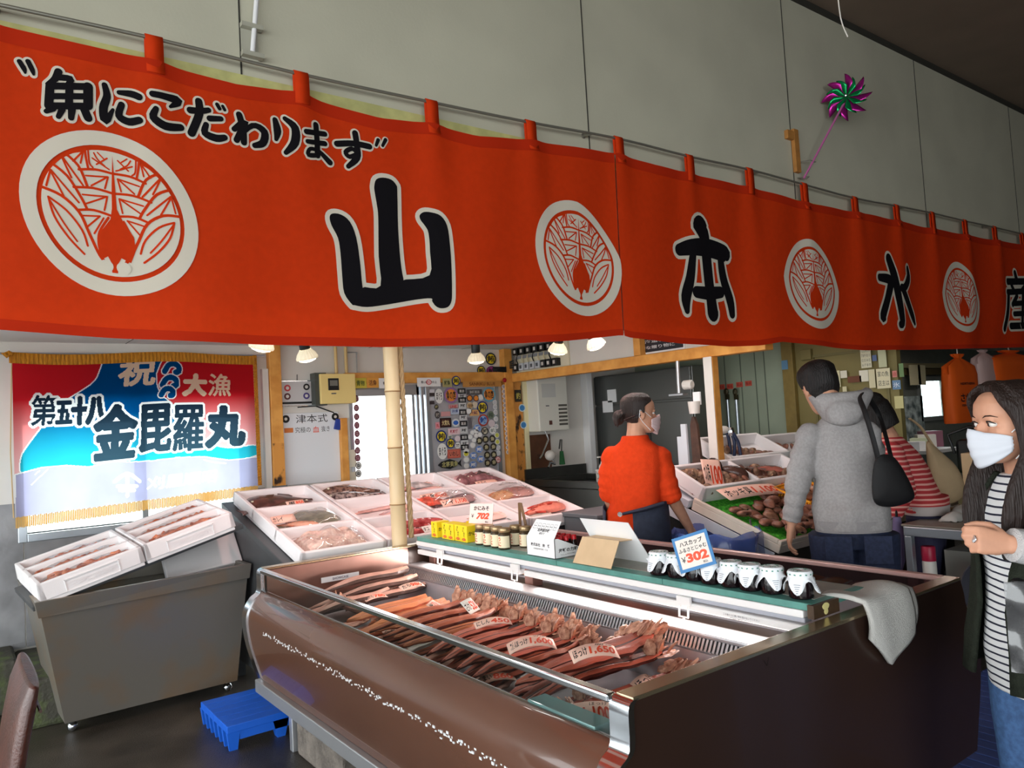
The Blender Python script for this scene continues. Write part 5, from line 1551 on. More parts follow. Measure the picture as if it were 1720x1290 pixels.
# yellow-orange basket with clams
bk=thing('orange_basket','yellow-orange slatted basket lying among the clams','basket')
bk.matrix_basis=ST@Matrix.Translation((.62,.22,.02))@Matrix.Rotation(.12,4,'Z')
b=MB();b.box(0,.42,0,.26,0,.008)
M_bas=mat('orange_basket_plastic',(244,166,36),.45)
b.build('bottom',M_bas,bk,local=True)
b=MB()
for x in(0,.412):
 b.box(x,x+.008,0,.26,.05,.062);b.box(x,x+.008,0,.26,.008,.016)
for y in(0,.252):
 b.box(0,.42,y,y+.008,.05,.062)
for k in range(22):
 x=.01+k*.0185
 for y in(0,.252):
  b.box(x,x+.006,y,y+.008,.008,.05)
for k in range(14):
 y=.01+k*.0175
 for x in(0,.412):
  b.box(x,x+.008,y,y+.006,.008,.05)
b.build('slatted_side',M_bas,bk,local=True)
for k,(u,v,s)in enumerate(((.16,.12,1.5),(.30,.10,1.6),(.24,.19,1.4))):
 M=bk.matrix_basis@Matrix.Translation((u,v,.018))@Euler((.3,.2,k)).to_matrix().to_4x4()@Matrix.Scale(s,4)
 shell(PP,M,'large pale clam lying in the yellow-orange basket','large clams in the basket','clam')
red_tray=foam_box('red_pack','shallow red tray of packed shellfish at the back of the mat beside the basket',ST@Matrix.Translation((.80,.44,.02)),.30,.14,.04,(),t=.01,cat='tray')
red_tray.children[0].data.materials[0]=mat('red_tray',(196,52,44),.4)
# two shucking tools pushed into the slab edge
for i,px in enumerate((1268,1283)):
 p=atX(px,905 if i==0 else 915,3.655)
 t_=thing('shucking_tool',['steel shucking tool at the stall edge, left one of the pair','steel shucking tool at the stall edge, right one of the pair'][i],'tool',(p.x,p.y,p.z),0,'shucking tools at the slab edge')
 b=MB();b.tube([(p.x+.02,p.y+.02,p.z),(p.x+.02,p.y+.03,p.z+.055)],.008,8);b.build('handle',mat('dark_wood_handle',(84,58,44),.5),t_)
 b=MB();b.tube([(p.x+.02,p.y+.03,p.z+.055),(p.x+.02,p.y+.04,p.z+.105)],.006,6);b.build('blade',M_steel,t_)
 # blue tub with a liner bag
tb_=thing('blue_tub','round dark blue tub lined with a clear blue plastic bag by the shell stall','tub',(3.46,2.72,0))
tb_.location=(3.50,2.84,0)
b=MB().lathe([(.17,.0),(.185,.02),(.225,.76),(.235,.80),(.225,.805),(.212,.76),(.16,.03)],(3.50,2.84,0),28)
b.build('tub_wall',mat('navy_plastic',(40,60,130),.4),tb_,smooth=50)
N=48;rings=[]
for r,z,am in((.205,.66,0),(.218,.79,.004),(.236,.835,.012),(.252,.805,.014),(.252,.66,.012),(.245,.56,.02)):
 rings.append([((r+am*math.sin(q*11+z*30)+am*math.sin(q*5))*math.cos(q)+3.50,(r+am*math.sin(q*11+z*30))*math.sin(q)+2.84,z+am*math.sin(q*7))for q in[2*PI*j/N for j in range(N)]])
b=MB();b.loft(rings,True,False)
b.build('liner_bag',mat('blue_film',(104,128,206),.15,alpha=.55,spec=.8),tb_,smooth=60)
# grey tote behind the worker
gb=thing('grey_container','grey plastic container on the floor behind the worker','container',(3.35,3.75,0))
q0=atY(1003,865,3.62)
b=MB();b.box(q0.x,q0.x+.5,3.62,3.95,0,q0.z-.03);b.build('bin_wall',mat('grey_tote',(104,108,112),.5),gb,bevel=.01)
MB().box(q0.x-.012,q0.x+.512,3.608,3.962,q0.z-.03,q0.z).build('rim',mat('grey_tote'),gb,bevel=.006)
# steel table on the right with things underneath
rt=thing('steel_table','small steel work table beside the striped woman, with a drawer front and square legs','table',(4.75,2.0,0))
rx0,rx1,ry0,ry1,rz_=4.40,5.25,1.66,2.24,.80
MB().box(rx0,rx1,ry0,ry1,rz_-.012,rz_).build('table_top',mat('grey_table_top',(128,122,112),.4,metal=.3),rt,bevel=.003)
MB().box(rx0+.002,rx1-.01,ry0+.01,ry1-.01,rz_-.066,rz_-.0125).build('apron',M_alu,rt,bevel=.004)
for x in(rx0+.025,rx1-.04):
 for y in(ry0+.03,ry1-.03):
  MB().box(x-.018,x+.022,y-.02,y+.02,0,rz_-.067).build('leg',M_alu,rt,bevel=.003)
MB().box(rx0+.10,rx1-.05,ry0+.05,ry1-.05,.26,.28).build('under_shelf',M_alu,rt)
sc_=atX(1560,935,4.48)
b=MB().lathe([(.035,.281),(.037,.29),(.037,sc_.z-.03),(.034,sc_.z-.02)],(4.48,sc_.y,0),16)
t_=thing('spray_can','white bottle with a dark red cap on the shelf under the steel table','bottle',(4.48,sc_.y,.28))
b.build('bottle_body',mat('white_plastic',(216,212,204),.4),t_,smooth=40)
MB().lathe([(.036,sc_.z-.022),(.037,sc_.z-.018),(.037,sc_.z+.055),(.034,sc_.z+.06)],(4.48,sc_.y,0),16).build('cap',mat('crimson_cap',(166,28,60),.4),t_,smooth=40)
t_=thing('round_basin','dark round basin leaning under the steel table','basin',(4.46,1.80,.28))
b=MB();b.lathe([(.02,0),(.15,.0),(.17,.05),(.175,.05),(.155,-.008),(.02,-.008)],(4.52,1.80,.46),28,M=roty(-PI/2+.12))
b.build('bowl',mat('dark_enamel',(66,66,74),.4),t_,smooth=50)
tag(MB().box(4.70,5.1,1.80,2.15,.281,.62).build('storage_carton',mat('grey_carton',(150,146,138),.6)),'pale carton on the shelf under the steel table','box')
for k,(px,py,rz1)in enumerate(((1602,868,.3),(1618,856,.1))):
 p=atZ(px,py,rz_+.02)
 b=MB();b.grid(lambda u,v:(p.x+(u-.5)*.17,p.y+(v-.5)*.10,rz_+.003+.045*(math.sin(PI*u)*math.sin(PI*v))**.5+.008*mnoise.noise(Vector((u*5,v*5,k)))),12,10)
 b.add([],[])
 tag(b.build('folded_cloth',M_towel,smooth=180,solid=.004),['folded white cloth at the edge of the steel table','white cloth pile behind the folded one on the steel table'][k],'cloth')
tag(MB().box(4.96,5.16,2.12,2.23,rz_+.001,rz_+.035).build('small_pack',mat('brown_pack',(120,92,66),.5)),'small brown packet on the far side of the steel table','packet')
# ==== things on the back wall
def bw(px,py,d=.004):
 return atY(px,py,YB-d)
def wrect(x0,y0,x1,y1,d=.004):
 a=bw(x0,(y0+y1)/2,d);c=bw(x1,(y0+y1)/2,d);t=bw((x0+x1)/2,y0,d);l=bw((x0+x1)/2,y1,d)
 return a.x,c.x,l.z,t.z
def c5(x,y):return(420+x*460/1720.,560+y*340/1271.)
def c6(x,y):return(840+x*460/1720.,560+y*340/1271.)
def c7(x,y):return(1260+x*460/1720.,560+y*340/1271.)
def c4(x,y):return(690+x*180/1290.,620+y*180/1290.)
AXX,AZZ=Vector((1,0,0)),Vector((0,0,1))
# ---- the festive fishing flag
fg=thing('fishing_flag','large red, blue and white festive fishing flag with gold fringe hung over the window','flag',(1.1,5.7,1.1))
YF=5.715
fx0,fx1=atY(22,700,YF).x,atY(428,700,YF).x
fz1,fz0=atY(200,597,YF).z,atY(42,868,YF).z
FWm=fx1-fx0
def fpt(u,v,l=0.0):
 """u left to right, v bottom to top (0..1) on the gently wavy flag"""
 sag=-.012*math.sin(u*PI*2.5)*v
 return Vector((fx0+u*FWm,YF+.010*math.sin(u*17)*(.4+.6*(1-v))+.006*math.sin(u*41)*(1-v)-l,lerp(fz0+.06*u,fz1,v)+sag))
def fc(p):
 """crop pixel of the flag close-up -> (u, v)"""
 px,py=c5(0,0)[0]*0+p[0]*460/1720.,560+p[1]*340/1271.
 q=atY(px,py,YF)
 u=(q.x-fx0)/FWm
 return u,(q.z-(fz0+.06*u))/(fz1-fz0-.06*u)
def dyed_backlit(name,c_top,c_bot,z0,z1):
 m=mat(name,c_top,.9,spec=.05,translucent=.62)
 nt=m.node_tree;bs=nt.nodes['Principled BSDF']
 tc=nt.nodes.new('ShaderNodeTexCoord');sx=nt.nodes.new('ShaderNodeSeparateXYZ');mr=nt.nodes.new('ShaderNodeMapRange')
 mr.inputs['From Min'].default_value=z0;mr.inputs['From Max'].default_value=z1
 rp=nt.nodes.new('ShaderNodeValToRGB');rp.color_ramp.elements[0].color=(*lin(c_bot),1);rp.color_ramp.elements[1].color=(*lin(c_top),1)
 nt.links.new(tc.outputs['Object'],sx.inputs[0]);nt.links.new(sx.outputs['Z'],mr.inputs['Value']);nt.links.new(mr.outputs[0],rp.inputs[0])
 nt.links.new(rp.outputs[0],bs.inputs['Base Color'])
 tl=[n for n in nt.nodes if n.type=='BSDF_TRANSLUCENT'][0]
 nt.links.new(rp.outputs[0],tl.inputs['Color'])
 return m
 # parent sits at z 1.1, so the gradients (part dye, part painted backlight) are given in its local height
MF_red=dyed_backlit('dyed_red',(206,34,44),(246,190,190),.28,.72)
MF_blue=dyed_backlit('dyed_blue',(0,78,140),(52,206,222),.18,.62)
MF_grey=mat('dyed_grey',(178,174,206),.9,spec=.05,translucent=.62,var=.05,vscale=5)
MF_white=mat('dyed_white',(250,250,250),.9,spec=.05,translucent=.62)
MF_ink=dyed_backlit('dyed_navy',(26,40,58),(60,90,104),.0,.7)
MF_cream=mat('dyed_cream',(236,206,178),.9,spec=.05,translucent=.5)
MF_gold=mat('gold_fringe',(232,156,40),.6,var=.3,vscale=60,stretch=(6,1,.4),translucent=.3,bump=.6,bscale=200)
# the dye pattern is resist-printed on one cloth: every cell of the weave gets its colour
import numpy as np
GU,GV=420,270
dye=np.zeros((GV,GU),int)
def raster(tris,verts):
 g=np.zeros((GV,GU),bool)
 for t in tris:
  P=[(verts[i][0]*GU-.5,verts[i][1]*GV-.5)for i in t]
  x0,x1=max(0,int(min(p[0]for p in P))),min(GU-1,int(max(p[0]for p in P))+1)
  y0,y1=max(0,int(min(p[1]for p in P))),min(GV-1,int(max(p[1]for p in P))+1)
  if x1<x0 or y1<y0:
   continue
  xx,yy=np.meshgrid(np.arange(x0,x1+1),np.arange(y0,y1+1))
  s_=[]
  for a,b_ in((0,1),(1,2),(2,0)):
   s_.append((P[b_][0]-P[a][0])*(yy-P[a][1])-(P[b_][1]-P[a][1])*(xx-P[a][0]))
  g[y0:y1+1,x0:x1+1]|=((s_[0]>=0)&(s_[1]>=0)&(s_[2]>=0))|((s_[0]<=0)&(s_[1]<=0)&(s_[2]<=0))
 return g
def grow(g,n):
 for k in range(n):
  h=g.copy()
  h[1:]|=g[:-1];h[:-1]|=g[1:];h[:,1:]|=g[:,:-1];h[:,:-1]|=g[:,1:]
  if k%2:
   h[1:,1:]|=g[:-1,:-1];h[:-1,:-1]|=g[1:,1:];h[1:,:-1]|=g[:-1,1:];h[:-1,1:]|=g[1:,:-1]
  g=h
 return g
def fpoly(pts,col,sm,edge):
 q=[fc(p)for p in pts]
 if sm:
  q=[tuple(p)for p in smooth_line(q,sm,True)]
 vs,fs=fill2d(q)
 g=raster(fs,vs)
 dye[grow(g,edge)]=3;dye[g]=col
def fstrokes(strokes,wd,col,edge=0):
 g=np.zeros((GV,GU),bool)
 for pts in strokes:
  line=[(p.x,p.y)for p in smooth_line([(a,c_)for a,c_ in pts],3)]if len(pts)>2 else pts
  vs,fs=ribbon2d(line,wd)
  tr=[]
  for f_ in fs:
   tr+=[(f_[0],f_[i],f_[i+1])for i in range(1,len(f_)-1)]
  g|=raster(tr,[fc(v)for v in vs])
 if edge:
  dye[grow(g,edge)]=3
 dye[g]=col
def ftext(s,cx,cy,wpx,hpx,col,bold=1,edge=0):
 u0,v0=fc((cx-wpx/2,cy+hpx/2));u1,v1=fc((cx+wpx/2,cy-hpx/2))
 vs,fs,tw,th_=text2d(s,1.0,0.0,None,.1)
 g=raster(fs,[((u0+u1)/2+a*(u1-u0)/tw,(v0+v1)/2+c*(v1-v0)/th_)for a,c in vs])
 g=grow(g,bold)
 if edge:
  dye[grow(g,edge)]=3
 dye[g]=col
fpoly([(690,100),(640,200),(600,290),(520,350),(440,400),(330,480),(260,590),(180,700),(135,780),(140,880),(260,840),(420,825),(560,835),(700,800),(830,810),(960,800),(1120,780),(1280,775),(1440,795),(1610,760),(1610,700),(1440,720),(1300,690),(1160,640),(1090,470),(1000,380),(980,260),(1020,100)],1,3,2)
fpoly([(100,890),(260,845),(420,830),(560,840),(700,805),(830,812),(960,805),(1120,785),(1280,778),(1440,798),(1700,765),(1700,1120),(1200,1160),(700,1210),(100,1270)],2,0,2)
for k,(cx,cy,r)in enumerate(((1080,225,46),(1065,310,46),(1050,375,38))):
 fstrokes([[(cx-r,cy+r*.5),(cx-r*.5,cy-r*.3),(cx+r*.2,cy-r*.55),(cx+r*.85,cy-r*.2),(cx+r*.9,cy+r*.5),(cx+r*.5,cy+r*.6)]],34,1,2)
fstrokes([[(200,950),(250,900),(300,850)],[(220,885),(250,860)],[(1280,795),(1350,810),(1420,815)]],8,3)
ftext('祝',860,250,215,160,5,2)
ftext('大',1222,328,140,130,5,3)
ftext('漁',1378,322,130,140,5,1)
ftext('第',278,478,160,195,4,1,4)
ftext('五',398,490,90,140,4,2,4)
ftext('十',500,480,80,170,4,3,4)
ftext('八',600,480,110,165,4,3,4)
ftext('金',725,620,250,340,4,4,4)
ftext('毘',975,600,180,290,4,3,4)
ftext('羅',1180,600,185,290,4,2,4)
ftext('丸',1412,585,220,250,4,5,4)
ftext('刈屋順昭',1145,920,440,130,3,1)
fstrokes([[(720,930),(800,880),(880,930)],[(740,960),(860,960)],[(755,985),(845,985)],[(800,900),(800,1020)]],24,3)
b=MB().grid(lambda u,v:fpt(u,v),GU,GV)
b.m=[int(k)for k in dye.reshape(-1)]
b.build('cloth',[MF_red,MF_blue,MF_grey,MF_white,MF_ink,MF_cream],fg,smooth=180,fixn=False)
# gold fringes
b=MB()
b.grid(lambda u,v:fpt(u*1.02-.01,1.0+.015-.068*v,.006+.003*math.sin(u*400)),240,2)
b.build('fringe_top',MF_gold,fg,solid=.004)
b=MB();b.grid(lambda u,v:fpt(1.0+.018*u,v*1.02,.004+.003*math.sin(v*300)),1,160);b.build('fringe_right',MF_gold,fg,solid=.004)
b=MB()
n=150
for k in range(n):
 u=(k+.5)/n
 p=fpt(u,0.0,.002)
 b.obox((p.x,p.y,p.z-.033),(FWm/n*.8,.004,.066+.006*math.sin(k*2.1)))
b.build('fringe_bottom',mat('pale_gold_fringe',(240,206,130),.6,translucent=.5),fg)
b=MB();b.tube([fpt(0,1.0,.01),fpt(-.012,1.01,.012),fpt(-.03,1.005,.01),fpt(-.012,.985,.012)],.014,8);b.build('tie_knot',MF_gold,fg)
b=MB();b.tube([fpt(0,1.01),fpt(-.012,.4),fpt(-.006,0)],.004,6);b.build('side_cord',mat('tan_cord',(206,176,128),.8),fg)
MB().tube([(fx0-.1,YF+.03,fz1+.01),(fx1+.1,YF+.03,fz1+.01)],.008,8).build('flag_rod',M_alu)
tag(bpy.data.objects['flag_rod'],'thin pole along the top edge of the fishing flag','rod')
# ---- wall fittings left of the doorway
x0,x1,z0,z1=wrect(471,641,526,681)
sg=thing('framed_sign','silver sign plate with four round stickers above the whiteboard','sign',((x0+x1)/2,YB,z0))
MB().box(x0,x1,YB-.012,YB-.001,z0,z1).build('plate',mat('pale_plate2',(206,204,204),.35),sg)
b=MB()
for a in((x0-.008,x1+.008,z1,z1+.008),(x0-.008,x1+.008,z0-.008,z0),(x0-.008,x0,z0,z1),(x1,x1+.008,z0,z1)):
 b.box(a[0],a[1],YB-.016,YB-.001,a[2],a[3])
b.build('frame',M_chrome,sg)
for(px,py,cl,nm_)in((482,652,(196,70,76),'rose'),(514,650,(36,34,36),'black'),(482,666,(92,50,52),'maroon'),(514,665,(76,64,130),'violet')):
 p=bw(px,py)
 s_=MB().lathe([(.026,0),(.026,.002)],(p.x,YB-.0125,p.z),20,M=rotx(PI/2)).build('round_sticker',mat('sticker_'+nm_,cl,.4),sg)
 MB().lathe([(.013,0),(.013,.0008)],(p.x,YB-.0147,p.z),16,M=rotx(PI/2)).build('center_print',mat('sticker_light',(220,216,210),.4),s_)
b=MB().box(x0+.01,x1-.01,YB-.0135,YB-.0121,z0+.012,z0+.028);b.build('dark_band',M_black,sg)
b=MB();b.tube([bw(499,629,.006),bw(499,641,.006)],.003,6);b.build('hanging_wire',M_black,sg)
x0,x1,z0,z1=wrect(473,693,570,812)
wbd=thing('whiteboard','white sheet board with handwritten black and red characters beside the doorway','board',((x0+x1)/2,YB,z0))
MB().box(x0,x1,YB-.014,YB-.002,z0,z1).build('sheet',mat('glossy_white_sheet',(232,234,238),.25),wbd,bevel=.003)
b=MB();yb_=YB-.0145
put_text(b,'津本式',bw(523,703)+Vector((0,-.0105,0)),AXX,AZZ,.066,-.0,0,.0,width=.26)
put_text(b,'究極の',bw(508,722)+Vector((0,-.0105,0)),AXX,AZZ,.044,0,0,0,width=.125)
put_text(b,'血',bw(530,721)+Vector((0,-.0105,0)),AXX,AZZ,.048,.01,1)
put_text(b,'抜き',bw(546,720)+Vector((0,-.0105,0)),AXX,AZZ,.044,0,0,0,width=.07)
for v_ in b.v:
 v_.y=yb_
b.build('handwriting',[M_blackpen,M_redpen],wbd,fixn=False)
for i,(px,py)in enumerate(((479,704),(562,700))):
 p=bw(px,py)
 t_=thing('round_magnet',['round black sticker disc at the left of the whiteboard','round black sticker disc at the right top of the whiteboard'][i],'sticker',(p.x,YB-.015,p.z),0,'round discs on the whiteboard')
 MB().lathe([(.030,0),(.030,.004)],(p.x,YB-.0145,p.z),20,M=rotx(PI/2)).build('disc',M_black,t_)
 MB().lathe([(.012,0),(.012,.001)],(p.x,YB-.0187,p.z),12,M=rotx(PI/2)).build('print',mat('sticker_light'),t_)
p=bw(565,713);b=MB().obox((p.x,YB-.03,p.z),(.045,.03,.085),roty(.25))
t_=b.build('blue_eraser',mat('blue_felt',(38,62,150),.6),bevel=.004);tag(t_,'blue whiteboard eraser hanging at the board corner','eraser')
p=bw(484,723);tag(MB().box(p.x-.035,p.x+.035,YB-.018,YB-.0145,p.z-.018,p.z+.018).build('orange_label',mat('orange_card',(216,124,62),.5)),'small orange label on the lower left of the handwriting','label')
b=MB();b.tube([bw(500,684,.01),bw(530,682,.012),bw(560,693,.012),bw(568,705,.014),bw(574,722,.012)],.005,6)
tag(b.build('board_cord',M_black,smooth=60),'black cord looped above the whiteboard','cord')
# meter cabinet
x0,x1,z0,z1=wrect(537,628,596,678,.1)
mc=thing('meter_box','cream electric meter box with a dark display window','meter',((x0+x1)/2,YB,z0))
MB().box(x0-.035,x0+.06,YB-.095,YB-.001,z0-.01,z1+.01).build('side_housing',mat('dark_grey_housing',(74,78,72),.5),mc)
MB().box(x0,x1,YB-.12,YB-.001,z0,z1).build('cover',mat('cream_cover',(242,216,140),.45),mc,bevel=.006)
p=bw(560,646,.12);w_=MB().box(p.x-.045,p.x+.045,YB-.126,YB-.1205,p.z-.045,p.z+.05).build('window',M_black,mc,bevel=.006)
MB().box(p.x-.032,p.x+.032,YB-.129,YB-.1265,p.z-.01,p.z+.034).build('dial',mat('dial_grey',(120,118,110),.4),w_)
MB().box(p.x-.02,p.x+.02,YB-.122,YB-.1205,p.z-.075,p.z-.066).build('print',mat('grey_print'),mc)
for px in(563,580):
 a=bw(px,580,.03);c=bw(px,640,.03)
 tag(MB().tube([(a.x,YB-.03,ZC-.002),(a.x,YB-.03,c.z)],.013,10).build('cable_pipe',mat('cream_pipe',(222,190,130),.5),smooth=60),'cream conduit running from the ceiling to the meter box, %s one'%('left' if px==563 else 'right'),'pipe','conduits above the meter box')
b=MB();b.tube([bw(584,592,.02),bw(599,592,.02),bw(600,633,.02),bw(840,630,.02)],.007,6)
tag(b.build('grey_conduit',mat('grey_pipe',(150,150,148),.5),smooth=50),'thin grey conduit running above the doorway','pipe')
p=bw(577,736);t_=thing('wall_socket','white wall socket right of the whiteboard','socket',(p.x,YB,p.z))
MB().box(p.x-.035,p.x+.035,YB-.02,YB-.001,p.z-.065,p.z+.065).build('plate',mat('white_plastic'),t_,bevel=.004)
for dz in(.025,-.025):
 MB().box(p.x-.014,p.x+.014,YB-.022,YB-.0201,p.z+dz-.01,p.z+dz+.01).build('slot_block',mat('grey_print'),t_)
for k,(py,hh)in enumerate(((770,.10),(800,.05))):
 p=bw(590,py);tag(MB().box(p.x-.035,p.x+.04,YB-.018,YB-.001,p.z-hh*.7,p.z+hh*.7).build('switch_plate',mat('ivory_plastic',(222,216,196),.5),bevel=.003),['tall ivory plate low on the jamb left of the doorway','ivory plate below the tall one left of the doorway'][k],'plate','ivory plates by the doorway')
 # stickers
def sticker(label,px,py,rx,rz_,cl,ring=None,txt=None,tcl=None,d=.0,kind='o',group=None,cat='sticker',ang=0.0,tl=.55):
 """thin printed disc or rectangle; px, py, rx, rz_ in photo pixels"""
 p=bw(px,py,.012+d)
 k=(bw(px+10,py,.012+d).x-p.x)/10;kz=(p.z-bw(px,py+10,.012+d).z)/10
 yy=YB-.012-d
 t_=thing('round_sticker' if kind=='o' else 'fish_sticker' if kind=='f' else 'label_sticker',label,cat,(p.x,yy,p.z),group=group)
 def outline(sx,sz):
  if kind=='o':
   return[(sx*math.cos(2*PI*j/24),sz*math.sin(2*PI*j/24))for j in range(24)]
  if kind=='f':
   return[(-1.0*sx,0),(-.7*sx,.6*sz),(0,sz),(.55*sx,.5*sz),(.72*sx,.15*sz),(1.0*sx,.8*sz),(.92*sx,0),(1.0*sx,-.8*sz),(.72*sx,-.15*sz),(.55*sx,-.5*sz),(0,-sz),(-.7*sx,-.6*sz)]
  return[(-sx,-sz),(sx,-sz),(sx,sz),(-sx,sz)]
 ca,sa=math.cos(ang),math.sin(ang)
 b=MB();b.prism(outline(rx*k,rz_*kz),lambda a,c,t:(p.x+a*ca-c*sa,yy-t,p.z+a*sa+c*ca),0,.0016)
 nm='print_%d_%d_%d'%cl
 base=b.build('backing',mat('print_%d_%d_%d'%(ring or cl),ring or cl,.45),t_)
 if ring:
  b=MB();b.prism(outline(rx*k*.76,rz_*kz*.76),lambda a,c,t:(p.x+a*ca-c*sa,yy-t,p.z+a*sa+c*ca),.0016,.0022)
  b.build('face',mat(nm,cl,.45),t_)
 if txt:
  b=MB();put_text(b,txt,(p.x,yy-.0024,p.z),(ca,0,sa),(-sa,0,ca),rz_*kz*2*tl,.02,0,.0004,width=min(rx*k*1.35,9))
  b.build('lettering',mat('print_%d_%d_%d'%(tcl or(30,28,30)),tcl or(30,28,30),.45),t_,fixn=False)
 return t_
WHT,BLK,NAVY,YELL,BLU,RED_,ORG=(232,230,226),(40,38,38),(44,56,120),(236,210,40),(58,104,190),(200,60,56),(228,140,56)
NTH=['topmost','second from the top','third from the top','fourth from the top','fifth from the top','sixth from the top','seventh from the top','eighth from the top','ninth from the top','tenth from the top','eleventh from the top','twelfth from the top','thirteenth from the top','fourteenth from the top','lowest']
for k,y in enumerate((410,468,523,577,630,680,735,782)):
 q=c5(666+k*1.5,y)
 sticker('plum-red round cap, %s in the column left of the doorway'%NTH[k],q[0],q[1],4.6,6,(112,40,62),(90,34,52),'酒',(210,180,180),d=.02,group='caps in the column left of the doorway',cat='bottle cap')
for k,y in enumerate((830,880)):
 q=c5(681,y);sticker(['round white sticker with black fish mark below the plum caps','lowest round sticker with black fish mark below the plum caps'][k],q[0],q[1],5,6.5,WHT,(90,80,76),'魚',d=.02,group='caps in the column left of the doorway')
 # shop name strips over the doorway
for k,(q0,q1,lab)in enumerate(((c5(810,280),c5(960,345),'white paper strip with shop letters above the doorway, left of the pole'),(c5(1050,278),c5(1195,334),'white paper strip with shop letters above the doorway, right of the pole'))):
 cx,cy=(q0[0]+q1[0])/2,(q0[1]+q1[1])/2
 sticker(lab,cx,cy,(q1[0]-q0[0])/2,(q1[1]-q0[1])/2,(238,236,234),None,'青い森　空の上',(50,44,46),d=.065,kind='r',group='paper strips above the doorway',tl=.3,cat='paper strip')
 sticker('small red round mark in the middle of the %s strip above the doorway'%('left' if k==0 else 'right'),cx,cy,4.2,4.6,(238,236,234),(214,60,66),'紅',(214,60,66),d=.068,group='red marks on the strips')
sticker('yellow-green label above the doorway beside the meter box',*c5(693,312),10,8.5,(206,190,70),None,'青物',(70,90,40),d=.065,kind='r')
sticker('orange paper label above the doorway, second from the meter box',*c5(770,310),10,8.5,(226,160,70),None,'活魚',(110,60,30),d=.065,kind='r')
sticker('pale mesh-patterned label right of the white paper strip',*c4(437,165),7.5,7,(172,164,110),None,'鮮魚',(60,70,40),d=.065,kind='r')
sticker('round blue and yellow emblem at the doorway lintel',*c4(546,142),7.2,8.6,YELL,NAVY,'鮪',d=.065)
sticker('brown strip with faint letters at the right of the lintel',*c4(860,178),32,5,(196,138,70),None,'SANRIKU BLUE',(120,70,30),d=.062,kind='r')
sticker('round navy and yellow emblem high on the wall by the corner post',*c5(1512,160),9,10.5,YELL,(52,56,64),'鮪',d=.0)
sticker('round dark emblem low left of the pair by the corner post',*c5(1452,233),7,8.2,YELL,(52,56,64),'鮪',d=.0)
sticker('round purple sticker right of the dark emblem by the corner post',*c5(1518,235),9,8,(176,70,140),(110,40,96),'鱈',d=.0)
# sliding door leaf with its stickers
lx0,lx1=bw(721,730,.05).x,bw(842,730,.05).x
dr=struct(MB().box(lx0,lx1,YB-.034,YB-.001,.05,1.885).build('door_1',mat('grey_door_leaf',(176,174,178),.4,metal=.2)))
dr.name='door_1'
b=MB()
for a in((lx0-.012,lx0+.03),(lx1-.05,lx1+.0)):
 b.box(a[0],a[1],YB-.046,YB-.0345,.05,1.885)
b.build('stile',M_alu,dr,bevel=.003)
for k in range(3):
 struct(MB().box(lx0-.05-k*.035,lx0-.022-k*.035,YB-.03+k*.02,YB-.001+k*.02,0,1.885).build('trim_door_rail_%d'%(k+1),M_alu,bevel=.002))
b=MB();b.box(DX0,DX1,YB-.01,YB+.1,DZ1-.085,DZ1+.002);b.box(DX0,DX0+.03,YB-.01,YB+.1,0,DZ1);struct(b.build('trim_door_frame',M_alu))
D=.036
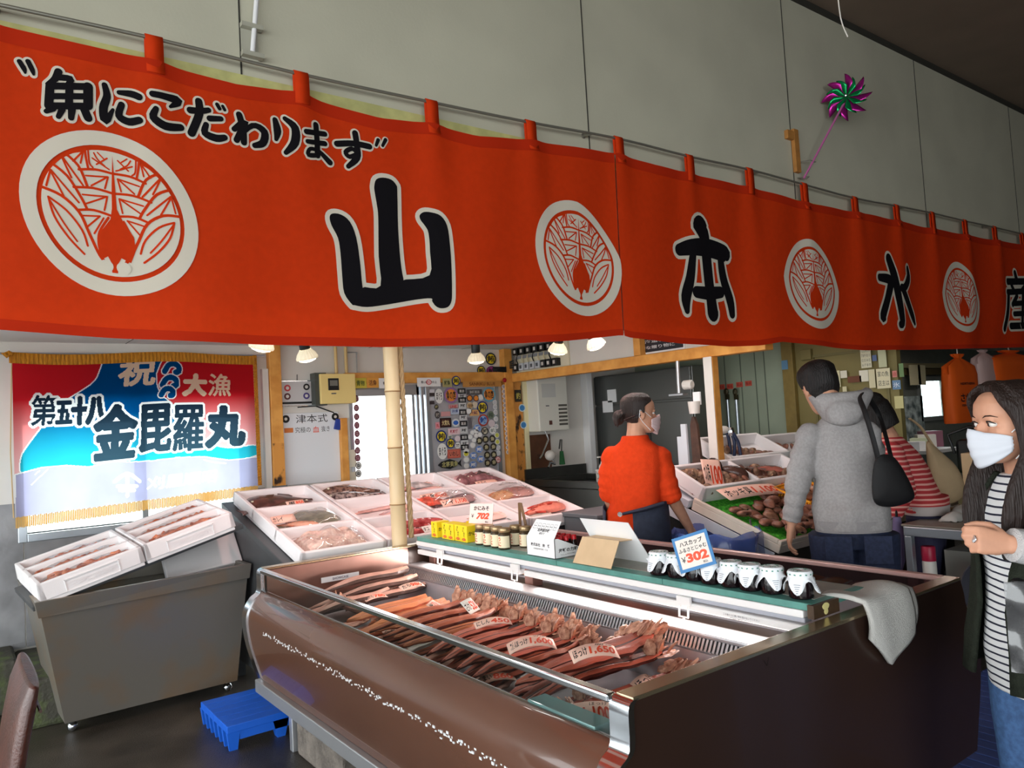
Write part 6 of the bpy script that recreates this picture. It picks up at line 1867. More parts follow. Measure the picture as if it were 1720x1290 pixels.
sl=[('white sticker with black brush letters, top left of the door',340,325,7,12.5,WHT,None,'まぐろ',BLK,'o'),('orange round sticker with purple rim and black letters, left of the black strip',483,315,11.5,13.5,ORG,(150,110,160),'魚の店',BLK,'o'),('orange round sticker with blue rim, at the top right of the door',940,305,11,12.5,ORG,(110,160,180),'魚の店',BLK,'o'),('navy emblem with yellow center and gold rim, upper right of the door',862,460,9,10.5,YELL,NAVY,'鮪',BLK,'o'),('red-rimmed round sticker with blue seal shape on the door',872,615,8.6,10,(150,180,214),(176,60,50),'鯱',(40,70,150),'o'),('blue round sticker alone above the white ones on the door',800,712,6.2,6.6,BLU,(150,180,220),'鰤',WHT,'o'),('black round sticker with cream mark beside the white ones',892,745,5.6,6.6,(214,204,180),BLK,'鯛',BLK,'o'),('navy and yellow emblem at the left edge of the door',368,810,9,10.5,YELL,NAVY,'鮪',BLK,'o'),('navy and yellow emblem just below right of the left-edge one',480,893,7.5,8.6,YELL,NAVY,'鮪',BLK,'o'),('lower white brush-letter sticker at the left of the door',380,990,8.5,13.5,WHT,None,'まぐろ',BLK,'o'),('reddish rectangle sticker with white and black letters, low on the door',520,1018,11,7.5,(204,110,90),(190,90,74),'いわし',BLK,'r'),('black fish-shaped sticker at the bottom of the door',470,1143,20,8.5,(34,36,38),None,'北寄貝魚',(190,184,120),'f'),('dark brown rectangle sticker with cream letters',418,645,9.5,8,(70,36,32),(44,26,24),'大宮丸',(226,206,150),'r'),('white round sticker with blue dot beside the brown one',540,645,6.5,7,WHT,(200,206,210),'●',BLU,'o'),('red letters sticker under the orange round one',510,450,8,3.5,(196,150,150),None,'LINE',RED_,'r'),('blue and white wave sticker under the red letters',530,505,7,5,(186,196,214),None,'波の華',(50,70,130),'r'),('pink arc sticker left of the black strip',420,540,8,4,(206,150,150),None,None,None,'r'),('pale pink letter sticker in the middle left of the door',520,750,10,5.5,(224,196,200),None,'新鮮便',(190,60,80),'r'),('dark round sticker upper left edge of the door',308,455,3.4,4.4,(70,66,60),None,'鯖',(170,160,110),'o'),('dark round sticker just below the upper left edge one',320,552,4.4,6.4,(74,66,68),None,'鯖',(160,150,140),'o'),('pink sticker with red letters at the left edge',322,680,3.6,5.5,(222,150,160),None,'丸',RED_,'r'),('pale round sticker right of the left navy emblem',470,820,4,4.4,(206,206,196),None,'鮃',(90,110,90),'o'),('small pale pink round sticker left of the black strip',562,838,4.5,5.2,(224,206,210),None,None,None,'o'),('white round sticker right of the lower navy emblem',563,918,4.6,5,WHT,None,'鯵',(120,110,110),'o'),('row of dark tile-like labels at the top of the door',765,275,12.5,4.4,(84,80,82),None,'漁師直送',(190,186,180),'r'),('brown oval sticker with orange mark, left one of two',708,350,4.6,5.4,ORG,(84,44,36),None,None,'o'),('brown oval sticker with orange mark, right one of two',786,350,4.6,5.4,ORG,(84,44,36),None,None,'o'),('beige round sticker above the mountain label',712,440,5.2,6,(206,180,140),None,'蛸',(150,110,70),'o'),('beige sticker left of the navy emblem',772,430,4.8,5.4,(220,204,180),None,None,None,'o'),('orange mountain-shaped label with purple band',765,525,8,5,(222,170,110),None,'大漁旗',(110,60,90),'r'),('grey-green round sticker at the right of the door',962,552,5.4,6.6,(112,122,106),None,'鰈',(70,84,70),'o'),('dark vertical label beside the black strip',712,650,3,9.5,(104,100,104),None,None,None,'r'),('pale pink round sticker above the white ones at right',972,655,5.5,6,(212,196,200),None,None,None,'o'),('white round sticker right of the black cream-marked one',985,738,5.4,6,WHT,None,'帆',(140,150,140),'o'),('yellow-green sticker above the lowest white ones',665,1018,5,5.5,(206,196,60),WHT,None,None,'o'),('yellow-green round sticker, upper one at the right edge',1037,795,4,4.6,(206,206,90),WHT,None,None,'o'),('yellow-green round sticker, lower one at the right edge',1042,875,4,4.6,(206,206,90),WHT,None,None,'o'),('red-marked white round sticker low at the right edge',1050,1090,4.6,5.2,WHT,(210,110,110),'赤',RED_,'o'),]
for(lab,cx,cy,rx,ry_,cl,ring,tx,tc,kd)in sl:
 q=c4(cx,cy);sticker(lab,q[0],q[1],rx,ry_,cl,ring,tx,tc,D,kd,'stickers on the sliding door')
for k,(cx,cy)in enumerate(((825,862),(900,845),(982,838),(910,940),(995,935),(920,1035),(1000,1030),(925,1130),(1002,1120))):
 q=c4(cx,cy);sticker('dark round fish-mark sticker, %s of the nine at lower right'%('leftmost of the top row','middle of the top row','right of the top row','left of the second row','right of the second row','left of the third row','right of the third row','left of the last row','right of the last row')[k],q[0],q[1],5.0,6.3,(66,60,50),(50,46,40),'魚',(200,190,150),D,'o','dark fish-mark stickers')
for k,(cx,cy)in enumerate(((822,965),(754,1040),(842,1083),(750,1150))):
 q=c4(cx,cy);sticker('blue round sticker, %s of the lower blue group'%NTH[k],q[0],q[1],6,5.8,BLU,(130,160,210),'鰹',WHT,D,'o','lower blue stickers')
for k,(cx,cy)in enumerate(((742,765),(785,800),(830,790),(715,815),(760,855),(745,915),(668,1090),(670,1165),(668,985),(700,505),(842,340),(785,745))):
 q=c4(cx,cy);sticker('small white round sticker among the blue and dark ones',q[0],q[1],4.2 if k<5 else 5,4.6 if k<5 else 5.4,WHT,(204,204,206),None,None,D,'o','small white round stickers')
for k,(cx,cy)in enumerate(((1010,400),(1015,455),(1020,520),(1025,600),(1030,690),(1052,945),(1054,1010))):
 q=c4(cx,cy);sticker('white ring sticker, %s along the right edge of the door leaf'%NTH[k],q[0],q[1],3.6,4.2,(196,196,200),WHT,None,None,D,'o','ring stickers along the door edge')
for k in range(15):
 q=c4(1118+54*k/14,213+785*k/14);sticker('white ring cap, %s in the column beside the corner post'%NTH[k],q[0],q[1],3.3,3.7,(170,160,160),(232,226,226),None,None,.05,'o','ring caps beside the corner post','bottle cap')
for k,(cy,dark)in enumerate(((265,1),(322,0),(372,1),(440,0),(520,1),(580,0),(655,1),(735,0),(820,1),(895,0),(940,1))):
 q=c4(612+(cy-265)*.055,cy);sticker('%s label of the vertical door strip, %s'%('black' if dark else 'white',NTH[min(k,13)]),q[0],q[1],6.2,4.6 if dark else 5.2,(36,36,40)if dark else(206,206,206),None,'海鮮' if k%2 else '直送',(206,204,200)if dark else(60,60,64),D,'r','labels of the vertical strip')
for k,cy in enumerate((265,305,355,405)):
 q=c4(255,cy);sticker('%s small label at the top left door corner, %s'%('dark' if k%2 else 'white',NTH[k]),q[0],q[1],4,2.8,(60,50,52)if k%2 else(206,204,210),None,None,None,D,'r','corner labels of the door')
 # corner post: blue-white discs and a dark label
for k,(cx,cy)in enumerate(((138,468),(147,575))):
 q=c6(cx,cy);sticker(['upper blue-centered white disc on the rusty post','lower blue-centered white disc on the rusty post'][k],q[0],q[1],5.5,6.5,(60,130,190),(206,222,226),None,None,.03,'o','discs on the rusty post')
q=c6(113,392);sticker('dark label with yellow letters on the rusty post',q[0],q[1],5.5,10,(44,40,34),None,'釣',(200,186,90),.03,'r')
# red valve knob at top of the ring column
q=c4(1115,135);p=bw(q[0],q[1],.08);tag(MB().ell((p.x,YB-.1,p.z),(.022,.015,.022),12,8).build('red_ball',mat('red_gloss',(170,20,30),.3),smooth=60),'small red ball above the column of ring caps','ball')
# ==== timber frame side: electric board, posters
XB=4.33
def bx(px,py,x=XB):
 return atX(px,py,x)
def plane_box(b,px0,py0,px1,py1,x0,x1,mat_=0):
 a=bx(px0,py0,x0);c=bx(px1,py1,x0)
 b.box(min(x0,x1),max(x0,x1),min(a.y,c.y),max(a.y,c.y),min(a.z,c.z),max(a.z,c.z),mat_)
eb=thing('breaker_board','electric board with two rows of breakers and looping wires above the beam','electric panel',(4.33,5.4,2.0))
ya,yb2=bx(866,600).y,bx(957,600).y
MB().box(4.318,4.334,yb2,ya-.02,ZB1+.004,ZC-.004).build('backboard',mat('cream_board',(222,214,186),.5),eb)
def rowz(y,f):return ZB1+f
for k in range(8):
 y=lerp(ya-.07,yb2+.14,k/7)
 bb=MB().box(4.268,4.317,y-.032,y+.032,ZB1+.018,ZB1+.085)
 o_=bb.build('breaker',mat('pale_breaker',(196,200,204),.4)if 1<=k<=4 else M_black,eb,bevel=.003)
 MB().box(4.262,4.2675,y-.012,y+.012,ZB1+.035,ZB1+.065).build('toggle',mat('white_plastic')if not 1<=k<=4 else mat('grey_print'),o_)
 b=MB();b.tube([(4.30,y,ZB1+.085),(4.292,y+.01,ZB1+.12),(4.30,y+.004,ZB1+.165)],.006,6);b.build('wire',mat('cream_wire',(214,200,160),.5)if k%3 else M_black,eb)
for k in range(6):
 y=lerp(ya-.08,yb2+.2,k/5)
 o_=MB().box(4.262,4.317,y-.036,y+.036,ZB1+.165,ZB1+.228).build('breaker',M_black,eb,bevel=.003)
 MB().box(4.256,4.2615,y-.012,y+.012,ZB1+.18,ZB1+.21).build('toggle',mat('white_plastic'),o_)
MB().box(4.295,4.312,yb2+.06,ya-.03,ZB1+.130,ZB1+.158).build('wire_duct',mat('grey_duct',(136,138,142),.4),eb)
b=MB()
for j in range(4):
 b.tube([(4.28,ya-.03,ZB1+.06+.02*j),(4.24,ya+.05,ZB1+.05+.015*j),(4.20,YB-.10,ZB1+.02+.012*j),(4.10,YB-.03,ZB1+.035+.01*j)],.008,6)
b.build('cable_bundle',M_black,eb,smooth=60)
for k,(q,lab,lines)in enumerate((((1064,572,1152,608),'dark printed poster with white text lines in a clear sleeve on the white boarding',('この度の新商品','鮮度にこだわり毎日水揚げされた','北海道羽幌産','大切な贈り物に')),((1196,570,1330,596),'dark poster with white letters above the beam at right',('小浜小川商店',)))):
 a=bx(q[0],q[1],4.26 if k else XB);c=bx(q[2],q[3],4.26 if k else XB)
 xx=4.262 if k else 4.33
 zt=ZC-.01;zb_=bx((q[0]+q[2])/2,(q[1]+q[3])/2+(14 if k else 18),xx).z
 zb_=max(zb_,ZB1+.008)
 c.y=max(c.y,3.08)
 t_=thing('poster',lab,'poster',(xx,(a.y+c.y)/2,zb_))
 MB().box(xx-.002,xx,c.y,a.y,zb_,zt).build('sheet',mat('white_card'),t_)
 MB().box(xx-.003,xx-.0021,c.y+.012,a.y-.012,zb_+.012,zt).build('print_field',mat('charcoal_print',(46,46,52),.3),t_)
 b=MB()
 for l,s in enumerate(lines):
  put_text(b,s,(xx-.0034,(a.y+c.y)/2+(.04*(l%2)),zt-.035-l*.045 if not k else zb_+.07),(0,-1,0),(0,0,1),.026 if not k else .05,.01,0,.0004,width=(a.y-c.y)*(.8 if not k else .5))
 b.build('lettering',mat('white_ink',(230,230,230),.5),t_,fixn=False)
 if k:
  b=MB();b.prism([(c.y+.10,zb_+.12),(c.y+.22,zb_+.12),(c.y+.14,zb_+.05)],lambda y_,z_,t:(xx-.0032-t,y_,z_),0,.0006);b.build('orange_corner',mat('orange_card'),t_)
  # ==== kitchen
def kb(px,py,d=0.0):return atY(px,py,YB-d)
a,c=kb(906,640,.2),kb(957,722,.2)
wh=thing('water_heater','white wall-hung water heater with vent slots in the kitchen','water heater',(a.x,YB,c.z))
MB().box(a.x-.03,c.x,YB-.2,YB-.001,c.z,ZC-.22).build('casing',mat('cream_enamel',(226,224,212),.4),wh,bevel=.012)
for k in range(6):
 z=c.z+.05+k*.036
 MB().box(c.x-.125,c.x-.02,YB-.203,YB-.199,z,z+.02).build('vent_slot',mat('vent_shadow',(90,88,80),.6),wh)
MB().box(a.x+.09,a.x+.125,YB-.204,YB-.199,c.z+.06,c.z+.10).build('switch',mat('brown_switch',(96,58,50),.4),wh)
b=MB();b.box(a.x+.02,a.x+.19,YB-.2012,YB-.2001,c.z+.32,c.z+.45);b.build('label_print',mat('pale_label',(206,206,200),.5),wh)
MB().box(a.x+.06,a.x+.10,YB-.2015,YB-.2001,c.z+.235,c.z+.245).build('maker_print',mat('grey_print'),wh)
b=MB()
b.tube([(a.x+.12,YB-.1,c.z),(a.x+.13,YB-.12,c.z-.08),(a.x+.02,YB-.15,c.z-.22),(a.x-.02,YB-.16,c.z-.25)],.01,8)
b.build('flexible_pipe',M_chrome,wh,smooth=60)
tag(MB().box(a.x-.02,a.x+.24,YB-.02,YB-.001,.98,c.z-.03).build('brown_backboard',mat('brown_board',(96,60,40),.6,var=.2,vscale=8)),'dark brown board on the wall below the water heater','board')
t_=thing('tap','chrome tap with a white cover under the water heater','tap',(4.62,5.62,1.06))
p=kb(930,765,.25)
b=MB();b.ell((p.x,YB-.2,p.z),(.055,.05,.05),14,8);b.build('white_cover',mat('white_plastic'),t_,smooth=60)
b=MB();b.tube([(p.x,YB-.22,p.z-.03),(p.x,YB-.26,p.z-.08),(p.x-.09,YB-.30,p.z-.06),(p.x-.13,YB-.32,p.z-.10)],.010,8);b.build('spout',M_chrome,t_,smooth=60)
b=MB();b.tube([(p.x,YB-.2,p.z),(p.x,YB-.02,p.z)],.012,8);b.build('inlet',M_chrome,t_)
p=kb(946,768,.12)
t_=thing('scrub_brush','green-handled brush hanging under the water heater','brush',(p.x,YB-.1,p.z))
b=MB();b.tube([(p.x,YB-.1,p.z-.07),(p.x,YB-.1,p.z+.06)],[.03,.018],10);b.build('bristle_head',mat('green_bristles',(44,104,58),.8),t_)
b=MB();b.tube([(p.x,YB-.1,p.z+.05),(p.x+.02,YB-.09,p.z+.17),(p.x+.035,YB-.05,p.z+.17),(p.x+.04,YB-.02,p.z+.08)],.006,6);b.build('wire_loop',mat('dark_wire',(56,54,52),.4),t_)
# white corner strip and fridge
struct(MB().box(5.20,5.27,YB-.10,YB-.001,.9,ZC).build('trim_kitchen_corner',mat('white_card'),bevel=.004))
XF=5.36
fr=thing('kitchen_fridge','tall grey steel kitchen fridge with double doors behind the worker','fridge',(5.66,5.0,0))
M_fr=mat('fridge_steel',(120,122,120),.35,metal=.75,var=.05,vscale=1.5)
MB().box(XF+.02,5.66,4.50,YB-.02,.05,1.93).build('cabinet',M_fr,fr,bevel=.006)
for(y0,y1)in((4.51,5.12),(5.135,YB-.03)):
 for(z0,z1)in((.12,1.02),(1.04,1.62)):
  d_=MB().box(XF,XF+.0195,y0,y1,z0,z1).build('door',M_fr,fr,bevel=.004)
  MB().box(XF-.02,XF-.0005,(y1-.10)if y0<4.6 else y0+.06,(y1-.06)if y0<4.6 else y0+.10,z0+.1,z0+.34).build('handle',mat('dark_handle',(50,50,52),.4),d_,bevel=.004)
MB().box(XF,XF+.0195,4.51,YB-.03,1.64,1.92).build('top_panel',M_fr,fr,bevel=.004)
for x in(XF+.06,5.62):
 for y in(4.56,YB-.1):
  MB().box(x-.02,x+.02,y-.02,y+.02,0,.06).build('foot',M_steel_side,fr)
for k,q in enumerate(((1020,655,1036,675),(1012,674,1030,692))):
 a=atX(q[0],q[1],XF);c=atX(q[2],q[3],XF)
 tag(MB().box(XF-.003,XF-.0006,min(a.y,c.y),max(a.y,c.y),min(a.z,c.z),max(a.z,c.z)).build('note_paper',mat('white_card')),['upper white note on the fridge beside the worker','lower white note on the fridge beside the worker'][k],'note','notes on the fridge')
tag(MB().tube([(5.0,3.95,2.13),(5.0,4.75,2.13)],.03,12).build('ceiling_tube',mat('pale_tube',(226,226,220),.4)),'pale tube light under the kitchen ceiling','lamp')
# sink counter
sk=thing('sink_counter','dark steel sink counter behind the fish boxes','sink',(4.8,5.2,0))
M_sk=mat('sink_steel',(92,92,88),.35,metal=.8,var=.1,vscale=3)
MB().box(4.42,5.15,4.55,YB-.03,.08,.90).build('cabinet',M_sk,sk)
b=MB()
for a in((4.40,5.17,4.53,4.60),(4.40,4.46,4.60,YB-.1),(5.10,5.17,4.60,YB-.1),(4.40,5.17,YB-.1,YB-.025)):
 b.box(a[0],a[1],a[2],a[3],.905,.965)
b.build('rim',M_sk,sk,bevel=.006)
MB().box(4.40,5.17,YB-.05,YB-.022,.966,1.06).build('splashback',M_sk,sk)
MB().box(4.47,5.09,4.61,YB-.11,.902,.906).build('basin',mat('dark_basin',(60,60,58),.4,metal=.6),sk)
p=Vector((4.50,4.585,.966))
bk2=thing('white_basket','small white slotted basket on the sink edge','basket',(4.47,4.70,.966))
b=MB()
for k in range(9):
 for z in(.0,.04,.075):
  b.box(4.405,4.41,4.58+k*.022,4.58+k*.022+.014,.967+z,.967+z+.026)
  b.box(4.475,4.48,4.58+k*.022,4.58+k*.022+.014,.967+z,.967+z+.026)
b.box(4.405,4.48,4.575,4.58,.967,1.07);b.box(4.405,4.48,4.778,4.783,.967,1.07);b.box(4.405,4.48,4.575,4.783,.967,.972)
b.box(4.403,4.4095,4.573,4.785,1.062,1.075);b.box(4.4755,4.482,4.573,4.785,1.062,1.075)
b.build('slotted_side',mat('white_plastic'),bk2)
t_=thing('pump_bottle','white pump bottle standing in the slotted basket','bottle',(4.44,4.73,.972))
MB().lathe([(.028,.973),(.03,.98),(.03,1.10),(.012,1.125),(.012,1.14)],(4.44,4.74,0),14).build('bottle_body',mat('white_plastic'),t_,smooth=40)
b=MB();b.tube([(4.44,4.74,1.14),(4.44,4.74,1.175)],.006,6);b.obox((4.425,4.745,1.178),(.05,.018,.012));b.build('pump',mat('white_plastic'),t_)
t_=thing('soap_bottle','pale green squeeze bottle beside the pump bottle','bottle',(4.44,4.66,.972))
MB().lathe([(.026,.973),(.028,.98),(.026,1.08),(.01,1.10)],(4.44,4.67,0),14).build('bottle_body',mat('pale_green_bottle',(206,214,180),.4),t_,smooth=40)
MB().lathe([(.011,1.10),(.011,1.125)],(4.44,4.67,0),10).build('cap',mat('green_cap',(70,150,90),.4),t_)
# post side: lamp, paper cup holder, boards
xp=4.215
p=atX(1150,648,4.25)
t_=thing('clip_light','grey clip light hanging under the beam by the kitchen post','lamp',(4.25,p.y,p.z))
b=MB();b.tube([(4.26,p.y+.06,ZB0-.002),(4.25,p.y+.055,p.z+.02),(4.245,p.y+.05,p.z-.05)],.014,8);b.build('bracket',M_silver,t_,smooth=60)
b=MB();b.obox((4.24,p.y+.055,p.z-.06),(.06,.13,.012));b.build('clamp',M_silver,t_)
b=MB();k0=b.mark();b.lathe([(.02,-.035),(.034,-.03),(.034,.03),(.024,.04)],(0,0,0),14,M=rotx(PI/2));b.xf(Matrix.Translation((4.25,p.y-.03,p.z+.005)),k0);b.build('shade',mat('white_plastic'),t_,smooth=40)
p=atX(1172,680,xp)
t_=thing('cup_holder','white paper cup holder fixed on the kitchen post','holder',(xp,p.y,p.z))
MB().lathe([(.035,p.z-.06),(.042,p.z+.02),(.042,p.z+.025)],(4.175,p.y,0),16).build('cup',mat('white_plastic'),t_,smooth=40)
MB().box(4.205,4.219,p.y-.03,p.y+.03,p.z+.0,p.z+.09).build('back_plate',mat('white_card'),t_)
a,c=atX(1140,735,4.30),atX(1161,785,4.30)
wb2=thing('white_board_stack','tall stepped white cutting board leaning by the kitchen post','cutting board',(4.3,(a.y+c.y)/2,.7))
b=MB();zt=atX(1155,712,4.3).z
b.prism([(c.y,.62),(a.y,.62),(a.y,zt-.09),(a.y-.04,zt-.09),(a.y-.04,zt),(c.y+.01,zt)],lambda y_,z_,t:(t,y_,z_),4.28,4.30);b.build('board',mat('bluish_white_board',(222,228,234),.4),wb2,bevel=.002)
MB().box(4.25,4.40,c.y-.02,a.y+.02,0,.619).build('base_block',mat('dark_stand'),wb2)
y0=c.y-.02
t_=thing('wooden_mallet_board','dark brown wooden board hanging on the kitchen post','board',(4.2,3.5,1.1))
p0,p1=atX(1160,700,4.20),atX(1176,770,4.20)
b=MB();b.prism([(p1.y-.03,.95),(p0.y,.95),(p0.y,p0.z-.06),(p0.y-.02,p0.z),(p1.y+.02,p0.z),(p1.y,p0.z-.06)],lambda y_,z_,t:(t,y_,z_),4.185,4.212);b.build('board',mat('dark_brown_wood',(78,54,42),.6,var=.25,vscale=14),t_,bevel=.004)
MB().box(4.17,4.184,p1.y-.03,p0.y+.0,.96,1.16).build('pocket',mat('brown_leather'),t_)
# water pipes and hoses on the green wall
XG=5.985
for k,(pxa,pya,pxb,pyb,lab)in enumerate(((1223,658,1228,745,'left grey riser pipe with a valve on the green wall'),(1238,658,1246,765,'right grey riser pipe with a valve on the green wall'))):
 a,c=atX(pxa,pya,XG),atX(pxb,pyb,XG)
 t_=thing('riser_pipe',lab,'pipe',(XG,a.y,c.z),group='riser pipes on the green wall')
 MB().tube([(XG-.02,a.y,.5),(XG-.02,a.y,a.z-.05)],.014,8).build('pipe',M_alu,t_,smooth=60)
 b=MB().ell((XG-.03,a.y,a.z),(.02,.025,.035),10,6);b.obox((XG-.02,a.y,a.z-.05),(.03,.03,.05));b.build('valve',mat('dark_bronze',(66,60,40),.4,metal=.5),t_)
for k,(px,py)in enumerate(((1212,650),(1226,649),(1242,646),(1257,644))):
 p=atX(px,py,5.99)
 t_=thing('red_tag','small red label with dark writing on the green wall, %s'%('leftmost of four','second of four from the left','third of four from the left','rightmost of four')[k],'label',(5.99,p.y,p.z),group='red labels on the green wall')
 MB().box(5.9895,5.9935,p.y-.035,p.y+.035,p.z-.024,p.z+.024).build('card',mat('brick_red_card',(196,84,66),.5),t_)
 b=MB();put_text(b,'海水' if k%2 else '真水',(5.989,p.y,p.z),(0,-1,0),(0,0,1),.03,0);b.build('lettering',mat('dark_red_ink',(120,30,30),.5),t_,fixn=False)
t_=thing('coiled_hose','dark blue hose looped over a bracket beside the kitchen post','hose',(4.6,3.5,1.1))
ph=[atX(px,py,4.62)for px,py in((1208,735),(1214,724),(1222,730),(1226,750),(1230,790),(1234,745),(1226,722),(1236,735),(1242,752),(1246,800),(1240,830))]
b=MB();b.tube(smooth_line(ph,4),.012,8);b.build('tube',mat('navy_hose',(40,52,84),.4),t_,smooth=60)
p=atX(1218,724,4.62);b=MB();b.ell((p.x-.02,p.y,p.z+.01),(.03,.05,.03),10,6);b.build('nozzle',mat('white_plastic'),t_,smooth=60)
p=atX(1228,725,4.62);MB().lathe([(.02,-.03),(.028,0),(.02,.03)],p,12).build('brass_joint',M_chrome,t_,smooth=50)
b=MB();b.box(4.36,4.66,3.40,3.43,1.12,1.16);b.build('bracket',M_black,t_)
# papers pinned on the ochre partition
def paper(q,lab,cl,lines=(),grp='papers pinned on the ochre wall',ink=(50,48,44),cat='paper'):
 p0,p1=c7(q[0],q[1]),c7(q[2],q[3])
 a,c=atX(p0[0],p0[1],5.97),atX(p1[0],p1[1],5.97)
 z1=min(max(a.z,c.z),ZC-.01);z0=min(a.z,c.z)
 t_=thing('wall_paper_note',lab,cat,(5.97,(a.y+c.y)/2,z0),group=grp)
 MB().box(5.968,5.9705,c.y,a.y,z0,z1).build('sheet',mat('paper_%d_%d_%d'%cl,cl,.7),t_)
 if lines:
  b=MB()
  for l,s in enumerate(lines):
   put_text(b,s,(5.9676,(a.y+c.y)/2,lerp(z1,z0,(l+.6)/(len(lines)+.2))),(0,-1,0),(0,0,1),(z1-z0)/len(lines)*.55,.0,0,.0003,width=(a.y-c.y)*.8)
  b.build('lettering',mat('ink_%d_%d_%d'%ink,ink,.6),t_,fixn=False)
CRM=(214,206,168)
paper((690,95,765,213),'cream calendar sheet with rows of numbers, top of the ochre wall',(218,212,184),('1 2 3 4 5 6','7 8 9 10 11','12 13 14 15','16 17 18 19'))
paper((800,95,860,210),'pale sheet with a dark lower edge right of the calendar',(196,196,160))
paper((766,138,796,172),'small blue label between the two upper sheets',(96,112,150))
paper((525,236,570,335),'tall cream sheet left of the door-side notes',CRM)
paper((566,236,610,278),'small white slip overlapping the tall cream sheet',(222,216,196))
paper((790,224,886,342),'cream notice with two rows of black handwriting',(224,214,180),('家の魚','店主は'))
paper((742,228,790,340),'plain cream sheet left of the handwritten notice',(216,206,170))
paper((684,234,745,300),'curled white slip near the dark strip',(226,220,200))
paper((612,272,700,304),'dark brown strip among the papers',(110,66,46))
paper((892,236,924,274),'small pink-red card at the right edge of the ochre wall',(206,130,120),('店',),ink=(170,40,40))
paper((932,190,968,272),'green sticker at the right edge of the ochre wall',(110,136,90))
paper((892,296,948,350),'blue and white poster low at the right edge',(110,140,170),('氷',),ink=(230,235,240))
paper((905,395,966,470),'yellowed memo sheet below the blue poster',(206,196,140))
paper((580,335,608,365),'little cream slip beside the man with the hood',CRM)
paper((612,368,664,410),'cream slip right above the hood',CRM)
p=atX(*c7(350,130),5.97);tag(MB().box(5.96,5.998,p.y-.05,p.y+.05,p.z-.05,p.z+.04).build('junction_box',M_ochre,bevel=.004),'ochre junction box high on the partition','box')
p0=atX(*c7(215,205),5.94);tag(MB().box(5.944,5.9495,p0.y-.03,p0.y+.03,p0.z-.03,p0.z+.05).build('blue_sign',mat('blue_print_card',(90,130,160),.5)),'small blue and tan label on the ochre post','label')
# ==== far room: window side clutter
def fy(px,py,d=.0):return atY(px,py,YR-d)
q=fy(1532,668,.03);tag(MB().box(q.x-.28,q.x+.28,YR-.03,YR-.002,q.z-.60,q.z+.02).build('calendar_poster',mat('pale_blue_poster',(110,130,130),.5,var=.5,vscale=9,rgb2=(196,210,206))),'tall bluish picture calendar left of the far window','calendar')
for k,(px,dx)in enumerate(((1535,.28),(1546,.2))):
 q=fy(px,630,.09);tag(MB().obox((q.x,YR-.105,q.z),(dx,.012,.26),roty(.05*k)).build('pinned_note',mat('paper_214_206_168',(214,206,168),.7)),['left cream note pinned on the far header above the window','right cream note pinned on the far header above the window'][k],'note','notes above the far window')
dk=thing('far_desk','cluttered white desk under the far window','desk',(9.5,4.2,0))
q0=atZ(1552,755,.92);q1=atZ(1600,752,.92)
dx0,dx1,dy=q0.x*.97,q1.x*1.02,(q0.y+q1.y)/2
MB().box(dx0,dx1,dy-.1,dy+.5,.88,.92).build('desk_top',mat('white_laminate',(226,226,222),.4),dk)
MB().box(dx0+.05,dx1-.05,dy+.0,dy+.45,0,.879).build('cabinet',mat('grey_cabinet',(104,112,108),.5),dk)
for k in range(4):
 bb=MB();x=lerp(dx0+.1,dx1-.3,k/3)
 bb.obox((x+.1,dy+.15,.921+.05+.02*k),(.22,.2,.1+.03*k),rotz(.3*k))
 o_=bb.build('desk_pack',mat(('white_card','pale_green_bottle','white_plastic','plum_box')[k],(140,96,110),.5),bevel=.004)
 tag(o_,('white packet at the left of the far desk','pale green packet on the far desk','white box in the middle of the far desk','plum-grey box at the right of the far desk')[k],'box','packs on the far desk')
ct=thing('black_cart','black wheeled cart with vertical steel rods in the far room','cart',(6.6,2.6,0))
a=atD(1602,740,5.6);c=atD(1632,850,5.6)
MB().box(a.x,a.x+.35,a.y-.5,a.y,.95,1.20).build('black_cover',M_black,ct,bevel=.03)
MB().box(a.x,a.x+.35,a.y-.5,a.y,.55,.92).build('dark_bin',mat('dark_stand'),ct,bevel=.01)
for k in range(5):
 MB().tube([(a.x-.01,a.y-.06-.09*k,.02),(a.x-.01,a.y-.06-.09*k,1.1)],.008,6).build('rod',M_silver,ct)
b=MB();b.tube([(a.x,a.y,1.1),(a.x-.02,a.y+.03,1.24),(a.x+.02,a.y-.1,1.29),(a.x,a.y-.3,1.28)],.012,8);b.build('handle_bar',M_black,ct,smooth=60)
cb=thing('brown_carton','brown cardboard box on the floor crate behind the beige bag','box',(6.0,2.2,0))
a=atD(1622,800,5.0)
MB().box(a.x,a.x+.35,a.y-.35,a.y+.02,.88,1.14).build('carton',mat('brown_card'),cb,bevel=.004)
MB().box(a.x-.02,a.x+.4,a.y-.4,a.y+.05,0,.879).build('crate',mat('yellow_grey_crate',(110,104,70),.6),cb)
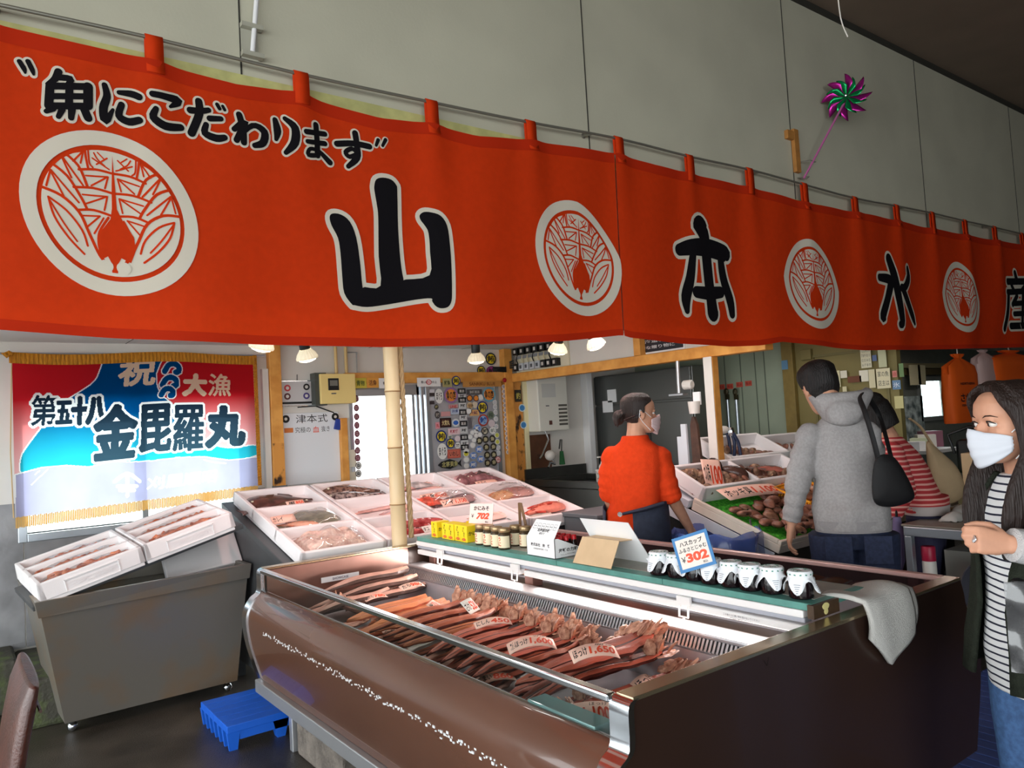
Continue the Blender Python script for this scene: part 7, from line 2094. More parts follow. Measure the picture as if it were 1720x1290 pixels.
# ==== bags hanging under the lintel
YG=3.0
M_obag=mat('orange_nonwoven',(240,100,20),.7,translucent=.25,bump=.1,bscale=300)
def hang_bag(lab,pxs,m,writing,cat='bag',name='orange_bag',depth=.14,rope=True):
 (x0p,x1p,ytop,ybot)=pxs
 a=atY(x0p,ybot,YG);c=atY(x1p,ybot,YG);t=atY((x0p+x1p)/2,ytop,YG)
 w=c.x-a.x;xm=(a.x+c.x)/2;zb,zt=a.z,min(t.z,1.93)
 t_=thing(name,lab,cat,(xm,YG,zb),group='bags hanging under the lintel')
 N=28;rings=[]
 for(f,wx,dy)in((0,1.0,1.0),(.02,1.02,1.0),(.4,1.0,.95),(.7,.98,.9),(.82,.86,.75),(.90,.40,.40),(.94,.14,.22),(.97,.30,.36),(1.0,.34,.40)):
  r=[]
  for q in range(N):
   th_=2*PI*q/N
   cx,sy=math.cos(th_),math.sin(th_)
   sq=(abs(cx)**4+abs(sy)**4)**-.25
   wob=1+(.03+.10*(f>.75))*math.sin(th_*7+f*9)
   r.append((xm+cx*sq*w/2*wx*wob,YG+sy*sq*depth/2*dy*wob,lerp(zb,zt,f)))
  rings.append(r)
 b=MB();b.loft(rings)
 bg=b.build('bag_body',m,t_,smooth=50)
 if rope:
  MB().tube([(xm,YG,zt-.02),(xm,YG,1.969)],.005,6).build('string',mat('white_string',(226,220,210),.8),t_)
 if writing:
  b=MB()
  for s,f,hh,ww in writing:
   put_text(b,s,(xm-w*.06,YG-depth*.5-.003,lerp(zb,zt,f)),(1,0,0),(0,0,1),hh,.02,0,.004,width=w*ww)
  b.build('lettering',M_blackpen,t_,fixn=False)
 return t_
hang_bag('orange drawstring bag with black writing hanging left of the masked woman',(1594,1641,595,712),M_obag,(('NORTHERN',.56,.022,.5),('さかな',.36,.07,.55),('FISH MARKET',.25,.018,.5)))
hang_bag('pink-white plastic bag hanging between the two orange bags',(1641,1672,583,668),mat('pinkish_film_bag',(226,196,190),.4,translucent=.4),None,name='plastic_carrier_bag',rope=False)
hang_bag('wide orange bag hanging above the masked woman',(1658,1740,582,665),M_obag,None,depth=.22)
# ==== spot lamps under the shop ceiling
M_bulb=mat('lit_bulb',(255,240,214),.3,emit=(255,236,206),estr=9.0)
M_rim=mat('ribbed_lamp_rim',(226,220,196),.3,emit=(255,236,200),estr=.35)
lamp_px=[((515,597),(2.3,4.5,.95)),((800,602),(3.1,4.5,.95)),((937,586),(3.2,4.4,.95)),((1000,577),(4.2,3.0,.95)),((440,578),(.95,4.75,.9))]
lamp_lab=['clamp spot lamp left of the bamboo pole under the banner edge','clamp spot lamp right of the bamboo pole in front of the wall emblems','clamp spot lamp in front of the electric board','spot lamp half hidden by the banner right of the electric board','spot lamp half hidden by the banner above the flag corner']
SPOT_W=10
for k,((px,py),tgt)in enumerate(lamp_px):
 zl=1.955 if k<3 else 1.965
 p=atZ(px,py,zl)
 t_=thing('spot_lamp',lamp_lab[k],'lamp',(p.x,p.y,p.z),group='spot lamps under the ceiling')
 dirv=(Vector(tgt)-p).normalized();dirv=(dirv+Vector((0,0,-1.2))).normalized()
 R=dirv.to_track_quat('-Z','Y').to_matrix()
 b=MB();b.lathe([(.028,.035),(.03,.04),(.03,.15),(.02,.16)],p,16,M=R)
 top=p+R@Vector((0,0,.155));b.tube([top,(top.x,top.y,ZC-.001)],.010,8)
 b.build('socket',M_black,t_,smooth=50)
 b=MB();N=40
 rings=[]
 for r,z in((.030,.036),(.050,.012),(.060,-.012),(.058,-.022)):
  rings.append([((r+(.003 if q%2 else 0))*math.cos(2*PI*q/N),(r+(.003 if q%2 else 0))*math.sin(2*PI*q/N),z)for q in range(N)])
 b.loft(rings,True,False);b.xf(Matrix.Translation(p)@R.to_4x4());b.build('ribbed_rim',M_rim,t_)
 b=MB();b.lathe([(.055,-.016),(.045,-.030),(.02,-.038),(.001,-.040)],p,24,M=R);b.build('bulb',M_bulb,t_,smooth=60)
 ld=bpy.data.lights.new('spot_lamp_light','SPOT');ld.energy=SPOT_W;ld.color=(1,.50,.48);ld.spot_size=math.radians(125);ld.spot_blend=.6;ld.shadow_soft_size=.05
 lo_=bpy.data.objects.new('spot_lamp_light',ld);COL.objects.link(lo_);lo_.parent=t_
 pl_=p+dirv*.06
 lo_.location=pl_-p;lo_.rotation_euler=R.to_euler()
 # ==== high on the hall wall
pw=thing('pinwheel','shiny magenta and green foil pinwheel on a pink stick above the banner','pinwheel',(0,0,0))
s0,s1=atY(1350,300,YL-.06),atY(1422,165,YL-.16)
pw.location=s0
MB().tube([s0,s1+(s1-s0).normalized()*.02],.0075,8).build('stick',mat('pink_stick',(206,110,170),.35),pw,smooth=60)
ax=((CAM0-s1).normalized()+Vector((-.25,-.1,.25))).normalized();ux=ax.cross(Vector((0,0,1))).normalized();uy=ux.cross(ax)
hub=s1+ax*.02
M_fm=mat('magenta_foil',(190,40,150),.25,metal=.7);M_fg2=mat('green_foil',(20,160,90),.25,metal=.7)
for layer,(m_,R_,off)in enumerate(((M_fm,.17,0),(M_fg2,.14,.35))):
 for k in range(8):
  a=off+2*PI*k/8
  e1=ux*math.cos(a)+uy*math.sin(a);e2=ux*math.cos(a+.62)+uy*math.sin(a+.62)
  b=MB()
  def bl(u,v):
  # triangle leaf curling back to the hub
   tip=e1*R_*u;side=e2*R_*.85*u*(1-.35*v)
   p_=tip*(1-v)+side*v
   return hub+p_+ax*(.012*layer+.028*math.sin(v*PI*.7)*u)
  b.grid(bl,6,5)
  b.build('foil_blade',m_,pw,smooth=180,solid=.001)
b=MB().ell(hub+ax*.05,(.012,.012,.012),10,6);b.build('hub',M_chrome,pw)
b=MB();p=atY(1342,300,YL-.002)
b.tube([(p.x-.02,YL-.004,p.z),(p.x,YL-.08,p.z-.01),(s0.x+.02,YL-.07,s0.z+.0),(s0.x-.02,YL-.05,s0.z)],.004,6)
q=s0+(s1-s0)*.2
b.tube([(q.x-.06,YL-.004,q.z+.01),(q.x-.02,q.y+.005,q.z+.01),(q.x+.02,q.y-.012,q.z),(q.x+.01,q.y+.014,q.z)],.004,6)
b.build('wire_holder',mat('grey_wire'),pw)
a,c=atY(1325,222,YL),atY(1340,292,YL)
b=MB();b.box(c.x-.055,c.x+.0,YL-.03,YL-.001,c.z,a.z+.02);b.box(c.x-.13,c.x-.055,YL-.03,YL-.001,a.z-.06,a.z+.0)
tag(b.build('wooden_bracket',mat('tan_wood',(184,126,62),.6,var=.12,vscale=16),bevel=.003),'tan wooden bracket screwed to the wall above the banner, left of the pinwheel','bracket')
b=MB();p0,p1=atY(434,-40,YL-.03),atY(424,92,YL-.03)
t_=thing('wall_pipe','thin white pipe with a bracket plate on the wall above the banner','pipe',(p1.x,YL-.03,p1.z))
b.tube([(p0.x,YL-.03,4.36),(p0.x,YL-.03,p0.z),(p1.x,YL-.03,p1.z)],.010,8);b.build('pipe',mat('white_card'),t_,smooth=60)
MB().box(p1.x-.035,p1.x+.03,YL-.012,YL-.001,p1.z-.02,p1.z+.13).build('bracket_plate',mat('plate_beige',(176,174,158),.5),t_)
for dz in(.0,.115):
 MB().box(p1.x-.04,p1.x+.045,YL-.04,YL-.0125,p1.z+dz-.008,p1.z+dz+.01).build('clip',mat('plate_beige'),t_)
t_=thing('loose_wire','loose thin wire hanging from the hall ceiling','wire',(0,0,0))
w=[atD(1405,-30,3.4),atD(1412,30,3.4),atD(1424,62,3.4)]
t_.location=w[0]
MB().tube([(w[0].x,w[0].y,4.419)]+smooth_line(w,4),.003,6).build('strand',mat('white_string'),t_)
# ==== people
def remeshed(mb,name,m,parent,voxel=.006,it=4,fac=.5,smooth=180):
 me=mb.mesh('tmp')
 o_=bpy.data.objects.new('tmp',me);COL.objects.link(o_)
 md=o_.modifiers.new('r','REMESH');md.mode='VOXEL';md.voxel_size=voxel
 if it:
  sm=o_.modifiers.new('s','SMOOTH');sm.factor=fac;sm.iterations=it
 dg=bpy.context.evaluated_depsgraph_get()
 me2=bpy.data.meshes.new_from_object(o_.evaluated_get(dg))
 bpy.data.objects.remove(o_);bpy.data.meshes.remove(me)
 inv=wmat(parent).inverted()
 me2.transform(inv)
 me2.name=name;me2.materials.clear();me2.materials.append(m)
 for p in me2.polygons:
  p.use_smooth=True
 o2=bpy.data.objects.new(name,me2);COL.objects.link(o2);o2.parent=parent
 return o2
HEADP=[(-.112,.070,.030,.020),(-.104,.084,.012,.036),(-.085,.089,-.018,.050),(-.055,.088,-.055,.061),(-.025,.089,-.082,.068),(.005,.086,-.096,.0725),(.035,.091,-.102,.0755),(.065,.086,-.100,.0735),(.088,.068,-.086,.062),(.104,.038,-.060,.042),(.113,.008,-.028,.018)]
def head_frame(c,f,pitch=0.0,tilt=0.0):
 f=Vector((f[0],f[1],0)).normalized()
 r=Vector((f.y,-f.x,0))
 R=Matrix(((r.x,f.x,0),(r.y,f.y,0),(0,0,1)))
 R=R@rotx(-pitch)@roty(tilt)
 return Matrix.Translation(c)@R.to_4x4()
def head_rings(grow=0.0,n=28,zmin=-1,front=1.0):
 rings=[]
 for z,fy_,by,w in HEADP:
  if z<zmin:
   continue
  cy,hy=(fy_+by)/2,(fy_-by)/2
  rings.append([((w+grow)*math.cos(2*PI*k/n)*(abs(math.cos(2*PI*k/n))+1e-6)**-.12,cy+(hy+grow)*math.sin(2*PI*k/n),z*(1+grow*4))for k in range(n)])
 return rings
def add_head(b,M):
 k=b.mark()
 b.loft(head_rings())
 for i in range(k,len(b.v)):
  v=b.v[i]
  if v.y>.03:
   for s in(1,-1):
    d2=((v.x-s*.032)/.022)**2+((v.z-.004)/.014)**2
    v.y-=.014*math.exp(-d2)
    # nose, lips, ears, brow
 b.loft([[(-.006,.086,.012),(.006,.086,.012),(.003,.094,.012),(-.003,.094,.012)],[(-.010,.084,-.014),(.010,.084,-.014),(.005,.106,-.014),(-.005,.106,-.014)],[(-.016,.080,-.032),(.016,.080,-.032),(.007,.112,-.030),(-.007,.112,-.030)],[(-.012,.080,-.040),(.012,.080,-.040),(.005,.098,-.038),(-.005,.098,-.038)]])
 b.ell((0,.086,-.060),(.024,.010,.006),12,6);b.ell((0,.085,-.070),(.021,.010,.006),12,6)
 b.ell((0,.078,.024),(.048,.012,.008),12,6)
 for s in(1,-1):
  b.ell((s*.033,.0735,.0135),(.0165,.0125,.0055),12,6);b.ell((s*.033,.0735,-.007),(.0155,.0115,.0045),12,6)
 for s in(1,-1):
  b.ell((s*.075,-.012,-.008),(.008,.019,.031),10,8,rotz(s*-.35))
  b.ell((s*.080,-.020,.004),(.006,.014,.020),8,6)
 b.xf(M,k)
def add_hand(b,M,side=1,curl=.5,spread=.10,s=1.0,thumb=.5):
 """wrist at the origin, fingers along +x, back of the hand +z, thumb towards side*y"""
 k=b.mark()
 b.loft([[(x,y*w,z*t)for y,z in((-1,0),(-.75,.8),(0,1),(.75,.8),(1,0),(.75,-.8),(0,-1),(-.75,-.8))]for x,w,t in((-.02,.025,.018),(.0,.027,.018),(.03,.036,.017),(.065,.041,.015),(.088,.040,.012))])
 for i,(y,L,r)in enumerate(((.029,.070,.0092),(.010,.078,.0094),(-.010,.073,.0090),(-.029,.056,.0082))):
  yy=y*side;p=Vector((.084-abs(i-1)*.003,yy,.002));a=0.0;pts=[p-Vector((.02,0,0)),p];rad=[r,r]
  for j,fr_ in enumerate((.45,.32,.25)):
   a+=curl*(.55,.85,.6)[j]*(1+.12*i)
   dirv=Vector((math.cos(a),spread*(1.5-i)*.35*side*math.cos(a),-math.sin(a))).normalized()
   pts.append(pts[-1]+dirv*L*fr_);rad.append(r*(.97,.9,.72)[j])
  b.tube(pts,rad,8)
  b.ell(pts[-1],(rad[-1],)*3,8,6)
 t0=Vector((.018,.028*side,-.004));d1=Vector((.55,.75*side,-.25-.3*thumb)).normalized();d2=Vector((.85,.35*side*(1-thumb),-.35*thumb)).normalized()
 p1=t0+d1*.034;p2=p1+(d1*.4+d2).normalized()*.030;p3=p2+d2*.024
 b.tube([t0-d1*.012,t0,p1,p2,p3],[.012,.014,.0115,.0105,.0075],8);b.ell(p3,(.0075,)*3,8,6)
 b.xf(M@Matrix.Scale(s,4),k)
def torso_rings(cs,r,f,n=24,grow=0.0,up=None):
 """cs: (centre, half width, half depth); r right vector, f facing vector"""
 rings=[]
 for c,w,d in cs:
  c=Vector(c)
  rings.append([c+r*((w+grow)*math.cos(2*PI*k/n))+f*((d+grow)*math.sin(2*PI*k/n)*(abs(math.sin(2*PI*k/n))+1e-6)**-.15)for k in range(n)])
 return rings
def wrist_frame(w,e,palm_n,flip=1):
 x=(Vector(w)-Vector(e)).normalized()
 z=-Vector(palm_n);z=(z-x*z.dot(x)).normalized()
 y=z.cross(x)
 return Matrix.Translation(w)@Matrix(((x.x,y.x,z.x),(x.y,y.y,z.y),(x.z,y.z,z.z))).to_4x4()
def bend(a,m,c,n=5):
 """softly bent limb a-m-c as points"""
 a,m,c=Vector(a),Vector(m),Vector(c)
 return[a,a.lerp(m,.5),a.lerp(m,.88),m.lerp(c,.02),m.lerp(c,.14),m.lerp(c,.55),c]
M_skin=mat('skin',(206,152,124),.5,var=.05,vscale=30,spec=.35)
M_hair=mat('black_hair',(20,15,14),.5,bump=.5,bscale=26,stretch=(9,9,.6),spec=.5)
M_hair2=mat('dark_brown_hair',(36,22,17),.5,bump=.5,bscale=26,stretch=(9,9,.6),spec=.5)
M_denim=mat('dark_denim',(38,46,72),.8,var=.2,vscale=60,bump=.2,bscale=400)
M_denim2=mat('mid_denim',(64,96,140),.8,var=.2,vscale=60,bump=.2,bscale=400)
M_shoe=mat('dark_shoe',(34,32,32),.5)
def striped(name,c1,c2,period,duty=.5,axis='Z',grow=0.0):
 m=mat(name,c1,.85,spec=.15)
 nt=m.node_tree;bs=nt.nodes['Principled BSDF']
 tc=nt.nodes.new('ShaderNodeTexCoord');sx=nt.nodes.new('ShaderNodeSeparateXYZ')
 nz_=nt.nodes.new('ShaderNodeTexNoise');nz_.inputs['Scale'].default_value=5
 ad=nt.nodes.new('ShaderNodeMath');ad.operation='MULTIPLY_ADD';ad.inputs[1].default_value=.02
 dv=nt.nodes.new('ShaderNodeMath');dv.operation='DIVIDE';dv.inputs[1].default_value=period
 fr_=nt.nodes.new('ShaderNodeMath');fr_.operation='FRACT'
 gt=nt.nodes.new('ShaderNodeMath');gt.operation='GREATER_THAN';gt.inputs[1].default_value=duty
 mx=nt.nodes.new('ShaderNodeMix');mx.data_type='RGBA'
 mx.inputs['A'].default_value=(*lin(c1),1);mx.inputs['B'].default_value=(*lin(c2),1)
 L=nt.links.new
 L(tc.outputs['Object'],sx.inputs[0]);L(tc.outputs['Object'],nz_.inputs['Vector']);L(nz_.outputs['Fac'],ad.inputs[0]);L(sx.outputs[axis],ad.inputs[2])
 L(ad.outputs[0],dv.inputs[0]);L(dv.outputs[0],fr_.inputs[0]);L(fr_.outputs[0],gt.inputs[0]);L(gt.outputs[0],mx.inputs['Factor']);L(mx.outputs['Result'],bs.inputs['Base Color'])
 return m
class Body:
 def __init__(s,label,pelvis,chest,neck,head,face,facing,sh,el,wr,hip_w=.085,legs=None,scale=1.0,pitch=0.0,tilt=0.0,hands=((.5,.5),(.5,.5)),palms=None,female=False,ws=1.0):
  s.f=Vector((facing[0],facing[1],0)).normalized();s.r=Vector((s.f.y,-s.f.x,0))
  s.pelvis,s.chest,s.neck,s.head=map(Vector,(pelvis,chest,neck,head))
  s.sh=[Vector(p)for p in sh];s.el=[Vector(p)for p in el];s.wr=[Vector(p)for p in wr]
  s.k=scale;s.fem=female;s.ws=ws
  s.th=thing('person',label,'person',(s.pelvis.x,s.pelvis.y,0))
  s.HM=head_frame(s.head,face,pitch,tilt)@Matrix.Scale(scale,4)
  k=scale
  s.hips=[s.pelvis-s.r*hip_w*k-Vector((0,0,.04)),s.pelvis+s.r*hip_w*k-Vector((0,0,.04))]
  if legs is None:
   s.knees=[h_+Vector((0,0,-h_.z*.46))+s.f*.02 for h_ in s.hips]
   s.ank=[Vector((h_.x,h_.y,.08))for h_ in s.hips]
  else:
   s.knees,s.ank=[Vector(p)for p in legs[0]],[Vector(p)for p in legs[1]]
  b=MB()
  b.loft(torso_rings(s.trunk(-.012),s.r,s.f))
  nk=s.neck;hb=s.HM@Vector((0,-.02,-.06))
  b.tube([nk-Vector((0,0,.05)),nk,nk.lerp(hb,.5),hb,s.HM@Vector((0,-.01,0))],[.075*k,.058*k,.053*k,.054*k,.05*k],14)
  add_head(b,s.HM)
  for i in(0,1):
   b.tube(bend(s.sh[i],s.el[i],s.wr[i]),[.040*k,.043*k,.039*k,.038*k,.039*k,.033*k,.026*k],12)
   b.ell(s.sh[i]-Vector((0,0,.015)),(.042*k,)*3,10,8)
   pn=(palms[i]if palms else(s.r if i==0 else-s.r))
   add_hand(b,wrist_frame(s.wr[i],s.el[i],pn),side=(1 if i==1 else-1)*1,curl=hands[i][0],thumb=hands[i][1],s=k)
   b.tube(bend(s.hips[i],s.knees[i],s.ank[i]),[.082*k,.074*k,.056*k,.052*k,.054*k,.048*k,.036*k],12)
   b.tube([s.ank[i],s.ank[i]-Vector((0,0,.045))+s.f*.02,s.ank[i]-Vector((0,0,.055))+s.f*.15],[.036,.036,.026],10)
  s.skin=remeshed(b,'body',M_skin,s.th,.0052,3)
 def trunk(s,g=0.0):
  k=s.k*s.ws;p,c,n=s.pelvis,s.chest,s.neck
  sw=(s.sh[1]-s.sh[0]).length/2
  wf=.80 if s.fem else .9
  return[(p-Vector((0,0,.11)),.150*k+g,.105*k+g),(p,.165*k+g,.115*k+g),(p.lerp(c,.35),.138*k*wf/.85+g,.100*k+g),(p.lerp(c,.7),.148*k+g,.108*k+g),(c,.158*k+g,.112*k+g),(c.lerp(n,.45),min(.165*k,sw*.95)+g,.100*k+g),(c.lerp(n,.72),sw*.84+g*.6,.080*k+g),(c.lerp(n,.90),sw*.56+g*.3,.072*k+g*.6),(n,.066*k+g,.062*k+g)]
 def eyes(s,closed=False):
  k=s.k
  b=MB();b2=MB()
  for sg in(1,-1):
   b.ell(s.HM@Vector((sg*.032,.0715,.004)),(.0125*k,.0122*k,.0088*k),14,10)
  e=b.build('eyes',mat('eye_white',(226,220,214),.2),s.skin,smooth=60)
  for sg in(1,-1):
   b2.ell(s.HM@Vector((sg*.032+.003,.0795,.0035)),(.0056*k,.0056*k,.0056*k),12,8)
  b2.build('irises',mat('dark_iris',(30,18,14),.1),e,smooth=60)
  b3=MB();b4=MB()
  for sg in(1,-1):
   b3.tube([s.HM@Vector((sg*x,y,z))for x,y,z in((.013,.086,.024),(.028,.0875,.030),(.042,.082,.030),(.053,.068,.024))],[.002*k,.0032*k,.003*k,.001*k],6,flat=.6)
   b4.tube([s.HM@Vector((sg*x,y,z))for x,y,z in((.019,.0785,.007),(.027,.0855,.0138),(.038,.0835,.0132),(.047,.073,.006))],[.001,.0022,.0022,.001],6)
  b3.build('eyebrows',M_hair2,s.skin,smooth=60);b4.build('eyelashes',M_hair,s.skin,smooth=60)
 def trousers(s,m,top=.04,low=.05,g=.018):
  k=s.k;b=MB()
  t=s.trunk(g)
  b.loft(torso_rings([(t[0][0],t[0][1],t[0][2]),(t[1][0],t[1][1],t[1][2]),(t[1][0]+Vector((0,0,top)),t[1][1]-.008,t[1][2]-.005)],s.r,s.f))
  for i in(0,1):
   a=Vector((s.ank[i].x,s.ank[i].y,low))
   b.tube(bend(s.hips[i],s.knees[i],a),[(.092+g)*k,(.082+g)*k,(.066+g)*k,(.062+g)*k,(.062+g)*k,(.052+g)*k,(.046+g)*k],16)
  o_=remeshed(b,'trousers',m,s.th,.008,6)
  for i in(0,1):
   q=MB();a=s.ank[i]
   q.loft([[(a+s.r*x*w+s.f*(y))*1.0+Vector((0,0,z-a.z))for x,z in((-1,0),(-1,h*.5),(-.6,h),(.6,h),(1,h*.5),(1,0))]for y,w,h in((-.07,.03,.07),(-.03,.038,.085),(.03,.042,.08),(.10,.045,.055),(.165,.038,.04),(.185,.02,.03))])
   q.build('shoe',M_shoe,s.th,smooth=40)
  return o_
 def top(s,m,g=.022,hem=-.03,sleeves=(1.0,1.0),nm='sweater',slv=.018,vox=.008,it=5,collar=.0,flare=0.0,wr_=.0,hem_band=None,cuff=None):
  """upper garment; sleeves = how far along each arm (1 = to the wrist)"""
  k=s.k;b=MB();t=s.trunk(g)
  p=s.pelvis
  rings=[(p+Vector((0,0,hem)),t[1][1]+.004+flare,t[1][2]+.004+flare),(p+Vector((0,0,hem+.10)),t[1][1]+.010+flare*.7,t[1][2]+.010+flare*.7),(t[2][0],t[2][1]+.016+flare*.4,t[2][2]+.014+flare*.3)]+t[3:8]+[(s.neck+Vector((0,0,collar)),t[8][1]-.004,t[8][2]-.004)]
  b.loft(torso_rings(rings,s.r,s.f,32))
  for i in(0,1):
   b.ell(s.sh[i]-Vector((0,0,.012)),((.044+slv)*k,)*3,14,10)
   pts=bend(s.sh[i],s.el[i],s.wr[i]);R_=[.042,.046,.044,.044,.043,.038,.031]
   R_=[(q+slv)*k for q in R_]
   if sleeves[i]<1:
    L_=[0]
    for j in range(1,len(pts)):
     L_.append(L_[-1]+(pts[j]-pts[j-1]).length)
    tot=L_[-1]*sleeves[i];np_,nr=[],[]
    for j in range(len(pts)):
     if L_[j]<=tot:
      np_.append(pts[j]);nr.append(R_[j])
     else:
      q=(tot-L_[j-1])/(L_[j]-L_[j-1]);np_.append(pts[j-1].lerp(pts[j],q));nr.append(lerp(R_[j-1],R_[j],q));break
    pts,R_=np_,nr
    # resample with soft cloth folds
   line=[];rad=[]
   for j in range(len(pts)-1):
    for q in range(4):
     line.append(pts[j].lerp(pts[j+1],q/4));rad.append(lerp(R_[j],R_[j+1],q/4))
   line.append(pts[-1]);rad.append(R_[-1])
   rad=[r_*(1+wr_*math.sin(j*2.1+i))for j,r_ in enumerate(rad)]
   b.tube(line,rad,16)
  if wr_:
   for i,v in enumerate(b.v):
    n_=mnoise.noise(Vector((v.x*9,v.y*9,v.z*5)))*wr_*.14+mnoise.noise(Vector((v.x*22,v.y*22,v.z*9)))*wr_*.05
    ctr_=s.pelvis.lerp(s.neck,min(1,max(0,(v.z-s.pelvis.z)/max(.1,s.neck.z-s.pelvis.z))))
    d_=Vector((v.x-ctr_.x,v.y-ctr_.y,0))
    if d_.length>.02:
     b.v[i]=v+d_.normalized()*n_
  o_=remeshed(b,nm,m,s.th,vox,it)
  if hem_band:
   q=MB();q.loft(torso_rings([(p+Vector((0,0,hem-.004)),t[1][1]+.004+flare,t[1][2]+.004+flare),(p+Vector((0,0,hem+.05)),t[1][1]+.010+flare,t[1][2]+.010+flare)],s.r,s.f,40));q.build('hem_band',hem_band,o_,smooth=50)
  return o_
def locks(mb,M,paths,rad):
 for pts in paths:
  q=[M@Vector(p)for p in pts]
  L_=smooth_line(q,4)
  n=len(L_)-1
  mb.tube(L_,[rad*(.55+.45*math.sin(PI*min(1,.15+.75*j/n)))if j<n else rad*.15 for j in range(n+1)],6)
def hair_cap(mb,M,grow=.012,cut=None,zmin=-.2,seed=0,amp=.006):
 """scalp-covering hair: head shape grown outwards, the face side below the hairline pulled in"""
 k0=mb.mark()
 N=36;rings=[]
 for z,fy_,by,w in HEADP:
  if z<zmin:
   continue
  cy,hy=(fy_+by)/2,(fy_-by)/2
  r=[]
  for k in range(N):
   a=2*PI*k/N
   x=(w+grow)*math.cos(a);y=cy+(hy+grow)*math.sin(a)
   lim=cut(z)
   if y>lim:
    y=lim
    x=max(-(w+grow),min(w+grow,x*1.02))
   g=1+amp*12*mnoise.noise(Vector((a*2.4+seed,z*18,seed)))
   r.append((x*g,y*g if y<0 else y,z*(1+grow*5)+grow*.2))
  rings.append(r)
 mb.loft(rings)
 mb.xf(M,k0)
 # ---- worker in the orange-red sweatshirt
wk=Body('person in an orange-red sweatshirt and navy apron, hair tied back, behind the freezer',pelvis=(3.17,3.13,.90),chest=(3.165,3.11,1.19),neck=(3.18,3.10,1.385),head=(3.215,3.095,1.515),face=(.93,-.42),facing=(.90,.42),sh=[(3.10,3.22,1.29),(3.25,3.0,1.28)],el=[(3.085,3.25,1.07),(3.29,2.965,1.045)],wr=[(3.20,3.34,.88),(3.43,2.965,.845)],scale=.98,ws=.86,pitch=.05,hands=((.5,.5),(.35,.4)),female=True)
wk.trousers(mat('black_trousers',(30,30,34),.8))
M_osw=mat('orange_red_sweatshirt',(222,66,26),.9,var=.05,vscale=40,bump=.25,bscale=260,spec=.15)
wk.top(M_osw,hem=-.045,sleeves=(.54,.54),nm='sweatshirt',wr_=.10,slv=.018,g=.026,collar=.008)
# navy apron wrapped round the waist, knotted at the back
b=MB();t=wk.trunk(.045)
N=40;rings=[]
for z,g in((.42,.10),(.60,.075),(.75,.058),(.90,.052),(1.02,.048)):
 rings.append([wk.pelvis*1+Vector((0,0,z-wk.pelvis.z))+wk.r*((.140+g)*math.cos(a))+wk.f*((.104+g)*math.sin(a))for a in[lerp(-PI*.44,PI*1.22,q/N)for q in range(N+1)]])
for q,r in enumerate(rings):
 for j in range(8):
  f_=(1-j/8)
  r[j]=r[j]-Vector((0,0,.05*f_ if q==4 else 0));r[-1-j]=r[-1-j]-Vector((0,0,.05*f_ if q==4 else 0))
b.loft(rings,closed=False,caps=False)
ap=b.build('apron',mat('navy_apron',(52,58,76),.8,var=.12,vscale=30,bump=.2,bscale=200),wk.th,smooth=60,solid=.004)
c0=wk.pelvis-wk.f*.155+Vector((0,0,.065));
b=MB();b.tube([c0-wk.r*.02,c0+wk.r*.10+wk.f*.01+Vector((0,0,.025)),c0+wk.r*.19+wk.f*.08+Vector((0,0,.05))],[.020,.028,.026],8,flat=.4);b.build('waist_tie',mat('navy_apron'),ap,smooth=50)
b=MB().lathe([(.007,-.003),(.014,-.003),(.014,.003),(.007,.003)],c0-wk.r*.03-wk.f*.018,16,M=frame(wk.r,(0,0,1)))
b.build('eyelet',M_chrome,ap,smooth=40)
b=MB()
hair_cap(b,wk.HM,.014,lambda z:.048 if z>.06 else(.0 if z>-.02 else-.035),-.06,3)
b.ell(wk.HM@Vector((0,-.128,-.022)),(.036,.036,.044),12,8)
for k in range(9):
 a=k*.7
 b.tube([wk.HM@Vector(p)for p in((.03*math.cos(a),-.11+.01*math.sin(a),.0),(.035*math.cos(a),-.145,-.02+.02*math.sin(a)),(.02*math.cos(a),-.14,-.06-.01*(k%3)))],[.008,.014,.003],6)
remeshed(b,'hair',M_hair2,wk.th,.006,2)
def face_mask(bd,m,loops=True):
 b=MB()
 def fn(u,v):
  a=lerp(-1.22,1.22,u);e_=abs(a)/1.22;z=lerp(-.122+.046*e_**1.6,-.014+.012*max(0,1-e_*2.6)-.020*e_**2,v)
  wz=.068*(1-.30*max(0,(.35-v)))
  bul=(.026*math.cos(a)**3)*math.sin(PI*min(1,.12+v*.62))+.005+.010*max(0,1-e_*4)*v
  y=.018+(.076+bul)*math.cos(a);x=(wz+.007)*math.sin(a)
  return bd.HM@Vector((x,y+.0015*math.sin(v*24),z))
 b.grid(fn,26,16)
 mk=b.build('face_mask',m,bd.th,smooth=180,solid=.0015)
 b=MB()
 for sg in(1,-1):
  b.tube([bd.HM@Vector((sg*x,y,z))for x,y,z in((.068,.045,-.022),(.080,.0,.012),(.085,-.030,.02),(.084,-.034,-.02),(.078,-.01,-.05),(.066,.042,-.098))],.0016,6)
 b.build('ear_loop',mat('white_elastic',(240,240,240),.6),mk)
 return mk
face_mask(wk,mat('pinkish_mask',(232,206,206),.7));wk.eyes()
b=MB();b.tube([wk.HM@Vector(p)for p in((.082,.0,.01),(.084,-.06,-.012),(.05,-.115,-.035),(0,-.125,-.045))],.0022,6);b.build('glasses_cord',M_chrome,wk.th)
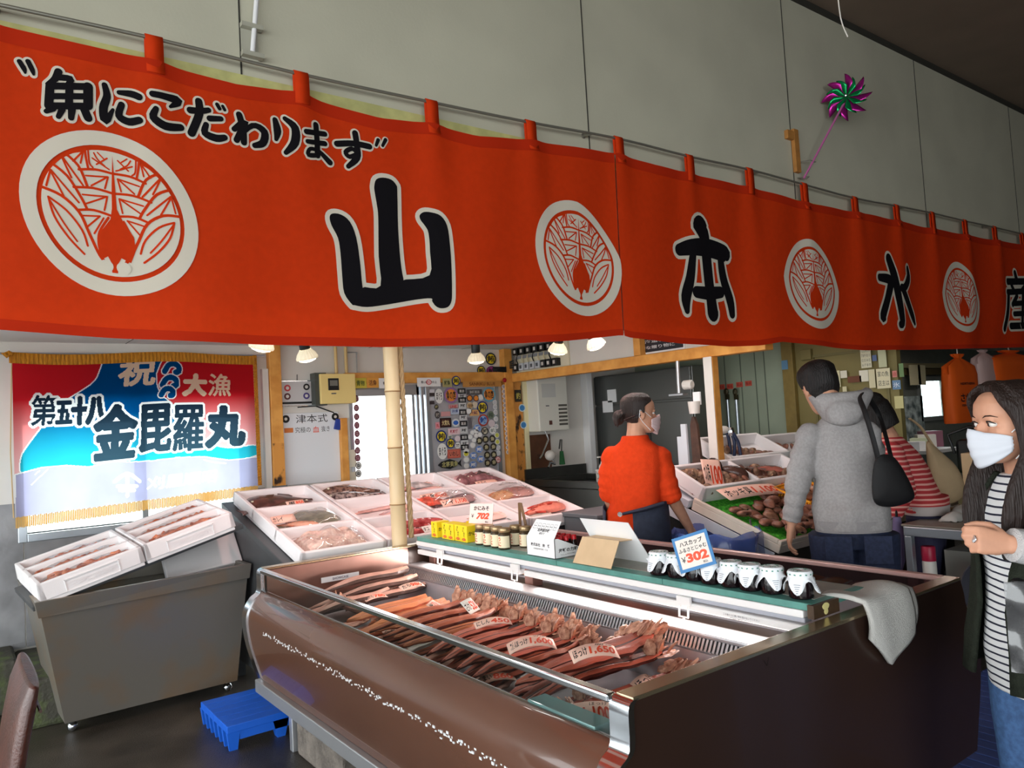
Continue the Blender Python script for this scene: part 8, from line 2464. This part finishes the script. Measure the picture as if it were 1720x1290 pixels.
# ---- man in the grey hoodie
mn=Body('person in a grey hooded sweatshirt and dark jeans seen from behind',pelvis=(3.50,2.03,.925),chest=(3.53,2.06,1.24),neck=(3.555,2.075,1.475),head=(3.505,2.15,1.595),face=(.55,.80),facing=(.80,.60),sh=[(3.425,2.175,1.375),(3.60,1.975,1.37)],el=[(3.345,2.215,1.13),(3.635,1.97,1.13)],wr=[(3.345,2.26,.93),(3.75,2.13,1.06)],scale=1.06,ws=.80,pitch=.42,tilt=-.12,hands=((.45,.4),(.4,.4)))
mn.trousers(M_denim,top=.06)
M_grey=mat('grey_marl_sweatshirt',(160,156,155),.9,var=.08,vscale=90,bump=.2,bscale=300,spec=.15)
gt_=mn.top(M_grey,hem=-.025,sleeves=(.97,.97),nm='hooded_sweatshirt',wr_=.10,g=.026,slv=.013,hem_band=mat('grey_rib',(150,146,146),.9,bump=.3,bscale=120))
b=MB()
hc=mn.neck-mn.f*.065+Vector((0,0,.045))
for k in range(5):
 w=.120-.012*k
 pts=[hc+mn.r*(w*1.05*math.cos(a))+mn.f*(.075-.095*math.sin(a)*(1+.1*k))+Vector((0,0,.035-.022*k-.03*math.sin(a)))for a in[lerp(-.25,PI+.25,q/14)for q in range(15)]]
 b.tube(pts,[.022+.018*math.sin(PI*q/14)for q in range(15)],10)
b.ell(hc-mn.f*.055-Vector((0,0,.055)),(.085,.035,.06),14,10,rotz(math.atan2(mn.r.y,mn.r.x)))
remeshed(b,'hood',M_grey,gt_,.007,6)
b=MB()
hair_cap(b,mn.HM,.013,lambda z:.062 if z>.055 else(.012 if z>.0 else-.03),-.09,5,.008)
remeshed(b,'hair',M_hair,mn.th,.006,2)
mn.eyes()
b=MB();b.box(-.11,.11,-.002,.003,-.09,.075)
for sx_ in(-1,1):
 q=mn.pelvis-mn.f*.15+mn.r*(.085*sx_)+Vector((0,0,-.10))
 MB().obox(q,(.12,.006,.13),rotz(math.atan2(mn.r.y,mn.r.x))).build('back_pocket',M_denim,mn.th,bevel=.003)
mn.th.location+=Vector((.012,-.009,0))
# his black shoulder bag
bg=thing('black_shoulder_bag','large black shoulder bag hanging at the right side of the grey hoodie','bag',(3.70,1.95,.95))
bc=[atD(px,py,3.44)for px,py in((1470,772),(1502,768),(1534,822),(1530,842),(1492,852),(1466,838))]
vd=ray(1495,810).normalized()
b=MB();n=40
loop=smooth_line(bc,6,True);cen=sum(loop,Vector())/len(loop)
b.loft([[cen+(p-cen)*s_+vd*d_ for p in loop]for s_,d_ in((.15,-.03),(.7,-.026),(.95,-.008),(1,.02),(.97,.06),(.8,.085),(.2,.095))])
b.build('bag_body',mat('black_fabric',(17,16,18),.7),bg,smooth=60)
b=MB()
st_=[atD(px,py,d_)for px,py,d_ in((1476,775,3.45),(1466,735,3.45),(1452,690,3.50),(1444,668,3.62),(1454,664,3.74),(1478,700,3.9),(1496,765,3.55))]
b.tube(smooth_line(st_,5),.013,8,flat=.45);b.build('strap',mat('black_fabric'),bg,smooth=60)
# ---- woman in the red-striped top
sw=Body('person in a red and pink striped top with bobbed black hair',pelvis=(4.80,2.28,.84),chest=(4.70,2.33,1.09),neck=(4.60,2.37,1.29),head=(4.525,2.43,1.44),face=(-.45,.9),facing=(-.30,.95),sh=[(4.49,2.30,1.225),(4.78,2.40,1.215)],el=[(4.53,2.26,.98),(4.80,2.52,1.0)],wr=[(4.535,2.37,.80),(4.62,2.68,.96)],scale=.95,ws=.9,pitch=.5,hands=((.5,.5),(.4,.5)),female=True)
sw.trousers(mat('navy_trousers',(44,44,70),.8))
M_strp=striped('red_pink_stripes',(186,62,66),(232,170,158),.030,.62)
sw.top(M_strp,hem=-.02,sleeves=(.97,.97),nm='striped_top',wr_=.07,g=.022,hem_band=mat('grey_hem',(186,176,172),.9))
b=MB()
hair_cap(b,sw.HM,.016,lambda z:.07 if z>.05 else .045,-.09,9,.004)
for k in range(26):
 a=lerp(-.35,PI+.35,k/25)
 x,y=math.cos(a),-math.sin(a)
 b.tube([sw.HM@Vector(p)for p in((.055*x,.0+.06*y,.085),(.088*x,.0+.112*y,.02),(.092*x,.004+.112*y,-.06),(.086*x,.004+.104*y,-.135))],[.014,.019,.018,.010],7)
remeshed(b,'hair',M_hair,sw.th,.007,3)
sw.eyes()
tb2=thing('beige_tote','large beige cloth tote bag hanging behind the striped woman','bag',(4.9,2.1,1.0))
bc=[atD(px,py,4.75)for px,py in((1556,742),(1580,758),(1610,788),(1621,828),(1600,846),(1568,846),(1560,800))]
vd=ray(1590,800).normalized();loop=smooth_line(bc,6,True);cen=sum(loop,Vector())/len(loop)
b=MB();b.loft([[cen+(p-cen)*s_+vd*d_ for p in loop]for s_,d_ in((.2,-.055),(.7,-.045),(.95,-.015),(1,.03),(.95,.08),(.6,.11),(.2,.115))])
b.build('bag_body',mat('beige_canvas',(176,152,118),.85,var=.06,vscale=8,bump=.15,bscale=200),tb2,smooth=60)
b=MB();b.tube(smooth_line([atD(px,py,d_)for px,py,d_ in((1575,760,4.78),(1560,738,4.74),(1545,716,4.68),(1528,703,4.64))],4),.011,8,flat=.5);b.build('strap',mat('beige_canvas'),tb2,smooth=60)
lv=thing('lavender_umbrella','slim folded lavender umbrella hanging from the striped sleeve','umbrella',(4.5,2.35,.5))
a0=atD(1506,868,4.50);a1=atD(1512,962,4.50)
b=MB();b.tube([a0,a0.lerp(a1,.3),a0.lerp(a1,.8),a1],[.022,.034,.030,.010],10);b.build('folded_cloth',mat('lavender_cloth',(116,104,142),.8),lv,smooth=60)
MB().tube([a0+Vector((0,0,.06)),a0],.008,6).build('handle',M_black,lv)
# ---- masked woman at the right edge
ww=Body('person with long dark hair and a white face mask in a dark green coat',pelvis=(2.425,.858,.82),chest=(2.42,.858,1.08),neck=(2.408,.86,1.285),head=(2.362,.88,1.425),face=(-.84,.55),facing=(-.84,.55),sh=[(2.36,.712,1.205),(2.505,.99,1.205)],el=[tuple(atD(1693,914,1.95)+Vector((.19,-.14,-.05))),(2.60,1.02,.97)],wr=[tuple(atD(1693,914,1.95)),(2.62,.98,.80)],scale=.94,pitch=.06,hands=((1.4,1.5),(.5,.5)),female=True,palms=[(.30,.55,-.15),(-.2,-1,0)])
ww.trousers(M_denim2,top=.0)
M_tee=striped('navy_white_stripes',(222,222,222),(46,48,62),.0205,.74)
ww.top(M_tee,hem=-.135,sleeves=(.3,.3),nm='striped_tee',wr_=.04,g=.012,slv=.004)
# open dark coat: a shell with the front left open
M_coat=mat('dark_green_wool',(38,42,34),.9,var=.15,vscale=60,bump=.3,bscale=200,spec=.15)
b=MB();t=ww.trunk(.040);N=44;rings=[]
pz=ww.pelvis
lv_=[(pz+Vector((0,0,-.10)),.225,.185,.42),(pz+Vector((0,0,0)),.218,.175,.40),(pz.lerp(ww.chest,.4),.198,.160,.34),(pz.lerp(ww.chest,.8),.192,.150,.36),(ww.chest,.192,.148,.42),(ww.chest.lerp(ww.neck,.45),.186,.132,.46),(ww.chest.lerp(ww.neck,.78),.135,.104,.50),(ww.neck+Vector((0,0,.005)),.082,.080,.60)]
for c,w,d,op in lv_:
 rings.append([c+ww.r*(w*math.cos(a))+ww.f*(d*math.sin(a)+.014*math.sin(a*5+c.z*6))for a in[lerp(PI/2+op,PI/2+2*PI-op,q/N)for q in range(N+1)]])
b.loft(rings,closed=False,caps=False)
ct_=b.build('coat',M_coat,ww.th,smooth=60,solid=.012,off=-1)
for i,f_ in((0,.86),(1,.98)):
 b=MB();pts=bend(ww.sh[i],ww.el[i],ww.wr[i]);n_=6 if i==0 else 7
 if i==0:
  pts=pts[:6];pts[5]=pts[4].lerp(pts[5],.2)
 b.ell(ww.sh[i],(.082,)*3,14,10)
 b.tube(pts,[.082,.078,.074,.074,.070,.062,.056][:len(pts)],14)
 remeshed(b,'coat_sleeve',M_coat,ct_,.008,4)
 # pale knitted cuff
b=MB();d_=(ww.wr[0]-ww.el[0]).normalized()
b.tube([ww.wr[0]-d_*.165,ww.wr[0]-d_*.07,ww.wr[0]-d_*.012,ww.wr[0]-d_*.008],[.052,.047,.043,.034],16)
b.build('knit_cuff',mat('pale_grey_knit',(206,204,204),.9,bump=.5,bscale=300),ct_,smooth=50)
for z in(.02,.14,.26):
 q=pz+Vector((0,0,z));a=PI/2+.46
 MB().lathe([(.012,-.003),(.013,0),(.010,.004)],q+ww.r*(.215*math.cos(a))+ww.f*(.182*math.sin(a)),12,M=frame(ww.r,(0,0,1))).build('button',mat('dark_button',(26,26,24),.3),ct_,smooth=40)
 # hair: cap with long locks over both shoulders
b=MB()
hair_cap(b,ww.HM,.016,lambda z:.052 if z>.085 else(.040 if z>.06 else(-.005 if z>.02 else-.03)),-.10,2,.004)
rh=random.Random(5)
for k in range(64):
 u=k/63;a=lerp(-.22,PI+.22,u)
 x,y=math.cos(a),-math.sin(a)
 fwd=max(0,abs(x)-.55)*.12
 L_=-.33-.05*rh.random()
 j=rh.uniform(-.008,.008)
 b.tube(smooth_line([ww.HM@Vector(p)for p in((.015*x,.035,.122),(.058*x,.02+.05*y,.105),(.088*x,-.0+.10*y,.04),(.094*x+j,.0+.108*y,-.06),(.092*x+j,.01+fwd+.094*y,-.17),(.086*x+j,.015+fwd*1.5+.086*y,-.26),(.076*x+j,.015+fwd*1.8+.078*y,L_))],3),[.009]*4+[.012]*12+[.009,.005,.002],6)
for sg in(-1,1):
 for k in range(4):
  j=.006*k
  b.tube(smooth_line([ww.HM@Vector(p)for p in((sg*.02,.050,.118),(sg*(.060+j*.3),.066-j,.085),(sg*(.084+j*.1),.040-j,.02),(sg*(.088),.030-j,-.06),(sg*.086,.034-j,-.14),(sg*(.082-j),.040-j,-.20),(sg*(.076-j),.045,-.25-j*3))],3),[.009]*4+[.012]*12+[.008,.005,.002],6)
remeshed(b,'hair',M_hair2,ww.th,.0055,1)
face_mask(ww,mat('white_mask',(206,209,217),.7));ww.eyes()
p=ww.wr[0]+d_*.105;MB().lathe([(.0098,-.0012),(.0104,0),(.0098,.0012)],ww.wr[0]+d_*.088,14,M=d_.to_track_quat('Z','Y').to_matrix()).build('ring',M_chrome,ww.th,smooth=40)
cb_=thing('clear_handbag','dark handbag with a clear film front held at the right edge under the coat sleeve','bag',(2.4,.78,.75))
p=atD(1752,1050,1.98)
b=MB();b.obox(p+Vector((.05,-.02,0)),(.10,.20,.24),rotz(.3));b.build('bag_body',M_black,cb_,bevel=.02,bseg=3)
b=MB().grid(lambda u,v:p+rotz(.3)@Vector((-.052+.05-.05+.012*mnoise.noise(Vector((u*5,v*5,0))),(u-.5)*.19-.02,(v-.5)*.23)),12,12);b.build('film_front',glass('handbag_film',(120,120,124),.12,.06,.12),cb_,smooth=180)
b=MB();b.ell(p+Vector((-.04,.04,.10)),(.012,.012,.009),10,6);b.build('clasp',M_chrome,cb_,smooth=50)
# blue slatted floor mat she stands on
fm=thing('blue_floor_mat','dark blue slatted floor mat right of the freezer, behind the masked woman','mat',(3.9,1.2,0))
M_mat=mat('navy_blue_mat',(62,82,142),.55,var=.1,vscale=8)
b=MB()
for k in range(26):
 x0=3.12+k*.075
 b.box(x0,x0+.066,.45,1.90,.012,.03)
for y in(.5,1.1,1.8):
 b.box(3.12,5.06,y,y+.05,0,.0125)
b.build('slatted_top',M_mat,fm,bevel=.003)
